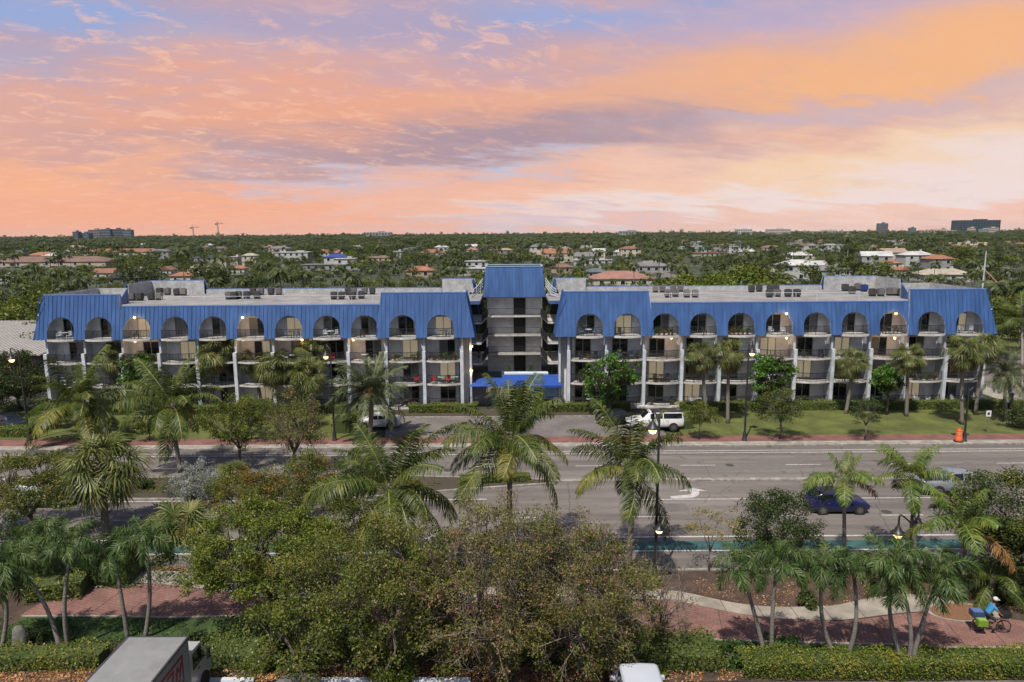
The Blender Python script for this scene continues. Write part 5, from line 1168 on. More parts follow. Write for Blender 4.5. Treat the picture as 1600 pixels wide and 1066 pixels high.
# cars of the car park, seen from above at the bottom edge
p = G(995, 1098); car((p.x, p.y-1.0), math.pi/2, VAN, 1.95, paint('shaded_van_paint', (.44, .47, .52)), 'white van nose in under the thin leaved reddish tree', pillars=(-1.0, .1), name='van', cat='van', z=.04, axles=(-1.5, 1.6))  # white paint darkened to carry the leaf shadows on the roof
p = G(458, 1108); car((p.x, p.y-.9), math.pi/2, SEDAN, 1.85, paint('grey_paint', (.19, .19, .185)), 'grey car parked beside the box truck, only its roof in view', pillars=(-.1,), name='grey_car', z=.04)
for u, lb in ((545, 'white parking kerb block right of the grey car'), (690, 'white parking kerb block under the tall twiggy tree'), (352, 'white parking kerb block between box truck and grey car')):
    p = G(u, 1064, .1); t = thing('parking_kerb', lb, 'wheel stop', (p.x, p.y, .03), 0, 'wheel stops along the car park'); b = MB(); b.slab([(-1.3, -.12, 0), (1.3, -.12, 0), (1.3, -.07, .16), (-1.3, -.07, .16)], (0, .2, 0)); b.build('block', m_white, t)
# box truck
def truck():
    far = G(200, 994, 3.45); farR = G(291, 996, 3.45); w = farR.x-far.x; cx = (far.x+farR.x)/2; yb = far.y
    t = thing('box_truck', 'white box truck with a red lettered panel on its side parked at lower left', 'truck', (cx, yb, .03)); b = MB(); Ln = 6.6
    b.box(0, -Ln/2, .95, w, Ln, 2.42); b.build('cargo_box', M('truck_white', (.25, .25, .245), (.19, .19, .185), scale=.8, rough=.5, dirt=.12, dscale=1.0), t)
    b = MB(); 
    for s in (-1, 1): b.box(s*(w/2+.005), -Ln/2, 3.30, .07, Ln+.04, .09)
    b.box(0, .005, 3.30, w, .06, .09)
    b.build('top_rail', M('aluminium_rail', (.10, .10, .10), rough=.4, metal=.5), t)
    # cab in front of the box
    b = MB(); prof = [(.12, .55), (.12, 2.30), (.35, 2.42), (1.25, 2.36), (1.75, 1.45), (2.05, 1.25), (2.15, .55)]; hw = w/2-.12
    V = [(-hw, y, z) for y, z in prof]+[(hw, y, z) for y, z in prof]; n = len(prof)
    b.add(V, [tuple(range(n)), tuple(range(n, 2*n))[::-1]]+[(i, n+i, n+(i+1) % n, (i+1) % n) for i in range(n)]); b.build('cab', paint('cab_white', (.36, .36, .36)), t)
    b = MB(); b.slab([(-hw+.12, 1.30, 2.30), (hw-.12, 1.30, 2.30), (hw-.12, 1.72, 1.53), (-hw+.12, 1.72, 1.53)], (0, .02, .012)); b.build('windscreen', m_glassd, t)
    for s in (-1, 1):
        b = MB(); b.slab([(s*(hw), .45, 1.5), (s*hw, 1.55, 1.5), (s*hw, 1.2, 2.22), (s*hw, .45, 2.22)], (s*.015, 0, 0)); b.build('side_window', m_glassd, t)
        b = MB(); b.box(s*(hw+.22), 1.45, 1.45, .1, .16, .5); b.tube([(s*hw, 1.5, 1.5), (s*(hw+.2), 1.45, 1.6)], .02, 4); b.build('mirror', m_blkp, t)
        b = MB(); b.box(s*(hw+.012), .95, 1.30, .02, .16, .04); b.build('door_handle', m_blkp, t)
        for y in (1.35, -5.0):
            m = 18; V = []
            for q in (-.13, .13):
                for k in range(m): a = 2*math.pi*k/m; V.append((s*(w/2-.2)+q, y+.42*math.cos(a), .42+.42*math.sin(a)))
            b = MB(); b.add(V, [(k, (k+1) % m, m+(k+1) % m, m+k) for k in range(m)]+[tuple(range(m)), tuple(m+k for k in range(m))[::-1]]); b.build('wheel', m_tyre, t)
    b = MB(); b.box(0, -Ln/2, .55, w-.5, Ln, .38); b.build('chassis', m_blkp, t)
    # red bordered panel of slanting strokes on the side that faces right
    mr = M('dark_red_decal', (.22, .012, .022), rough=.5); X = w/2+.002; b = MB(); y1 = -.55; y0 = -5.4; z0 = 1.75; z1 = 2.95
    for (ya, yb_, za, zb_) in ((y0, y1, z1-.12, z1), (y0, y1, z0, z0+.09), (y0, y0+.1, z0+.09, z1-.12), (y1-.1, y1, z0+.09, z1-.12), (y0+.3, y1-.3, z0+.22, z0+.30)): b.box(X+.004, (ya+yb_)/2, za, .008, yb_-ya, zb_-za)
    b.build('red_border', mr, t); rng = random.Random(2); b = MB(); y = y1-.32
    for k in range(7):     # heavy slanting letters too blurred to read in the photograph
        for (dy, zz0, dy2, zz1) in ((0, .40, .16, 1.02), (-.30, .40, -.14, 1.02))[:1 + (k % 3 != 1)]:
            P = [(X, y+dy-.06, z0+zz0), (X, y+dy+.06, z0+zz0), (X, y+dy2+.06, z0+zz1-.08), (X, y+dy2-.06, z0+zz1-.08)]; b.slab(P[::-1], (.010, 0, 0))
        zz = (.66, .90, .44)[k % 3]; b.slab([(X, y-.34, z0+zz), (X, y+.10, z0+zz), (X, y+.13, z0+zz+.11), (X, y-.31, z0+zz+.11)][::-1], (.012, 0, 0)); y -= .64
    b.build('lettering', mr, t)
truck()

# ------------------------------------------------------------------ street furniture
m_pole = M('lamp_pole_black', (.022, .024, .024), (.015, .016, .016), scale=4, rough=.45)
def head(t, x, y, z, lit, s=1.0):
    """bell shaped lantern hanging from the end of an arm, its bulb below the rim"""
    b = MB(); b.lathe(x, y, [(.05*s, z+.50*s), (.07*s, z+.36*s), (.13*s, z+.30*s), (.16*s, z+.18*s), (.30*s, z+.06*s), (.36*s, z), (.34*s, z-.02*s), (.12*s, z+.10*s)], 14)
    o = b.build('lantern', m_pole, t, True)
    b = MB(); b.lathe(x, y, [(.02, z-.30*s), (.15*s, z-.24*s), (.21*s, z-.10*s), (.15*s, z+.03*s), (.02, z+.07*s)], 10); b.build('bulb', m_bulb if lit else M('unlit_glass', (.3, .3, .28), rough=.2), o, True)
def lamp(base, arms, label, H, r=.085, group=None):
    """arms: (height of the lantern, dx, dy, lit, size)"""
    t = thing('street_lamp', label, 'street lamp', base, 0, group); b = MB()
    b.lathe(0, 0, [(.27, 0), (.27, .18), (.20, .25), (.19, .75), (.13, .90), (r*1.15, 1.1), (r, H*.5), (r*.72, H), (.02, H+.12)], 12); b.build('pole', m_pole, t, True)
    for (z, dx, dy, lit, s) in arms:
        b = MB(); zt = z+.85*s; Lr = math.hypot(dx, dy); pts = [(0, 0, zt-.35*s)]
        for k in range(7): a = k/6; pts.append((dx*math.sin(a*math.pi/2), dy*math.sin(a*math.pi/2), zt-.35*s+.35*s*math.sin(a*math.pi)*.4+.35*s*min(1, a*1.4)))
        pts.append((dx, dy, z+.48*s)); b.tube(pts, .035*s+.01, 6); b.build('arm', m_pole, t, True); head(t, dx, dy, z, lit, s)
    return t
LMP = 'black street lamps with bell shaped lanterns'
def LG_(u, v): return G(u, v)
base = LG_(1023, 912); hi = AY(1020, 668, base.y+1.1); lo = AY(1030, 826, base.y-.5)
lamp(base, [(hi.z-.05, hi.x-base.x, 1.1, True, 1.15), (lo.z, lo.x-base.x, -.5, True, 1.0)], 'tall street lamp with a high and a low lit lantern beside the coconut palm', hi.z+.75, group=LMP)
base = LG_(1416, 905); lo = AY(1403, 833, base.y); lo2 = AY(1442, 825, base.y)
lamp(base, [(lo.z, lo.x-base.x, .0, True, 1.15), (lo2.z, lo2.x-base.x, .5, False, 1.1)], 'street lamp with one lit and one unlit lantern below the royal palm', lo.z+1.5, group=LMP)
for (ub, vb, uh, vh, lb) in ((1163, 690, 1175, 551, 'street lamp with a lit lantern on the pavement before the right wing'), (523, 690, 509, 556, 'street lamp with a lit lantern before the left wing beside the date palm'), (46, 690, 18, 561, 'street lamp with a lit lantern at the left edge before the dark trees')):
    base = G(ub, vb); h = AY(uh, vh, base.y+.3); lamp(base, [(h.z, h.x-base.x, .3, True, 1.15)], lb, h.z+.8, group=LMP)
base = G(1506, 691); h = AY(1506, 606, base.y); lamp(base, [(h.z-.9, .55, .1, False, 1.0), (h.z-1.1, -.5, .1, False, 1.0)], 'street lamp with two unlit lanterns beside the orange barrel', h.z, group=LMP)
# traffic barrel
p = G(1497, 692); t = thing('traffic_barrel', 'orange plastic traffic barrel on the brick pavement', 'traffic barrel', (p.x, p.y, .12)); m_or = M('orange_plastic', (.65, .10, .02), rough=.5)
b = MB(); b.lathe(0, 0, [(.42, 0), (.42, .1), (.33, .12)], 16); b.build('base', m_blkp, t)
for k in range(5):
    b = MB(); z = .12+k*.21; r = .33-.018*k; b.lathe(0, 0, [(r, z), (r, z+.19), (r-.02, z+.21)], 16); b.build('band', m_or if k % 2 == 0 else M('faded_orange_band', (.60, .16, .07), rough=.6), t, True)
b = MB(); b.lathe(0, 0, [(.25, 1.15), (.12, 1.2), (.08, 1.3), (0, 1.3)], 12); b.build('lid', m_or, t)
# small white sign on the lawn
p = G(1541, 678); t = thing('lawn_sign', 'small white sign on a thin post on the corner lawn', 'sign', (p.x, p.y, .12)); b = MB(); b.tube([(0, 0, 0), (0, 0, 2.2)], .035, 6); b.build('post', m_chrome, t)
b = MB(); b.box(0, -.04, 1.65, .50, .03, .60); o = b.build('panel', M('sign_white', (.7, .7, .7), rough=.5), t); b = MB(); b.box(0, -.06, 1.83, .22, .01, .24); b.build('symbol', m_blkp, o)
p = G(1578, 642); t = thing('grey_post', 'short dark post by the side street at the right end', 'post', (p.x, p.y, .02)); b = MB(); b.box(0, 0, 0, .3, .3, 1.9); b.box(0, 0, 1.9, .4, .4, .1); b.build('shaft', m_blkp, t)
# picture board
p = G(174, 688); t = thing('picture_board', 'long picture board on the left lawn showing a red arched shape under blue sky', 'sign', (p.x, p.y, .12)); W_ = 1.75; z0 = G(174, 684).z
b = MB(); b.box(0, 0, .35, W_, .06, .85); b.build('panel', M('board_sky', (.30, .48, .62), (.55, .60, .66), scale=1.6, rough=.6, detail=3), t)
b = MB(); b.box(0, -.01, 1.20, W_+.08, .1, .06); 
for x in (-.85, .85): b.box(x, .03, 0, .07, .07, 1.22)
b.build('frame', m_blkp, t)
b = MB(); pts = [(-.62, .36), (.86, .36), (.72, .46), (.42, .55), (.18, 1.05), (.02, 1.10), (-.30, 1.02), (-.45, .80)]; b.slab([(x, -.032, z) for x, z in pts], (0, -.006, 0)); b.build('painted_arch', M('arch_red', (.33, .10, .06), (.24, .07, .05), scale=3), t)
b = MB(); 
for x in (-.22, .14): b.slab([(x-.06, -.040, .62), (x+.06, -.040, .62), (x+.05, -.040, .86), (x-.05, -.040, .90)], (0, -.004, 0))
b.build('painted_highlight', M('board_pink', (.62, .40, .36)), t)
# back of a road sign in the median
p = G(66, 765); t = thing('road_sign', 'grey back of a rectangular road sign on two posts in the median', 'road sign', (p.x, p.y, .15), .45); q = AY(58, 716, p.y)
b = MB(); 
for x in (-.42, .42): b.box(x, 0, 0, .07, .07, q.z+.45)
b.build('post', M('galvanised_steel', (.22, .22, .21), rough=.5, metal=.6), t); b = MB(); b.box(0, -.06, q.z-.45, 1.1, .03, .95); b.build('panel', M('sign_back', (.17, .17, .16), (.12, .12, .11), rough=.5), t)
b = MB(); 
for z in (q.z-.2, q.z+.2): b.box(0, -.095, z, 1.0, .04, .05)
b.build('brace', M('galvanised_steel', (.22, .22, .21)), t)
# upright stone
p = G(34, 1022); t = thing('standing_stone', 'tall rounded grey upright stone on the near grass at the left', 'stone', (p.x, p.y, .05), .3); b = MB(); hgt = AY(34, 978, p.y).z; n = 12
prof = [(.26, 0), (.30, hgt*.3), (.29, hgt*.6), (.24, hgt*.85), (.12, hgt*.97), (.01, hgt)]; V = []
for r_, z in prof:
    for k in range(n): a = 2*math.pi*k/n; V.append((r_*math.cos(a)*1.1, r_*math.sin(a)*.55, z))
b.add(V, [(i*n+k, i*n+(k+1) % n, (i+1)*n+(k+1) % n, (i+1)*n+k) for i in range(len(prof)-1) for k in range(n)]); b.build('stone', M('grey_stone', (.17, .17, .14), (.10, .10, .08), scale=4, rough=.95, bump=.6), t, True)
# ------------------------------------------------------------------ the cyclist
def skin(name, J, E, root, m, parent):
    """one continuous surface grown round a skeleton; J: {key: ((x, y, z), radius)}"""
    keys = list(J); me = bpy.data.meshes.new(name); me.from_pydata([J[k][0] for k in keys], [(keys.index(a), keys.index(c)) for a, c in E], []); o = bpy.data.objects.new(name, me); col.objects.link(o)
    md = o.modifiers.new('skin', 'SKIN'); md.use_smooth_shade = True
    for i, k in enumerate(keys):
        v = me.skin_vertices[0].data[i]; r = J[k][1]; v.radius = (r, r) if not isinstance(r, tuple) else r; v.use_root = (k == root)
    sd = o.modifiers.new('sub', 'SUBSURF'); sd.levels = 1; sd.render_levels = 2; me.materials.append(m); o.parent = parent; return o
def cyclist():
    p = G(1546, 990); m_fr = M('bike_frame_paint', (.10, .03, .03), rough=.4)
    t = thing('cargo_bicycle', 'bicycle with green and blue baskets on its rack ridden right along the brick path', 'bicycle', (p.x, p.y, .1), -.12)
    def wheel(x, r=.33):
        w = link('wheel', None, t, (x, 0, r)); b = MB(); n = 22; b.tube([(r*math.cos(2*math.pi*k/n), 0, r*math.sin(2*math.pi*k/n)) for k in range(n+1)], .022, 5, cap=False); b.build('tyre', m_tyre, w, True)
        b = MB(); b.tube([((r-.035)*math.cos(2*math.pi*k/n), 0, (r-.035)*math.sin(2*math.pi*k/n)) for k in range(n+1)], .010, 4, cap=False)
        for k in range(12): a = k*math.pi/6; b.tube([(0, 0, 0), ((r-.035)*math.cos(a), .0, (r-.035)*math.sin(a))], .004, 3)
        b.tube([(0, -.05, 0), (0, .05, 0)], .025, 6); b.build('rim', m_chrome, w)
    wheel(-.58); wheel(.62)
    b = MB(); S = (-.18, 0, .78); B = (-.08, 0, .30); Hd = (.42, 0, .78)
    for a, c in ((B, S), (B, Hd), ((-.16, 0, .66), (.41, 0, .72)), (B, (-.58, .05, .33)), (B, (-.58, -.05, .33)), ((-.17, 0, .70), (-.58, .05, .33)), ((-.17, 0, .70), (-.58, -.05, .33)), (Hd, (.62, .06, .33)), (Hd, (.62, -.06, .33))): b.tube([a, c], .018, 5)
    b.build('frame', m_fr, t); b = MB(); b.tube([Hd, (.40, 0, 1.02)], .016, 5); b.tube([(.28, .30, 1.05), (.38, .18, 1.06), (.40, 0, 1.02), (.38, -.18, 1.06), (.28, -.30, 1.05)], .015, 5); b.build('handlebar', m_blkp, t)
    b = MB(); b.lathe(-.20, 0, [(.02, .80), (.11, .82), (.12, .86), (.02, .87)], 10); b.tube([S, (-.19, 0, .83)], .015, 5); b.build('saddle', m_blkp, t)
    b = MB(); b.box(-.60, 0, .74, .50, .30, .03); b.tube([(-.58, .1, .33), (-.60, .12, .75)], .012, 4); b.tube([(-.58, -.1, .33), (-.60, -.12, .75)], .012, 4); b.build('rear_rack', m_blkp, t)
    b = MB(); b.tube([(-.08, -.1, .30), (.05, -.14, .20)], .015, 4); b.tube([(-.08, .1, .30), (-.20, .14, .40)], .015, 4); b.box(.05, -.16, .18, .1, .09, .02); b.box(-.20, .16, .39, .1, .09, .02); b.build('pedal', m_blkp, t)
    b = MB(); b.box(.58, 0, .82, .34, .34, .26); b.build('front_basket', m_blkp, t)
    R3 = Matrix.Rotation(-.12, 4, 'Z'); O = Vector((p.x, p.y, .1))
    def on(x, y, z): return O+R3 @ Vector((x, y, z))
    def crate(x, y, z, dx, dy, dz, m, lb, lid):
        q = on(x, y, z); c = thing('crate', lb, 'crate', q, -.12, 'crates on the bicycle rack'); b = MB(); w = .02
        b.box(0, 0, 0, dx, dy, w); b.box(-dx/2, 0, w, w, dy, dz-w); b.box(dx/2, 0, w, w, dy, dz-w); b.box(0, -dy/2, w+.001, dx-w, w, dz-w); b.box(0, dy/2, w+.001, dx-w, w, dz-w); b.build('shell', m, c)
        b = MB(); b.box(0, 0, dz-.02, dx-.05, dy-.05, .05); b.build('lid', lid, c)
    mg = M('lime_plastic', (.17, .30, .03), rough=.5); crate(-.60, -.34, .50, .44, .30, .32, mg, 'lime green crate hanging beside the rear wheel of the bicycle', M('lime_lid', (.24, .36, .09), rough=.5))
    crate(-.66, .06, .79, .52, .42, .28, M('navy_plastic', (.03, .06, .14), rough=.5), 'blue topped dark crate on the bicycle rack', M('blue_lid', (.10, .15, .32), rough=.5))
    # rider: one continuous body, clothing over it
    per = thing('person', 'person in a blue shirt and white cap riding the bicycle with crates', 'person', on(0, 0, 0), -.12); sk = M('skin', (.24, .12, .08), rough=.6)
    J = {'pel': ((-.20, 0, .98), (.15, .12)), 'bel': ((-.12, 0, 1.15), (.15, .12)), 'che': ((-.02, 0, 1.36), (.17, .13)), 'nck': ((.06, 0, 1.52), .055), 'hd0': ((.09, 0, 1.60), .085), 'hd1': ((.11, 0, 1.68), .10), 'hd2': ((.11, 0, 1.76), .08)}
    E = [('pel', 'bel'), ('bel', 'che'), ('che', 'nck'), ('nck', 'hd0'), ('hd0', 'hd1'), ('hd1', 'hd2')]
    for s, kn, ft in ((1, (.16, .14, .84), (-.18, .16, .43)), (-1, (.20, -.14, .66), (.04, -.16, .22))):
        k = str(s); J.update({'sh'+k: ((.0, s*.17, 1.43), .06), 'el'+k: ((.16, s*.26, 1.22), .045), 'wr'+k: ((.28, s*.28, 1.09), .032), 'ha'+k: ((.31, s*.28, 1.06), .038), 'hp'+k: ((-.18, s*.10, .93), .09), 'kn'+k: (kn, .062), 'an'+k: ((ft[0], ft[1], ft[2]+.06), .038), 'to'+k: ((ft[0]+.16, ft[1], ft[2]+.01), .036)})
        E += [('che', 'sh'+k), ('sh'+k, 'el'+k), ('el'+k, 'wr'+k), ('wr'+k, 'ha'+k), ('pel', 'hp'+k), ('hp'+k, 'kn'+k), ('kn'+k, 'an'+k), ('an'+k, 'to'+k)]
    skin('body', J, E, 'pel', sk, per)
    JS = {'a': ((-.19, 0, 1.02), (.165, .135)), 'b': ((-.12, 0, 1.16), (.17, .14)), 'c': ((-.02, 0, 1.37), (.185, .145)), 'd': ((.045, 0, 1.48), .085)}; ES = [('a', 'b'), ('b', 'c'), ('c', 'd')]
    for s in (-1, 1): JS.update({'s%d' % s: ((0, s*.18, 1.43), .078), 'e%d' % s: ((.11, s*.24, 1.29), .068)}); ES += [('c', 's%d' % s), ('s%d' % s, 'e%d' % s)]
    skin('shirt', JS, ES, 'b', M('blue_shirt', (.035, .26, .50), (.03, .20, .42), scale=8), per)
    JT = {'p': ((-.20, 0, .95), (.165, .135))}; ET = []
    for s, kn in ((1, (.13, .14, .86)), (-1, (.16, -.14, .70))): JT.update({'h%d' % s: ((-.17, s*.10, .92), .105), 'k%d' % s: (kn, .082)}); ET += [('p', 'h%d' % s), ('h%d' % s, 'k%d' % s)]
    skin('shorts', JT, ET, 'p', M('dark_shorts', (.02, .025, .04)), per)
    b = MB(); b.lathe(.11, 0, [(.115, 1.74), (.12, 1.78), (.10, 1.84), (.05, 1.875), (0, 1.88)], 12); b.slab([(.20, -.08, 1.74), (.30, -.06, 1.73), (.30, .06, 1.73), (.20, .08, 1.74)], (0, 0, .012)); b.build('cap', M('white_cap', (.62, .56, .48)), per, True)
    b = MB(); b.lathe(.085, 0, [(.06, 1.58), (.108, 1.64), (.112, 1.72), (.10, 1.755)], 10); b.build('hair', M('dark_hair', (.02, .015, .012)), per, True)
    b = MB(); b.tube([(.20, 0, 1.68), (.225, 0, 1.655), (.205, 0, 1.64)], [.012, .018, .010], 5); b.build('nose', sk, per, True)
    for s in (-1, 1):
        ft = (-.18, .16, .43) if s > 0 else (.04, -.16, .22); b = MB(); b.tube([(ft[0]-.06, ft[1], ft[2]+.03), (ft[0]+.06, ft[1], ft[2]+.03), (ft[0]+.19, ft[1], ft[2]+.01)], [.045, .05, .035], 6); b.build('shoe', m_blkp, per, True)
        for k in range(4): b = MB(); o0 = Vector((.32, s*(.25+k*.022), 1.07)); b.tube([o0, o0+Vector((.035, 0, .0)), o0+Vector((.045, 0, -.03)), o0+Vector((.02, 0, -.045))], [.010, .010, .009, .007], 5); b.build('finger', sk, per, True)
        b = MB(); b.tube([(.30, s*.245, 1.06), (.315, s*.235, 1.03), (.33, s*.235, 1.02)], [.012, .011, .009], 5); b.build('thumb', sk, per, True)
cyclist()

# ------------------------------------------------------------------ on the roof: air conditioning units
ZRF = ZR+.02
AC_L = [(207, 470), (219, 470), (237, 469), (249, 469), (250, 461), (262, 461), (277, 462), (287, 462), (358, 468), (366, 468), (373, 467), (386, 467), (396, 461), (402, 467), (408, 461), (424, 461), (436, 461), (522, 468), (534, 468), (544, 461), (553, 461), (551, 468), (565, 467), (570, 460), (582, 460)]
AC_R = [(1024, 457), (1035, 457), (1043, 465), (1055, 464), (1052, 456), (1063, 456), (1073, 465), (1086, 465), (1174, 457), (1186, 456), (1203, 457), (1212, 456), (1202, 465), (1214, 464), (1231, 464), (1245, 464), (1320, 455), (1331, 459), (1340, 454), (1350, 456), (1363, 463), (1376, 463), (1390, 462), (1397, 462), (1408, 463)]
m_ac = [M('grey_ac_casing', (.20, .19, .18), (.14, .13, .125), scale=5, rough=.6), M('dark_ac_casing', (.085, .08, .078), (.05, .05, .048), scale=5, rough=.6), M('tan_ac_casing', (.27, .25, .22), (.20, .18, .16), scale=5, rough=.6), M('blue_tarp', (.02, .06, .22), rough=.6)]
def ac_meshes(m):
    b = MB(); b.box(0, 0, .25, .74, .74, .74)
    for k in range(9): z = .32+k*.07; b.box(0, -.378, z, .66, .012, .03); b.box(.378, 0, z, .012, .66, .03)
    c = b.data('casing', m); b = MB(); b.lathe(0, 0, [(.32, .995), (.32, 1.03), (.24, 1.04), (.08, 1.05), (0, 1.05)], 14); f = b.data('fan_cover', m_blkp); b = MB(); b.box(0, 0, 0, .62, .62, .25); return c, f, b.data('stand', m_iron)
AM = [ac_meshes(m) for m in m_ac]; rng = random.Random(6)
tone = ('grey', 'dark grey', 'beige', 'blue covered')
for w, lst in (('left', AC_L), ('right', AC_R)):
    for k, (u, v) in enumerate(lst):
        p = G(u, v, ZRF); ci = 3 if (u, v) == (1350, 456) else rng.choice((0, 1, 1, 2) if w == 'left' else (0, 0, 2, 1))
        c = AM[ci]
        nb = [q for q in lst if q != (u, v)]; front = v > 462; d = min(nb, key=lambda q: abs(q[0]-u)+2*abs(q[1]-v))
        near = 'close to another unit' if abs(d[0]-u) < 16 else 'standing alone'
        sd = -1 if w == 'left' else 1; j = min(range(11), key=lambda i: abs(AY(u, 500, 77).x-bayx(sd, i))); off = AY(u, 500, 77).x-bayx(sd, j)
        o = thing('ac_unit', '%s %s row rooftop unit, %s arch %d, %s wing' % (tone[ci], 'front' if front else 'rear', 'left of the middle of' if off < -.7 else 'right of the middle of' if off > .7 else 'directly above', (11-j) if w == 'left' else j+1, w), 'air conditioner', (p.x, p.y, ZRF), rng.uniform(-.06, .06), 'air conditioners on the roof')
        link('casing', c[0], o); link('fan_cover', c[1], o); link('stand', c[2], o)
# pipe railing along the flat roofs
for s in (-1, 1):
    x0, x1 = sorted((BC+s*16.5, BC+s*43.5)); t = thing('roof_railing', 'thin white pipe railing on the flat roof of the %s wing' % ('left' if s < 0 else 'right'), 'railing', (x0, 84, ZRF)); b = MB(); L_ = x1-x0
    for k in range(int(L_/2.6)+1): b.tube([(k*2.6, 0, 0), (k*2.6, 0, 1.05)], .03, 4)
    b.build('post', m_white, t); b = MB(); b.tube([(0, 0, 1.05), (L_, 0, 1.05)], .028, 4); b.build('rail', m_white, t)
# lit lamps on the facade
def glow(parent, loc, w):
    l = bpy.data.lights.new('lamp_light', 'POINT'); l.energy = w; l.color = (1, .62, .30); l.shadow_soft_size = .12; o = bpy.data.objects.new('lamp_light', l); col.objects.link(o); o.parent = parent; o.location = loc
def walllamp(u, v, y, lb):
    p = AY(u, v, y); t = thing('wall_lamp', lb, 'lamp', p, 0, 'lit lamps on the facade'); b = MB(); b.lathe(0, 0, [(.01, -.16), (.11, -.12), (.155, .0), (.09, .10)], 10); b.build('globe', m_bulb, t, True); b = MB(); b.lathe(0, 0, [(.08, .10), (.10, .13), (.03, .19)], 8); b.box(0, .2, .12, .05, .4, .04); b.build('bracket', m_iron, t); glow(t, (0, .1, -.22), 45)
for (u, v, y, lb) in ((210, 496, 75.9, 'lit lamp at the arch of the third top floor balcony from the left end'), (211, 533, 75.8, 'lit lamp under the roof edge at the third bay from the left end'), (379, 496, 75.9, 'lit lamp at the sixth top floor arch from the left end'), (380, 531, 75.8, 'lit lamp under the roof edge at the sixth bay from the left end'),
    (472, 531, 75.8, 'lit lamp under the roof edge left of the white chairs balcony'), (552, 531, 75.8, 'lit lamp under the roof edge right of the white chairs balcony'), (1049, 528, 75.8, 'lit lamp under the roof edge at the third bay right of the tower'), (1229, 490, 75.9, 'lit lamp at the sixth top floor arch right of the tower'),
    (1229, 528, 75.8, 'lit lamp under the roof edge at the sixth bay right of the tower'), (1400, 490, 75.9, 'lit lamp at the ninth top floor arch right of the tower'), (1398, 528, 75.8, 'lit lamp under the roof edge at the ninth bay right of the tower'), (737, 541, 76.6, 'upper lit lamp on the court side wall of the left wing'), (737, 579, 76.6, 'lower lit lamp on the court side wall of the left wing')):
    walllamp(u, v, y, lb)
# furniture and plants on the balconies
def chair_parts(m):
    b = MB(); b.box(0, 0, .40, .46, .44, .04); s = b.data('seat', m); b = MB()
    for k in range(5): b.box(-.18+k*.09, .20, .44, .06, .03, .46)
    b.box(0, .20, .86, .46, .04, .06); bk = b.data('backrest', m); b = MB(); b.box(0, 0, 0, .05, .05, .42); lg = b.data('leg', m); b = MB(); b.box(0, 0, .60, .05, .46, .03); b.box(0, -.2, .42, .05, .04, .18); ar = b.data('armrest', m); return s, bk, lg, ar
def chair(s, i, f, dx, dy, rz, m, lb):
    x = bayx(s, i)+dx; o = thing('patio_chair', lb, 'chair', (x, FY+dy, FL[f]+.005), rz, 'chairs on the balconies'); S_, B_, L_, A_ = m
    link('seat', S_, o); link('backrest', B_, o)
    for a in (-.2, .2):
        link('armrest', A_, o, (a*1.1, 0, 0))
        for c in (-.18, .18): link('leg', L_, o, (a, c, 0))
cw = chair_parts(m_white); crd = chair_parts(M('red_fabric', (.42, .03, .03))); cdk = chair_parts(M('dark_wicker', (.05, .04, .035))); cbl = chair_parts(M('steel_blue_mesh', (.12, .18, .26)))
chair(-1, 3, 3, -.45, .35, .3, cw, 'white plastic chair, left one of two in a top floor arch'); chair(-1, 3, 3, .75, .35, -.4, cw, 'white plastic chair, right one of two in a top floor arch')
chair(-1, 3, 2, .3, .3, .2, crd, 'red chair on the balcony below the two white chairs'); chair(-1, 1, 1, 1.2, .3, .1, crd, 'single red chair on the second floor balcony next to the end bay'); chair(-1, 0, 1, -1.1, .3, .2, crd, 'red chair, left one of two on the innermost balcony of the left wing'); chair(-1, 0, 1, .5, .3, -.2, crd, 'red chair, right one of two on the innermost balcony of the left wing')
chair(1, 0, 3, -.7, .45, .8, cbl, 'blue grey chair left of the white table in the first arch right of the tower'); chair(1, 0, 3, .8, .45, -.8, cbl, 'blue grey chair right of the white table in the first arch right of the tower'); chair(-1, 8, 3-0, -.5, .5, .4, cdk, 'dark wicker chair in the eighth arch of the left wing from the court')
for (s, i, f, dx, rz, lb) in ((1, 3, 3, .3, .5, 'dark chair in the fourth arch right of the tower'), (1, 6, 2, -1.0, .2, 'dark chair, left of two on the seventh third floor balcony right of the tower'), (1, 6, 2, .9, -.2, 'dark chair, right of two on the seventh third floor balcony right of the tower'), (1, 2, 0, -1.2, .3, 'dark chair, left of two on a ground floor terrace of the right wing'), (1, 2, 0, 1.2, -.3, 'dark chair, right of two on a ground floor terrace of the right wing'), (1, 0, 2, -.8, .5, 'dark chair left of the potted palm, third floor, right wing'), (1, 0, 2, .9, -.5, 'dark chair right of the potted palm, third floor, right wing'), (-1, 2, 2, 1.0, .3, 'dark chair on the third floor balcony beside the date palm top'), (-1, 0, 2, -1.3, .3, 'dark chair, left end of the plant filled innermost third floor balcony')):
    chair(s, i, f, dx, .3, rz, cdk, lb)
def table(s, i, f, dx, m, lb):
    t = thing('patio_table', lb, 'table', (bayx(s, i)+dx, FY+.35, FL[f]+.005), 0, 'tables on the balconies'); b = MB(); b.lathe(0, 0, [(.0, .70), (.40, .70), (.40, .73), (0, .735)], 14); b.build('table_top', m, t); b = MB(); b.tube([(0, 0, 0), (0, 0, .7)], .03, 5); b.lathe(0, 0, [(.22, 0), (.2, .03), (0, .05)], 10); b.build('pedestal', m, t)
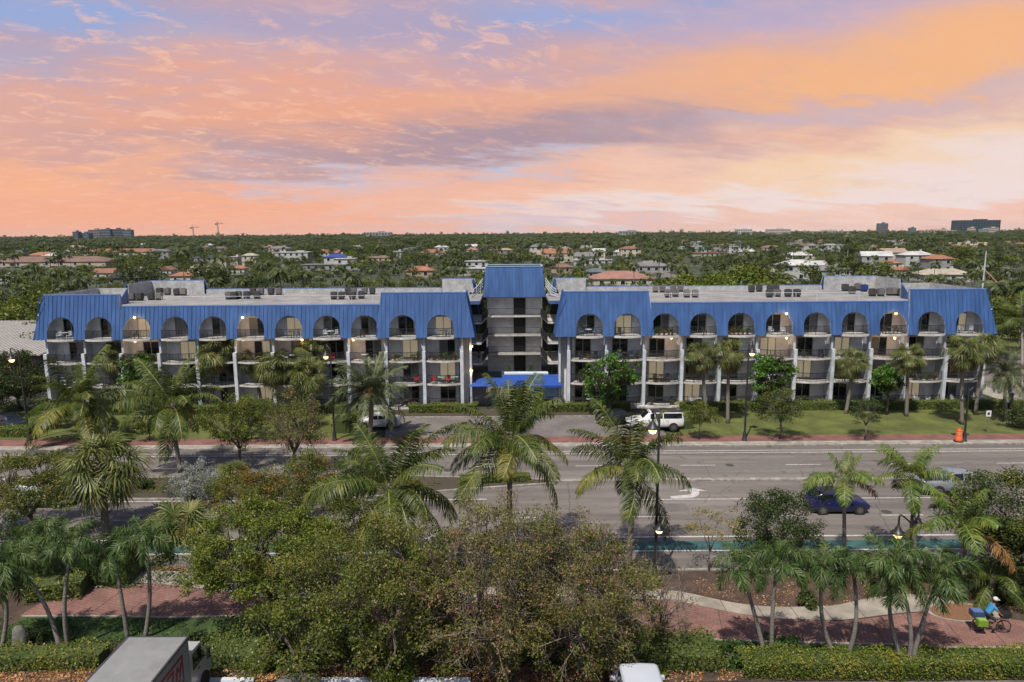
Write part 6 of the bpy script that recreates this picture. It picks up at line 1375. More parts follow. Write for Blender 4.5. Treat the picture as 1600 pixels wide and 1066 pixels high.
table(1, 0, 3, .1, m_white, 'round white table in the first arch right of the tower'); table(-1, 3, 3, .2, m_white, 'small white table between two white plastic chairs'); table(-1, 0, 1, 1.3, M('pale_teal', (.30, .45, .42)), 'pale teal table at the end of the innermost second floor balcony'); table(-1, 0, 1, -.3, M('pale_teal', (.30, .45, .42)), 'pale teal table between two red chairs'); table(1, 0, 0, .3, m_white, 'white table on the ground floor terrace right of the lobby'); table(-1, 2, 2, -.3, m_white, 'white table on the third floor balcony beside the date palm top')
rf_ = random.Random(12); used_ = {(-1, 3, 3), (-1, 3, 2), (-1, 1, 1), (-1, 0, 1), (1, 0, 3), (-1, 8, 3), (1, 3, 3), (1, 6, 2), (1, 2, 0), (1, 0, 2), (-1, 2, 2), (-1, 0, 2), (1, 0, 0), (1, 2, 3), (1, 4, 3)}
fname = {3: 'top floor', 2: 'third floor', 1: 'second floor', 0: 'ground floor'}
for s in (-1, 1):
    for i in range(11):
        for f in range(4):
            if (s, i, f) in used_ or rf_.random() < .52: continue
            nm_ = 'balcony %d from the court on the %s of the %s wing' % (i+1, fname[f], 'left' if s < 0 else 'right'); kk = rf_.randrange(3); mt_, wd = ((cdk, 'dark'), (cbl, 'blue'), (cw, 'white'))[rf_.choice((0, 0, 1, 2))]; sp = .75 if f < 3 else .6
            chair(s, i, f, -sp+rf_.uniform(-.1, .1), .35, rf_.uniform(.1, .6), mt_, wd+' left chair, '+nm_)
            if kk: chair(s, i, f, sp+rf_.uniform(-.1, .1), .35, -rf_.uniform(.1, .6), mt_, wd+' right chair, '+nm_)
            if kk == 2: table(s, i, f, 0, m_white if wd == 'white' else M('dark_wicker', (.05, .04, .035)), wd+' table, '+nm_)
m_pot = M('terracotta_pot', (.36, .14, .07), (.28, .10, .05), scale=4)
def pot(s, i, f, dx, h, mt, lb, seed, dy=.15):
    pot_at((bayx(s, i)+dx, FY+dy, FL[f]+.005), h, mt, lb, seed)
def pot_at(p, h, mt, lb, seed):
    t = thing('potted_plant', lb, 'potted plant', p, 0, 'potted plants on balconies and walkways'); b = MB(); b.lathe(0, 0, [(.10, 0), (.15, .26), (.16, .28), (.13, .27), (0, .25)], 10); b.build('pot', m_pot, t); rng = np.random.default_rng(seed); n = int(70+90*h)
    C = rng.normal(0, 1, (n, 3))*np.array([.17, .17, h*.24])+np.array([0, 0, .3+h*.45]); V, Fq = leaf_quads(C, rng, .16, .08, .3); link('foliage', big('foliage', V, Fq, LEAF[mt]), t)
    b = MB(); b.tube([(0, 0, .2), (.02, 0, .3+h*.5)], .015, 4); b.build('stem', m_bark, t)
k = 0
fn = {3: 'top floor', 2: 'third floor', 1: 'second floor', 0: 'ground floor'}
for (s, i, f, lst) in ((1, 2, 3, (-1.0, -.5, .1, .6, 1.0)), (1, 4, 3, (-1.0, -.6, -.1, .4, .9)), (-1, 1, 2, (-1.2, -.7, .9, 1.4)), (-1, 0, 2, (-.9, -.3, .3, .9, 1.4)), (1, 9, 1, (-1.2, -.4, .3, 1.1)), (1, 1, 2, (.2, 1.3)), (1, 2, 1, (-.9, )), (1, 0, 2, (.1,)), (1, 3, 1, (1.3,)), (1, 10, 0, (.6, 1.3)), (-1, 10, 2, (-1.4,))):
    for q, dx in enumerate(lst):
        k += 1; mt = ('dark', 'bright', 'olive', 'orange')[k % 4]
        pot(s, i, f, dx, .4+.35*((k*7) % 3)/2, mt, '%s plant, %s in its row, %s balcony %d from the court, %s wing' % ({'dark': 'dark green', 'bright': 'bright green', 'olive': 'olive', 'orange': 'orange flecked'}[mt], ('first', 'second', 'third', 'fourth', 'last')[q], fn[f], i+1, 'left' if s < 0 else 'right'), k)
for (u, v, y, h, mt, lb) in ((795, 581, 94.9, 1.9, 'dark', 'tall potted palm left of the tower entrance'), (829, 581, 94.9, 1.8, 'dark', 'tall potted palm right of the tower entrance'), (748, 521, 92, 1.7, 'bright', 'bright plant on the upper left court walkway'), (859, 518, 92, 1.7, 'bright', 'bright plant on the upper right court walkway'), (756, 476, 93, 2.4, 'olive', 'plant trailing beside the tower roof, left side'), (857, 500, 93, 1.6, 'olive', 'plant on the top right court walkway'), (748, 548, 92, 1.6, 'dark', 'dark plant on the middle left court walkway'), (859, 548, 92, 1.6, 'olive', 'olive plant on the middle right court walkway'), (864, 576, 90, 1.6, 'dark', 'dark plant at the foot of the right court walkway')):
    p = AY(u, v, y); zf = max([z for z in (.0, 3.02, 5.7, 8.4) if z < p.z+.6] or [0]); pot_at((p.x, p.y, zf+.01), h, mt, lb, int(u))
# ------------------------------------------------------------------ the neighbour on the left
t = thing('neighbour_building', 'low building with a pale corrugated roof left of the apartments', 'building', (-62, 84, 0)); b = MB(); b.box(-7, 8, 0, 22, 16, 5.2); b.build('wall', M('grey_render', (.13, .125, .12), (.10, .095, .09), scale=1), t)
b = MB(); o_ = b
pr = [G(50, 516, 6.4), G(50, 540, 5.2)]
b.slab([(-28, -2.5, 5.6), (4.8, -2.5, 5.6), (4.8, 15, 7.6), (-28, 15, 7.6)], (0, 0, .12)); rf = b.build('roof', M('pale_metal_roof', (.34, .32, .29), (.26, .24, .22), scale=1, rough=.6), t)
b = MB()
for k in range(60): x = -27.9+k*.55; b.slab([(x, -2.5, 5.72), (x+.1, -2.5, 5.72), (x+.1, 15, 7.72), (x, 15, 7.72)], (0, 0, .07))
b.build('ridge', M('pale_metal_ridge', (.46, .43, .40)), rf, kind='stuff')
for x in (-2, -8, -14): b = MB(); b.box(x, -.03, 1.2, 2.2, .08, 1.6); b.build('window', m_glassd, t)

# ------------------------------------------------------------------ houses of the district behind
WALLC = {'white': (.46, .455, .44), 'cream': (.52, .47, .38), 'grey': (.30, .30, .29), 'pink': (.42, .28, .22), 'beige': (.42, .37, .30), 'dark': (.10, .10, .10)}
ROOFC = {'terracotta': (.27, .125, .080), 'pinkish': (.33, .17, .13), 'orange': (.34, .145, .08), 'brown': (.20, .12, .09), 'white': (.50, .495, .48), 'grey': (.20, .19, .185), 'charcoal': (.045, .045, .048), 'slate': (.11, .14, .15), 'blue': (.03, .06, .25), 'cream': (.40, .35, .27), 'green': (.20, .26, .23), 'tan': (.36, .27, .19)}
def house(u, v, wpx, kind, rc, wc, label, st=1, dratio=.7, rz=0.0, extra=(), zref=None):
    """u, v: centre of the roof in the photograph; wpx its width there"""
    h = 3.1*st; rh = (1.9 if kind in ('hip', 'gable') else .35); zc = h+rh*.5 if zref is None else zref; p = G(u, v, zc); dep = p.y; W = wpx/F*dep; D = min(W*dratio, 26); D = max(D, 7.0)
    t = thing('house', label, 'house', (p.x, p.y, 0), rz, 'houses of the district behind the apartments'); wm = M('house_wall_'+wc, WALLC[wc], scale=.6, rough=.9); rm = M('house_roof_'+rc, ROOFC[rc], vary(ROOFC[rc], .72), scale=.5, rough=.85, dirt=.2, dscale=.2, bump=.3, bscale=3)
    if kind == 'hip': rh = min(3.2, D*.16+.4)
    b = MB(); b.box(0, 0, 0, W-.8, D-.8, h); b.build('wall', wm, t); b = MB(); hw, hd = W/2, D/2
    if kind == 'hip':
        r = max(hw-hd, .3) if hw > hd else .3; V = [(-hw, -hd, h), (hw, -hd, h), (hw, hd, h), (-hw, hd, h), (-r, 0, h+rh), (r, 0, h+rh)]
        b.add(V, [(0, 1, 5, 4), (1, 2, 5), (2, 3, 4, 5), (3, 0, 4), (3, 2, 1, 0)]); b.box(0, 0, h-.16, W+.02, D+.02, .14)
    elif kind == 'gable':
        rh = min(3.0, D*.2+.6); V = [(-hw, -hd, h), (hw, -hd, h), (hw, hd, h), (-hw, hd, h), (-hw, 0, h+rh), (hw, 0, h+rh)]; b.add(V, [(0, 1, 5, 4), (2, 3, 4, 5), (1, 2, 5), (3, 0, 4), (3, 2, 1, 0)])
    elif kind == 'fgable':
        rh = min(3.0, W*.16+.6); V = [(-hw, -hd, h), (hw, -hd, h), (hw, hd, h), (-hw, hd, h), (0, -hd, h+rh), (0, hd, h+rh)]; b.add(V, [(0, 4, 5, 3), (4, 1, 2, 5), (3, 2, 1, 0), (0, 1, 4), (2, 3, 5)])
    else:
        b.box(0, 0, h, W, D, .30); b.box(W*.18, D*.1, h+.30, W*.22, D*.25, 1.0)
    roof = b.build('roof', rm, t); rng = random.Random(int(u*7+v)); n = max(2, min(7, int(W/4.5)))
    if rng.random() < .5: b = MB(); b.box(W*.22, D*.12, h+.3, .9, .9, rh+.5); b.build('chimney', wm, roof)
    wmb = MB(); wmb.box(0, 0, 0, min(1.6, W*.12), .10, 1.35); wme = wmb.data('window', m_glassd); fmb = MB(); ww = min(1.6, W*.12)
    for x in (-ww/2, ww/2): fmb.box(x, -.01, -.05, .1, .14, 1.45)
    fmb.box(0, -.012, -.10, ww+.2, .16, .1); fme = fmb.data('frame', m_white)
    for f in range(st):
        for k in range(n):
            o = link('window', wme, t, (-W*.42+W*.84*(k+.5)/n, -(D-.8)/2-.03, f*3.1+1.0)); link('frame', fme, o)
    for (dx, dy, w2, d2, h2, mt) in extra:
        b = MB(); b.box(dx*W, dy*D-.4, 0, w2*W, d2*D, h2); b.build('wing', M('house_wall_'+mt, WALLC[mt], scale=.6), t)
    return t
HS = [
 (90, 406, 180, 'hip', 'brown', 'beige', 'long low brown roofed house left of everything above the dark trees', 1, .3), (195, 392, 125, 'hip', 'terracotta', 'cream', 'long terracotta roof with two ridges under the row of far palms', 1, .3), (255, 391, 22, 'hip', 'terracotta', 'cream', 'short terracotta wing right of the long terracotta roof', 1),
 (20, 393, 60, 'flat', 'grey', 'white', 'pale flat roofed house at the left edge near the horizon', 1), (76, 388, 13, 'hip', 'terracotta', 'pink', 'small orange peaked roof alone among trees on the left', 1), (68, 398, 36, 'flat', 'grey', 'grey', 'grey flat block behind the long brown roof', 1), (110, 401, 24, 'flat', 'white', 'white', 'small white flat house beside the long brown roof', 1),
 (166, 423, 34, 'gable', 'terracotta', 'cream', 'dull red gabled roof half hidden left of the charcoal roof', 1), (206, 429, 68, 'hip', 'charcoal', 'dark', 'low charcoal roof just behind the left end of the apartments', 1), (214, 421, 26, 'hip', 'brown', 'cream', 'brown peaked roof rising over the charcoal roof', 1), (262, 421, 22, 'fgable', 'terracotta', 'white', 'terracotta gable with a pale end wall', 1),
 (286, 427, 34, 'hip', 'orange', 'cream', 'orange hipped roof right of the terracotta gable', 1), (315, 415, 34, 'hip', 'cream', 'cream', 'cream hipped roof beside the dark round tree', 1), (320, 402, 40, 'flat', 'slate', 'grey', 'long slate flat roof beside pale square walls', 1), (348, 402, 18, 'flat', 'grey', 'beige', 'plain beige box with a blank wall', 2), (368, 401, 14, 'flat', 'white', 'beige', 'pale box right of the plain beige box', 2),
 (375, 416, 22, 'hip', 'orange', 'white', 'small orange roof near white boats', 1), (391, 397, 24, 'hip', 'cream', 'cream', 'tall cream house wall under palms', 2), (291, 387, 11, 'hip', 'pinkish', 'cream', 'tiny pink roof left of the far red roof', 1), (322, 385, 10, 'hip', 'orange', 'cream', 'tiny far red roof below the cranes', 1),
 (418, 385, 28, 'hip', 'pinkish', 'pink', 'pinkish roof near the horizon left of centre', 1), (460, 394, 52, 'flat', 'white', 'white', 'white two storey house with open carport left of the blue roof', 2), (526, 399, 36, 'hip', 'blue', 'white', 'white house with a bright blue roof', 2), (540, 404, 33, 'flat', 'white', 'white', 'white cube house with three dark windows', 2), (520, 413, 92, 'flat', 'grey', 'grey', 'long low grey flat roof in front of the white cube house', 1, .35),
 (589, 402, 50, 'flat', 'tan', 'tan2', 'sunlit tan slab roof right of the blue roof', 1), (622, 393, 14, 'flat', 'white', 'white', 'narrow white stepped tower house in the trees', 3), (657, 419, 44, 'hip', 'orange', 'pink', 'orange hipped roof with pale pink walls behind the parapet', 1), (676, 393, 38, 'hip', 'terracotta', 'cream', 'terracotta roofs among palms right of the stepped tower', 1), (738, 389, 20, 'hip', 'pinkish', 'white', 'rose roof left of the tower near the horizon', 1), (773, 387, 16, 'hip', 'terracotta', 'cream', 'rose roof directly above the tower', 1),
 (745, 408, 38, 'flat', 'white', 'white', 'white flat roofed house just behind the left court', 1), (739, 419, 46, 'flat', 'white', 'white', 'white house with dark windows next to the tower roof', 1), (549, 426, 26, 'flat', 'charcoal', 'dark', 'dark low shed behind the left wing parapet', 1),
 (844, 384, 36, 'hip', 'grey', 'white', 'white tiered house with a grey roof right of the tower', 2), (884, 389, 20, 'fgable', 'white', 'white', 'white gabled house among palms right of the tower', 1), (911, 398, 50, 'hip', 'grey', 'white', 'wide grey roof over white walls right of the tower', 1), (926, 406, 60, 'flat', 'white', 'white', 'long white wall and flat roof below the wide grey roof', 1, .3), (984, 387, 32, 'hip', 'terracotta', 'cream', 'two storey terracotta house with tall windows', 2), (878, 414, 36, 'hip', 'brown', 'pink', 'brown roof close behind the tower on its right', 1), (930, 421, 36, 'hip', 'slate', 'grey', 'slate blue hipped roof left of the big pinkish roof', 1),
 (969, 430, 96, 'hip', 'pinkish', 'cream', 'big pinkish tiled roof right behind the right wing parapet', 1, .6), (1016, 412, 56, 'hip', 'grey', 'grey', 'broad grey hipped roof left of the large tree mass', 1), (1090, 385, 68, 'flat', 'white', 'white', 'long white flat roofed house near the horizon', 1, .3), (920, 373, 12, 'hip', 'orange', 'cream', 'tiny orange roof under the horizon right of the tower', 1), (1150, 380, 24, 'fgable', 'grey', 'white', 'pair of white gables right of the long white house', 1),
 (1245, 410, 58, 'hip', 'white', 'white', 'white hipped roof with brick chimney and dark windows', 2), (1215, 420, 24, 'hip', 'white', 'white', 'low white roof left of the chimneyed house', 1), (1272, 411, 34, 'gable', 'white', 'white', 'white wing right of the chimneyed house', 1), (1285, 419, 34, 'gable', 'grey', 'grey', 'dull grey gabled roof left of the white gable end', 1), (1312, 420, 36, 'fgable', 'grey', 'white', 'grey roofed house with a white gable end', 1), (1360, 427, 50, 'flat', 'white', 'white', 'thin white roof line right behind the roof structure', 1, .4),
 (1391, 408, 30, 'hip', 'orange', 'cream', 'orange hipped roof left of the pale green roof', 1), (1428, 397, 46, 'hip', 'green', 'white', 'pale green hipped roof over white walls', 1), (1465, 401, 42, 'hip', 'orange', 'grey', 'orange hipped roof on dark walls right of the pale green roof', 2), (1408, 421, 14, 'fgable', 'orange', 'cream', 'small orange gable below the orange hipped roofs', 1), (1471, 424, 80, 'hip', 'cream', 'white', 'large cream white hipped roof behind the right end of the apartments', 1, .5), (1510, 382, 84, 'hip', 'tan', 'cream', 'long sandy roof near the horizon on the right', 1, .3),
 (1285, 383, 66, 'flat', 'white', 'white', 'long white modern house near the horizon right of centre', 2, .3), (1240, 380, 14, 'flat', 'white', 'white', 'small white block left of the long modern house', 1), (1395, 378, 22, 'gable', 'grey', 'white', 'grey gabled roof below the grey office tower', 1), (1520, 378, 16, 'fgable', 'white', 'white', 'small pale gable above the sandy roof', 1), (1530, 410, 20, 'hip', 'brown', 'cream', 'dull brown roof beside the white mast', 1), (1573, 378, 20, 'hip', 'brown', 'cream', 'pale roof at the right edge near the horizon', 1), (1570, 419, 16, 'flat', 'grey', 'grey', 'bluish grey flat roof right of the mast', 1),
 (10, 431, 22, 'flat', 'white', 'white', 'bright white roof at the left edge above the dark trees', 1), (6, 404, 30, 'flat', 'grey', 'white', 'white walled house at the left edge', 1), (140, 376, 10, 'flat', 'white', 'white', 'speck of a white house below the striped towers', 1), (600, 380, 14, 'flat', 'white', 'white', 'pale roof under the horizon left of centre', 1), (720, 378, 26, 'flat', 'white', 'white', 'white flat roof under the horizon left of the tower', 1), (455, 373, 14, 'flat', 'white', 'white', 'white block right below the horizon on the left', 2), (1060, 375, 14, 'flat', 'white', 'white', 'white block right below the horizon on the right', 1),
]
WALLC['tan2'] = (.46, .34, .22); RHOUSE = []
for hsp in HS:
    a = list(hsp)+[.7]*(9-len(hsp)) if len(hsp) < 9 else list(hsp)
    t = house(*a); RHOUSE.append((t.location.x, t.location.y, a[2]/F*t.location.y/2, a[2]/F*t.location.y*.35))
import re as _re
HREF = []
for h_ in HS:
    w_ = _re.split(r' (?:right|left|under|behind|with|half|in|near|among|above|below|just|beside|over|close|next|rising|directly|alone|at|on) ', h_[6])[0].split()[:6]
    HREF.append((h_[0], h_[1], ' '.join(w_)))
def spot(x, y):
    q = y*.9875+3; u = 800+x/q*F; v = 533+F*math.tan(math.atan((CAMH-3)/y)-R(PITCH)); hu, hv, nm = min(HREF, key=lambda h: abs(h[0]-u)+2.2*abs(h[1]-v)); dx = u-hu; dy = v-hv
    a = ('far left of' if dx < -28 else 'left of' if dx < -9 else 'in line with' if dx < 9 else 'right of' if dx < 28 else 'far right of')
    return '%s the %s%s' % (a, nm, ', nearer' if dy > 9 else ', beyond it' if dy < -6 else '')
rg = random.Random(41); nh = 0
while nh < 52:
    D = 20/math.tan(R(rg.uniform(.7, 2.3))); x = rg.uniform(-.74, .74)*D
    if any(abs(x-hx) < hw+14 and abs(D-hy) < 16+hd for hx, hy, hw, hd in RHOUSE) or (60 < x < 80 and D < 400): continue
    W_ = rg.uniform(14, 26); rc = rg.choice(('white', 'white', 'terracotta', 'grey', 'cream', 'orange', 'tan', 'brown', 'slate')); kd = rg.choice(('hip', 'hip', 'flat', 'gable')); q = D*.9875+3
    u_ = 800+x/q*F; v_ = 533+F*math.tan(math.atan((CAMH-4)/D)-R(PITCH))
    t = house(u_, v_-0, W_/q*F, kd, rc, rg.choice(('white', 'white', 'cream', 'grey')), 'small house', rg.choice((1, 1, 2)), .6, rg.uniform(-.3, .3)); t['group'] = 'small houses far off among the trees'
    t['label'] = 'small %s %s roofed house %s' % (rc, {'hip': 'hip', 'flat': 'flat', 'gable': 'gable'}[kd], spot(t.location.x, t.location.y)); RHOUSE.append((t.location.x, t.location.y, W_/2, W_*.3)); nh += 1
# boats and pale jetties seen between the trees
for (u, v, lb) in ((342, 432, 'white motor boat moored behind the left wing'), (405, 419, 'white boat on the strip of canal left of centre')):
    p = G(u, v, 1); t = thing('motor_boat', lb, 'boat', (p.x, p.y, 0), .1); b = MB(); V = [(-5, -1.4, 1), (3, -1.5, 1.1), (6, 0, 1.5), (3, 1.5, 1.1), (-5, 1.4, 1), (-4.6, -1, -.2), (2.6, -1, -.2), (5, 0, .1), (2.6, 1, -.2), (-4.6, 1, -.2)]
    b.add(V, [(0, 1, 2, 3, 4), (0, 5, 6, 1), (1, 6, 7, 2), (2, 7, 8, 3), (3, 8, 9, 4), (4, 9, 5, 0)]); b.build('hull', m_white, t); b = MB(); b.box(-.5, 0, 1.1, 4, 2, 1.4); b.build('cabin', m_white, t); b = MB(); b.box(-.5, 0, 1.6, 4.06, 2.06, .5); b.build('window', m_glassd, t)
strip('canal', G(0, 416).x, G(150, 416).x, G(0, 418).y, G(0, 414).y, -.02, M('canal_water', (.03, .05, .055), rough=.08)); strip('canal', G(380, 420).x, G(440, 420).x, G(400, 424).y, G(400, 414).y, -.02, M('canal_water', (.03, .05, .055), rough=.08))

# ------------------------------------------------------------------ towers and cranes on the horizon
def tower(u0, u1, vtop, dist, c, label, cols, rows, gl=(.03, .045, .06), nm='office_tower', steps=None):
    z1 = AY((u0+u1)/2, vtop, dist).z; a = AY(u0, 364, dist).x; c1 = AY(u1, 364, dist).x; W = c1-a; D = max(18, W*.35)
    t = thing(nm, label, 'building', ((a+c1)/2, dist, 0)); b = MB(); b.box(0, D/2, 0, W, D, z1); b.box(W*.1, D/2, z1, W*.25, D*.5, 3.5); b.build('wall', M('tower_wall_%d' % int(1000*c[0]), c, vary(c, .8), scale=.05, rough=.7), t)
    wb = MB(); ww = W/cols; rh = z1/rows; wb.box(0, 0, 0, ww*.62, .5, rh*.55); me = wb.data('window', M('far_glass_%d' % int(1000*gl[2]), gl, rough=.2)); 
    for i in range(cols):
        for j in range(rows): link('window', me, t, (-W/2+ww*(i+.5), -.1, rh*(j+.25)))
    return t
tower(1499, 1562, 344, 2400, (.035, .06, .075), 'dark blue glass office block on the horizon at the right', 14, 7, (.012, .025, .035))
tower(1516, 1524, 356, 2300, (.50, .42, .36), 'pale block before the dark blue office block, left one', 3, 4, (.1, .1, .1)); tower(1545, 1560, 356, 2300, (.50, .45, .36), 'cream block before the dark blue office block, right one', 5, 4, (.1, .1, .1)); tower(1534, 1544, 358, 2300, (.28, .33, .36), 'small grey block between the two pale ones', 4, 3, (.08, .1, .12))
tower(1373, 1387, 349, 2300, (.14, .15, .17), 'grey office tower standing alone on the horizon', 5, 8, (.05, .055, .07)); tower(1423, 1431, 356, 2400, (.12, .16, .20), 'small blue grey tower right of the lone grey tower', 3, 4, (.05, .07, .1))
tower(1150, 1175, 358, 2300, (.52, .49, .46), 'white terraced building on the horizon right of centre', 7, 3, (.15, .15, .16)); tower(1200, 1235, 358, 2300, (.50, .45, .42), 'long white building on the horizon beyond the terraced one', 9, 3, (.15, .14, .14)); tower(1260, 1330, 361, 2400, (.40, .34, .30), 'low brownish row of buildings on the horizon', 14, 2, (.15, .13, .12)); tower(1440, 1498, 360, 2400, (.40, .36, .32), 'low pale row of buildings left of the dark blue office block', 12, 2, (.14, .13, .12)); tower(968, 996, 361, 2300, (.30, .29, .28), 'low grey slab on the horizon above the big pinkish roof', 6, 2, (.1, .1, .11)); tower(572, 610, 363, 2300, (.30, .29, .29), 'low grey slab on the horizon left of centre', 8, 2, (.1, .1, .11))
for (a, c, v, col_) in ((113, 121, 362, (.13, .15, .18)), (122, 138, 364, (.12, .14, .17)), (138, 156, 359, (.22, .20, .20)), (157, 172, 358, (.13, .16, .19)), (172, 190, 358, (.10, .11, .13)), (191, 204, 359, (.15, .19, .23))):
    tower(a, c, v, 1900+(a % 7)*9, col_, 'apartment tower of the striped group on the left horizon, %s' % {113: 'the lowest at its left end', 122: 'low and dark, second along', 138: 'brownish with balconies, third along', 157: 'blue grey, fourth along', 172: 'darkest and flat topped', 191: 'pale blue at its right end'}[a], max(2, int((c-a)/2.5)), 5, (.02, .03, .045), 'apartment_tower')
def crane(u, vt, dist, jib, label):
    p = AY(u, 364, dist); z1 = AY(u, vt, dist).z; t = thing('tower_crane', label, 'crane', (p.x, dist, 0)); m = M('crane_steel', (.22, .18, .15), rough=.6); b = MB(); 
    for x in (-1, 1):
        for y in (-1, 1): b.tube([(x, y, 0), (x, y, z1)], .35, 4)
    k = 0
    while k*4 < z1-4: b.tube([(-1, -1, k*4), (1, -1, k*4+4)], .22, 3); k += 1
    b.build('mast', m, t); b = MB(); b.tube([(-jib*.35, 0, z1-4), (jib, 0, z1-4)], .6, 4); b.tube([(-jib*.35, 0, z1-4), (0, 0, z1+4), (jib, 0, z1-4)], .25, 3, cap=False); b.build('jib', m, t); b = MB(); b.box(-jib*.3, 0, z1-8, 5, 3, 4); b.build('counterweight', m, t)
crane(302, 353, 1900, 18, 'shorter tower crane on the left horizon'); crane(341, 347, 1900, 16, 'taller tower crane on the left horizon')
# white mast with a stay behind the right end, power line poles and wires
p = G(1541, 470); t = thing('white_mast', 'tall thin white mast behind the right end of the building', 'mast', (p.x, 150, 0)); q = AY(1541, 393, 150); t.location.x = q.x; b = MB(); b.tube([(0, 0, 0), (0, 0, q.z)], [.22, .10], 6); b.tube([(-.9, 0, 12), (.9, 0, 12)], .05, 4); b.build('mast', m_white, t)
b = MB(); b.tube([(.1, 0, q.z-4), (2.8, -8, 4)], .11, 4); b.build('stay', M('rust_paint', (.35, .16, .12)), t)
WP = []
for k, x in enumerate((-95, -60, -25, 12, 48, 85)):
    t = thing('power_pole', 'wooden power pole %s behind the apartments' % ('beyond the left end, farthest out', 'beyond the left end', 'behind the left wing', 'behind the tower on its right', 'behind the right wing', 'beyond the right end')[k], 'power pole', (x, 128, 0), 0, 'power poles behind the apartments'); b = MB(); b.tube([(0, 0, 0), (0, 0, 10.6)], [.16, .11], 6); b.build('pole', m_bark, t); b = MB(); b.box(0, 0, 10.1, 2.2, .12, .12); b.build('crossarm', m_bark, t)
for j, (dx, z) in enumerate(((-1.0, 10.3), (0, 10.75), (1.0, 10.25), (0, 8.9))):
    b = MB(); pts = []
    for a, c in zip((-95, -60, -25, 12, 48), (-60, -25, 12, 48, 85)):
        for i in range(8): f = i/8; pts.append((a+(c-a)*f, 128+dx*.4, z-2.0*f*(1-f)*1.1))
    b.tube(pts, .022, 3, cap=False); o = b.build('power_line', m_iron); tag(o, 'power line strung behind the roofs, %s' % ('wire on the near side of the poles', 'topmost wire of the four', 'wire on the far side of the poles', 'lowest wire of the four')[j], 'power line', 'wires behind the apartments')

# ------------------------------------------------------------------ the wooded district
def far_broad(seed, mat='far', n=420, l=.62, flat=.8, H=8.0):
    rng = np.random.default_rng(seed); k = 20; u = unit(rng.normal(size=(k, 3))); P = u*rng.uniform(.3, .9, (k, 1))*np.array([3.3, 3.3, 2.4*flat])+np.array([0, 0, H*.62]); crr = rng.uniform(.8, 1.5, k)
    per = np.repeat(np.arange(k), n//k); d = unit(rng.normal(size=(len(per), 3))); C = P[per]+d*(crr[per]*rng.uniform(.3, 1, len(per))**.5)[:, None]*np.array([1, 1, .75]); V, Fq = leaf_quads(C, rng, l, l*.6, .5)
    V2 = np.array([[-.2, -.2, 0], [.2, -.2, 0], [.1, .1, H*.6], [-.1, .1, H*.6], [.2, .2, 0], [-.2, .2, 0]]); F2 = np.array([[0, 1, 2, 3], [1, 4, 2, 2], [5, 0, 3, 3]])[:1]
    me = big('tree', np.concatenate([V, V2]), np.concatenate([Fq, F2+len(V)]), [LEAF[mat], m_bark], np.r_[np.zeros(len(Fq), int), np.ones(len(F2), int)]); return me
def far_palm(seed, H=9.0, L=2.6, nf=15, nl=9):
    rng = np.random.default_rng(seed); Vs = []; n = 0
    for i in range(nf):
        a = i*2.4+rng.uniform(-.3, .3); e = 1.2-1.5*i/nf; pts = []; x = z = 0.0; th = e
        for s in range(nl):
            pts.append((x, z)); th -= 1.9/nl; x += math.cos(th)*L/nl; z += math.sin(th)*L/nl
        ca, sa = math.cos(a), math.sin(a)
        for s in range(1, nl-1):
            for sd in (-1, 1):
                (x0, z0), (x1, z1) = pts[s], pts[s+1]; w = L*.26*math.sin(math.pi*(s+.6)/nl)**.5; y1 = sd*w*.8; dz = -w*.7
                for (xx, yy, zz) in ((x0, 0, z0), (x1*.8+x0*.2, 0, z1*.8+z0*.2), (x1+.10*L, y1, z1+dz), (x0+.12*L, y1*.95, z0+dz)): Vs.append((xx*ca-yy*sa, xx*sa+yy*ca, zz+H))
    V = np.array(Vs); Fq = np.arange(len(V)).reshape(-1, 4); T = np.array([[-.14, 0, 0], [.14, 0, 0], [.10, 0, H], [-.10, 0, H], [0, -.14, 0], [0, .14, 0], [0, .10, H], [0, -.10, H]]); F2 = np.array([[0, 1, 2, 3], [4, 5, 6, 7]])
    return big('palm', np.concatenate([V, T]), np.concatenate([Fq, F2+len(V)]), [LEAF['farpalm'], m_ptrunk], np.r_[np.zeros(len(Fq), int), np.ones(2, int)])
FB = [far_broad(s, ('far', 'olive', 'dark', 'far')[s % 4]) for s in range(4)]+[far_broad(7, 'ygreen', flat=.6)]; FP = [far_palm(s, 8+s, 2.5+.2*s) for s in range(3)]
FN = [far_broad(s+20, ('olive', 'dark', 'far')[s % 3], n=1700, l=.34) for s in range(4)]+[far_broad(31, 'ygreen', n=1900, l=.34, flat=.6)]
def blocked(x, y):
    if -57 < x < 58 and y < 104: return True
    if -86 < x < -50 and y < 102: return True
    if 60 < x < 77 and y < 400: return True
    for (hx, hy, hw, hd) in RHOUSE:
        if abs(x-hx) < hw+1.5 and -hd-2-hy*.012-3 < y-hy < hd+1.0: return True
    return False
def cap(x, y):
    """tallest tree at x, y that still leaves the houses behind it in view"""
    m = 99.0
    for (hx, hy, hw, hd) in RHOUSE:
        if hy > y and abs(x/y-hx/hy) < (hw*.96)/hy+1.0/y: m = min(m, CAMH-(CAMH-4.0)*y/hy)
    return m
rng = random.Random(17); PT = []; lim = .80
def addpt(y0, y1, cell, jit=.5, skip=.1):
    y = y0
    while y < y1:
        hwid = y*lim+10; x = -hwid
        while x < hwid:
            if rng.random() > skip:
                xx = x+rng.uniform(-jit, jit)*cell; yy = y+rng.uniform(-jit, jit)*cell
                c_ = cap(xx, yy)
                if c_ < 99 and rng.random() < (.22 if yy < 900 else .45): c_ = 99
                if not blocked(xx, yy) and c_ > 2.6: PT.append((xx, yy, c_))
            x += cell
        y += cell
addpt(104, 330, 8.2, .5, .34); NEAR_T = list(PT); PT = []
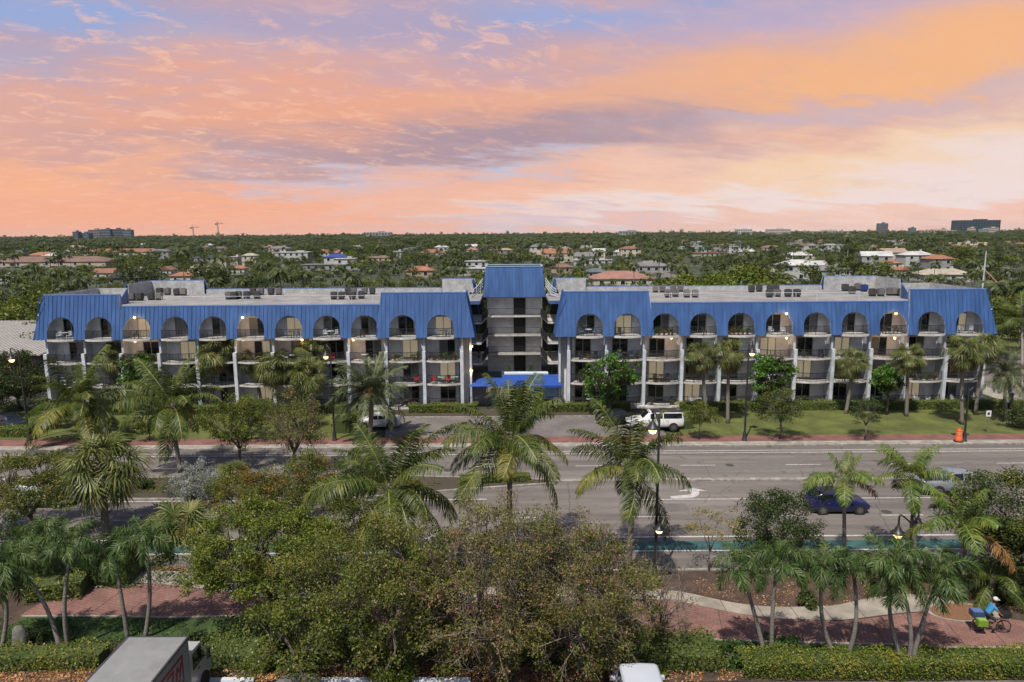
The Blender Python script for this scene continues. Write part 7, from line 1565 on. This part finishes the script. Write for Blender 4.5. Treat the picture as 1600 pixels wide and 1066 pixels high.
addpt(330, 900, 8.2, .5, .16); addpt(900, 2000, 12.5, .5, .10); addpt(2000, 5200, 34, .5, .05)
NEAR_T.sort(key=lambda p: p[1]/(1 if abs(p[0]) < p[1]*.77 else .3))
# the big tree mass behind the right wing and the dark wood on the left are placed by hand
HAND = [(1015, 418, 118, 13.0), (1050, 412, 125, 13.5), (1085, 405, 120, 14.5), (1120, 400, 126, 14.5), (1150, 398, 119, 14), (1180, 398, 122, 15.0), (1195, 388, 135, 16.5), (1160, 390, 140, 16), (1100, 402, 134, 14), (1060, 418, 112, 12.0), (1130, 412, 111, 12.5), (1175, 415, 112, 12), (1215, 425, 118, 11),
        (15, 455, 110, 12), (45, 440, 118, 12.5), (70, 432, 122, 13), (20, 430, 130, 13), (95, 445, 112, 11.5), (60, 470, 100, 10.5), (15, 490, 96, 9.5), (40, 500, 92, 8.5), (110, 430, 135, 12.5), (430, 437, 112, 11), (470, 428, 118, 12), (505, 432, 116, 11.5), (560, 440, 112, 10.5), (600, 440, 113, 10.8), (640, 442, 111, 10.4), (680, 440, 115, 10.6), (400, 442, 112, 10.4), (350, 440, 118, 10.4),
        (1250, 440, 114, 10.3), (1230, 436, 120, 10.5), (1275, 441, 112, 10.2), (1570, 445, 120, 11.5), (1590, 430, 128, 12), (1560, 470, 108, 9.5), (1590, 480, 104, 9.0), (1525, 440, 124, 10), (1380, 440, 125, 10), (1500, 372, 330, 16.0), (215, 398, 210, 12.5), (330, 400, 195, 9), (1370, 395, 200, 10.5)]
cnt = 0; seedr = random.Random(5)
ZONE = lambda u: 'beyond the left end of the apartments' if u < 120 else 'behind the left wing' if u < 735 else 'behind the tower' if u < 870 else 'behind the right wing' if u < 1500 else 'beyond the right end of the apartments'
def near_tree(x, y, me, s, rz, nm, lb, gr):
    o = link(nm, me, None, (x, y, 0), (0, 0, rz), s); tag(o, lb, 'palm tree' if 'palm' in nm else 'tree', gr); return o
def upx(x, y): return 800+x/(y*.9875+3)*F
for k, (u, vt, y, H) in enumerate(HAND):
    x = AY(u, 400, y).x; top = AY(u, vt, y).z; s = max(.5, top/8.3); me = FN[k % 5] if k >= 13 else FN[(0, 3, 4)[k % 3]]
    lb = '%s tree %s, %s' % ({0: 'olive green', 1: 'dark green', 2: 'dull green', 3: 'olive', 4: 'yellow green'}[FN.index(me)], ZONE(u), 'well above the roofs' if H > 12.5 else 'crown just topping the roofs' if H > 10.4 else 'low in the band')
    near_tree(x, y, me, (s*seedr.uniform(1.0, 1.25), s*seedr.uniform(1.0, 1.2), s), seedr.uniform(0, 6.28), 'broadleaf_tree', lb, 'trees close behind the apartments, %s %d' % ('crowns', 1) if False else 'trees close behind the apartments')
NT = NEAR_T[:245]
for (x, y, cp) in NT:
    u = upx(x, y); pl = seedr.random() < .38; s = seedr.uniform(.65, 1.25); s = min(s, cp/(11 if pl else 10.6))
    if pl:
        me = seedr.choice(FP); lb = '%s palm %s' % ('tall' if s > .95 else 'slender' if s > .75 else 'small', spot(x, y)); nm = 'far_palm'
    else:
        j = seedr.randrange(5); me = FN[j]; lb = '%s%s tree %s' % ('largest ' if (y > 150 and s > 1.15) else 'big ' if s > .95 else '' if s > .75 else 'small ', ('olive green', 'dark green', 'dull green', 'mid olive', 'yellow green')[j], spot(x, y)); nm = 'far_tree'
    near_tree(x, y, me, (s, s, s*seedr.uniform(.9, 1.15)), seedr.uniform(0, 6.28), nm, lb, 'trees of the wooded district '+ZONE(u))
rest = NEAR_T[245:]+PT
# all the rest of the wood: points that carry instanced trees
VAR = FB+FP; host = []
def wood(points):
    me = bpy.data.meshes.new('wood'); me.vertices.add(len(points)); r = np.random.default_rng(3)
    co = np.array([(x, y, 0.) for x, y, c in points], dtype=np.float32); me.vertices.foreach_set('co', co.ravel()); d = co[:, 1]
    cl = (np.sin(co[:, 0]*.017+1)+np.sin(co[:, 1]*.013+co[:, 0]*.008)+r.normal(0, .8, len(d))); kind = np.where(cl > .25, r.integers(5, 8, len(d)), r.integers(0, 5, len(d)))
    sc_ = r.uniform(.6, 1.25, len(d))*(1+.28*np.sin(co[:, 0]*.03+2)*np.sin(co[:, 1]*.021))*np.where(d > 2000, 1.9, np.where(d > 900, 1.28, 1.0)); kind = np.where((d > 2000), r.integers(0, 4, len(d)), kind)
    zs = np.where(d > 2000, .60, np.where(d > 900, .82, 1.0))*r.uniform(.85, 1.2, len(d))
    tall = np.where(kind < 5, 10.6, 11.5); cps = np.array([c for x, y, c in points]); k_ = np.minimum(1, cps/(tall*sc_*zs)); zs = zs*k_; sc_ = sc_*np.where(k_ < 1, np.maximum(k_, .55), 1.0)
    zs = np.where((d > 2000) & (r.uniform(0, 1, len(d)) < .13), zs*r.uniform(1.3, 2.3, len(d)), zs)
    for nm, ty, dat in (('kind_id', 'INT', kind.astype(np.int32)), ('turn', 'FLOAT', r.uniform(0, 6.28, len(d)).astype(np.float32))):
        a = me.attributes.new(nm, ty, 'POINT'); a.data.foreach_set('value', dat)
    a = me.attributes.new('size', 'FLOAT_VECTOR', 'POINT'); a.data.foreach_set('vector', np.column_stack([sc_, sc_, sc_*zs]).astype(np.float32).ravel())
    o = link('wooded_district', me, kind='stuff'); ng = bpy.data.node_groups.new('scatter_trees', 'GeometryNodeTree'); ng.interface.new_socket('Geometry', in_out='INPUT', socket_type='NodeSocketGeometry'); ng.interface.new_socket('Geometry', in_out='OUTPUT', socket_type='NodeSocketGeometry')
    N = ng.nodes; L = ng.links; gi = N.new('NodeGroupInput'); go = N.new('NodeGroupOutput'); jn = N.new('GeometryNodeJoinGeometry')
    def attr(n, t): x = N.new('GeometryNodeInputNamedAttribute'); x.data_type = t; x.inputs[0].default_value = n; return x.outputs[0]
    kd = attr('kind_id', 'INT'); tn = attr('turn', 'FLOAT'); sz = attr('size', 'FLOAT_VECTOR'); cx = N.new('ShaderNodeCombineXYZ'); L.new(tn, cx.inputs[2])
    for i, vm in enumerate(VAR):
        src = SRC[i]; oi = N.new('GeometryNodeObjectInfo'); oi.inputs[0].default_value = src; cmp = N.new('FunctionNodeCompare'); cmp.data_type = 'INT'; cmp.operation = 'EQUAL'; L.new(kd, cmp.inputs[2]); cmp.inputs[3].default_value = i
        ip = N.new('GeometryNodeInstanceOnPoints'); L.new(gi.outputs[0], ip.inputs['Points']); L.new(cmp.outputs[0], ip.inputs['Selection']); L.new(oi.outputs['Geometry'], ip.inputs['Instance']); L.new(cx.outputs[0], ip.inputs['Rotation']); L.new(sz, ip.inputs['Scale']); L.new(ip.outputs[0], jn.inputs[0])
    L.new(jn.outputs[0], go.inputs[0]); md = o.modifiers.new('trees', 'NODES'); md.node_group = ng; return o
# one real tree of each kind stands at the near edge of the wood and lends its shape to the rest
SRC = []
for i, vm in enumerate(VAR):
    x, y, _c = rest.pop(i*3); u = upx(x, y); nm = 'far_palm' if i >= 5 else 'far_tree'
    lb = ('thin palm ' if i >= 5 else 'round tree ')+spot(x, y)
    SRC.append(near_tree(x, y, vm, (.9, .9, .9), 0, nm, lb, 'trees of the wooded district '+ZONE(u)))
wood(rest)
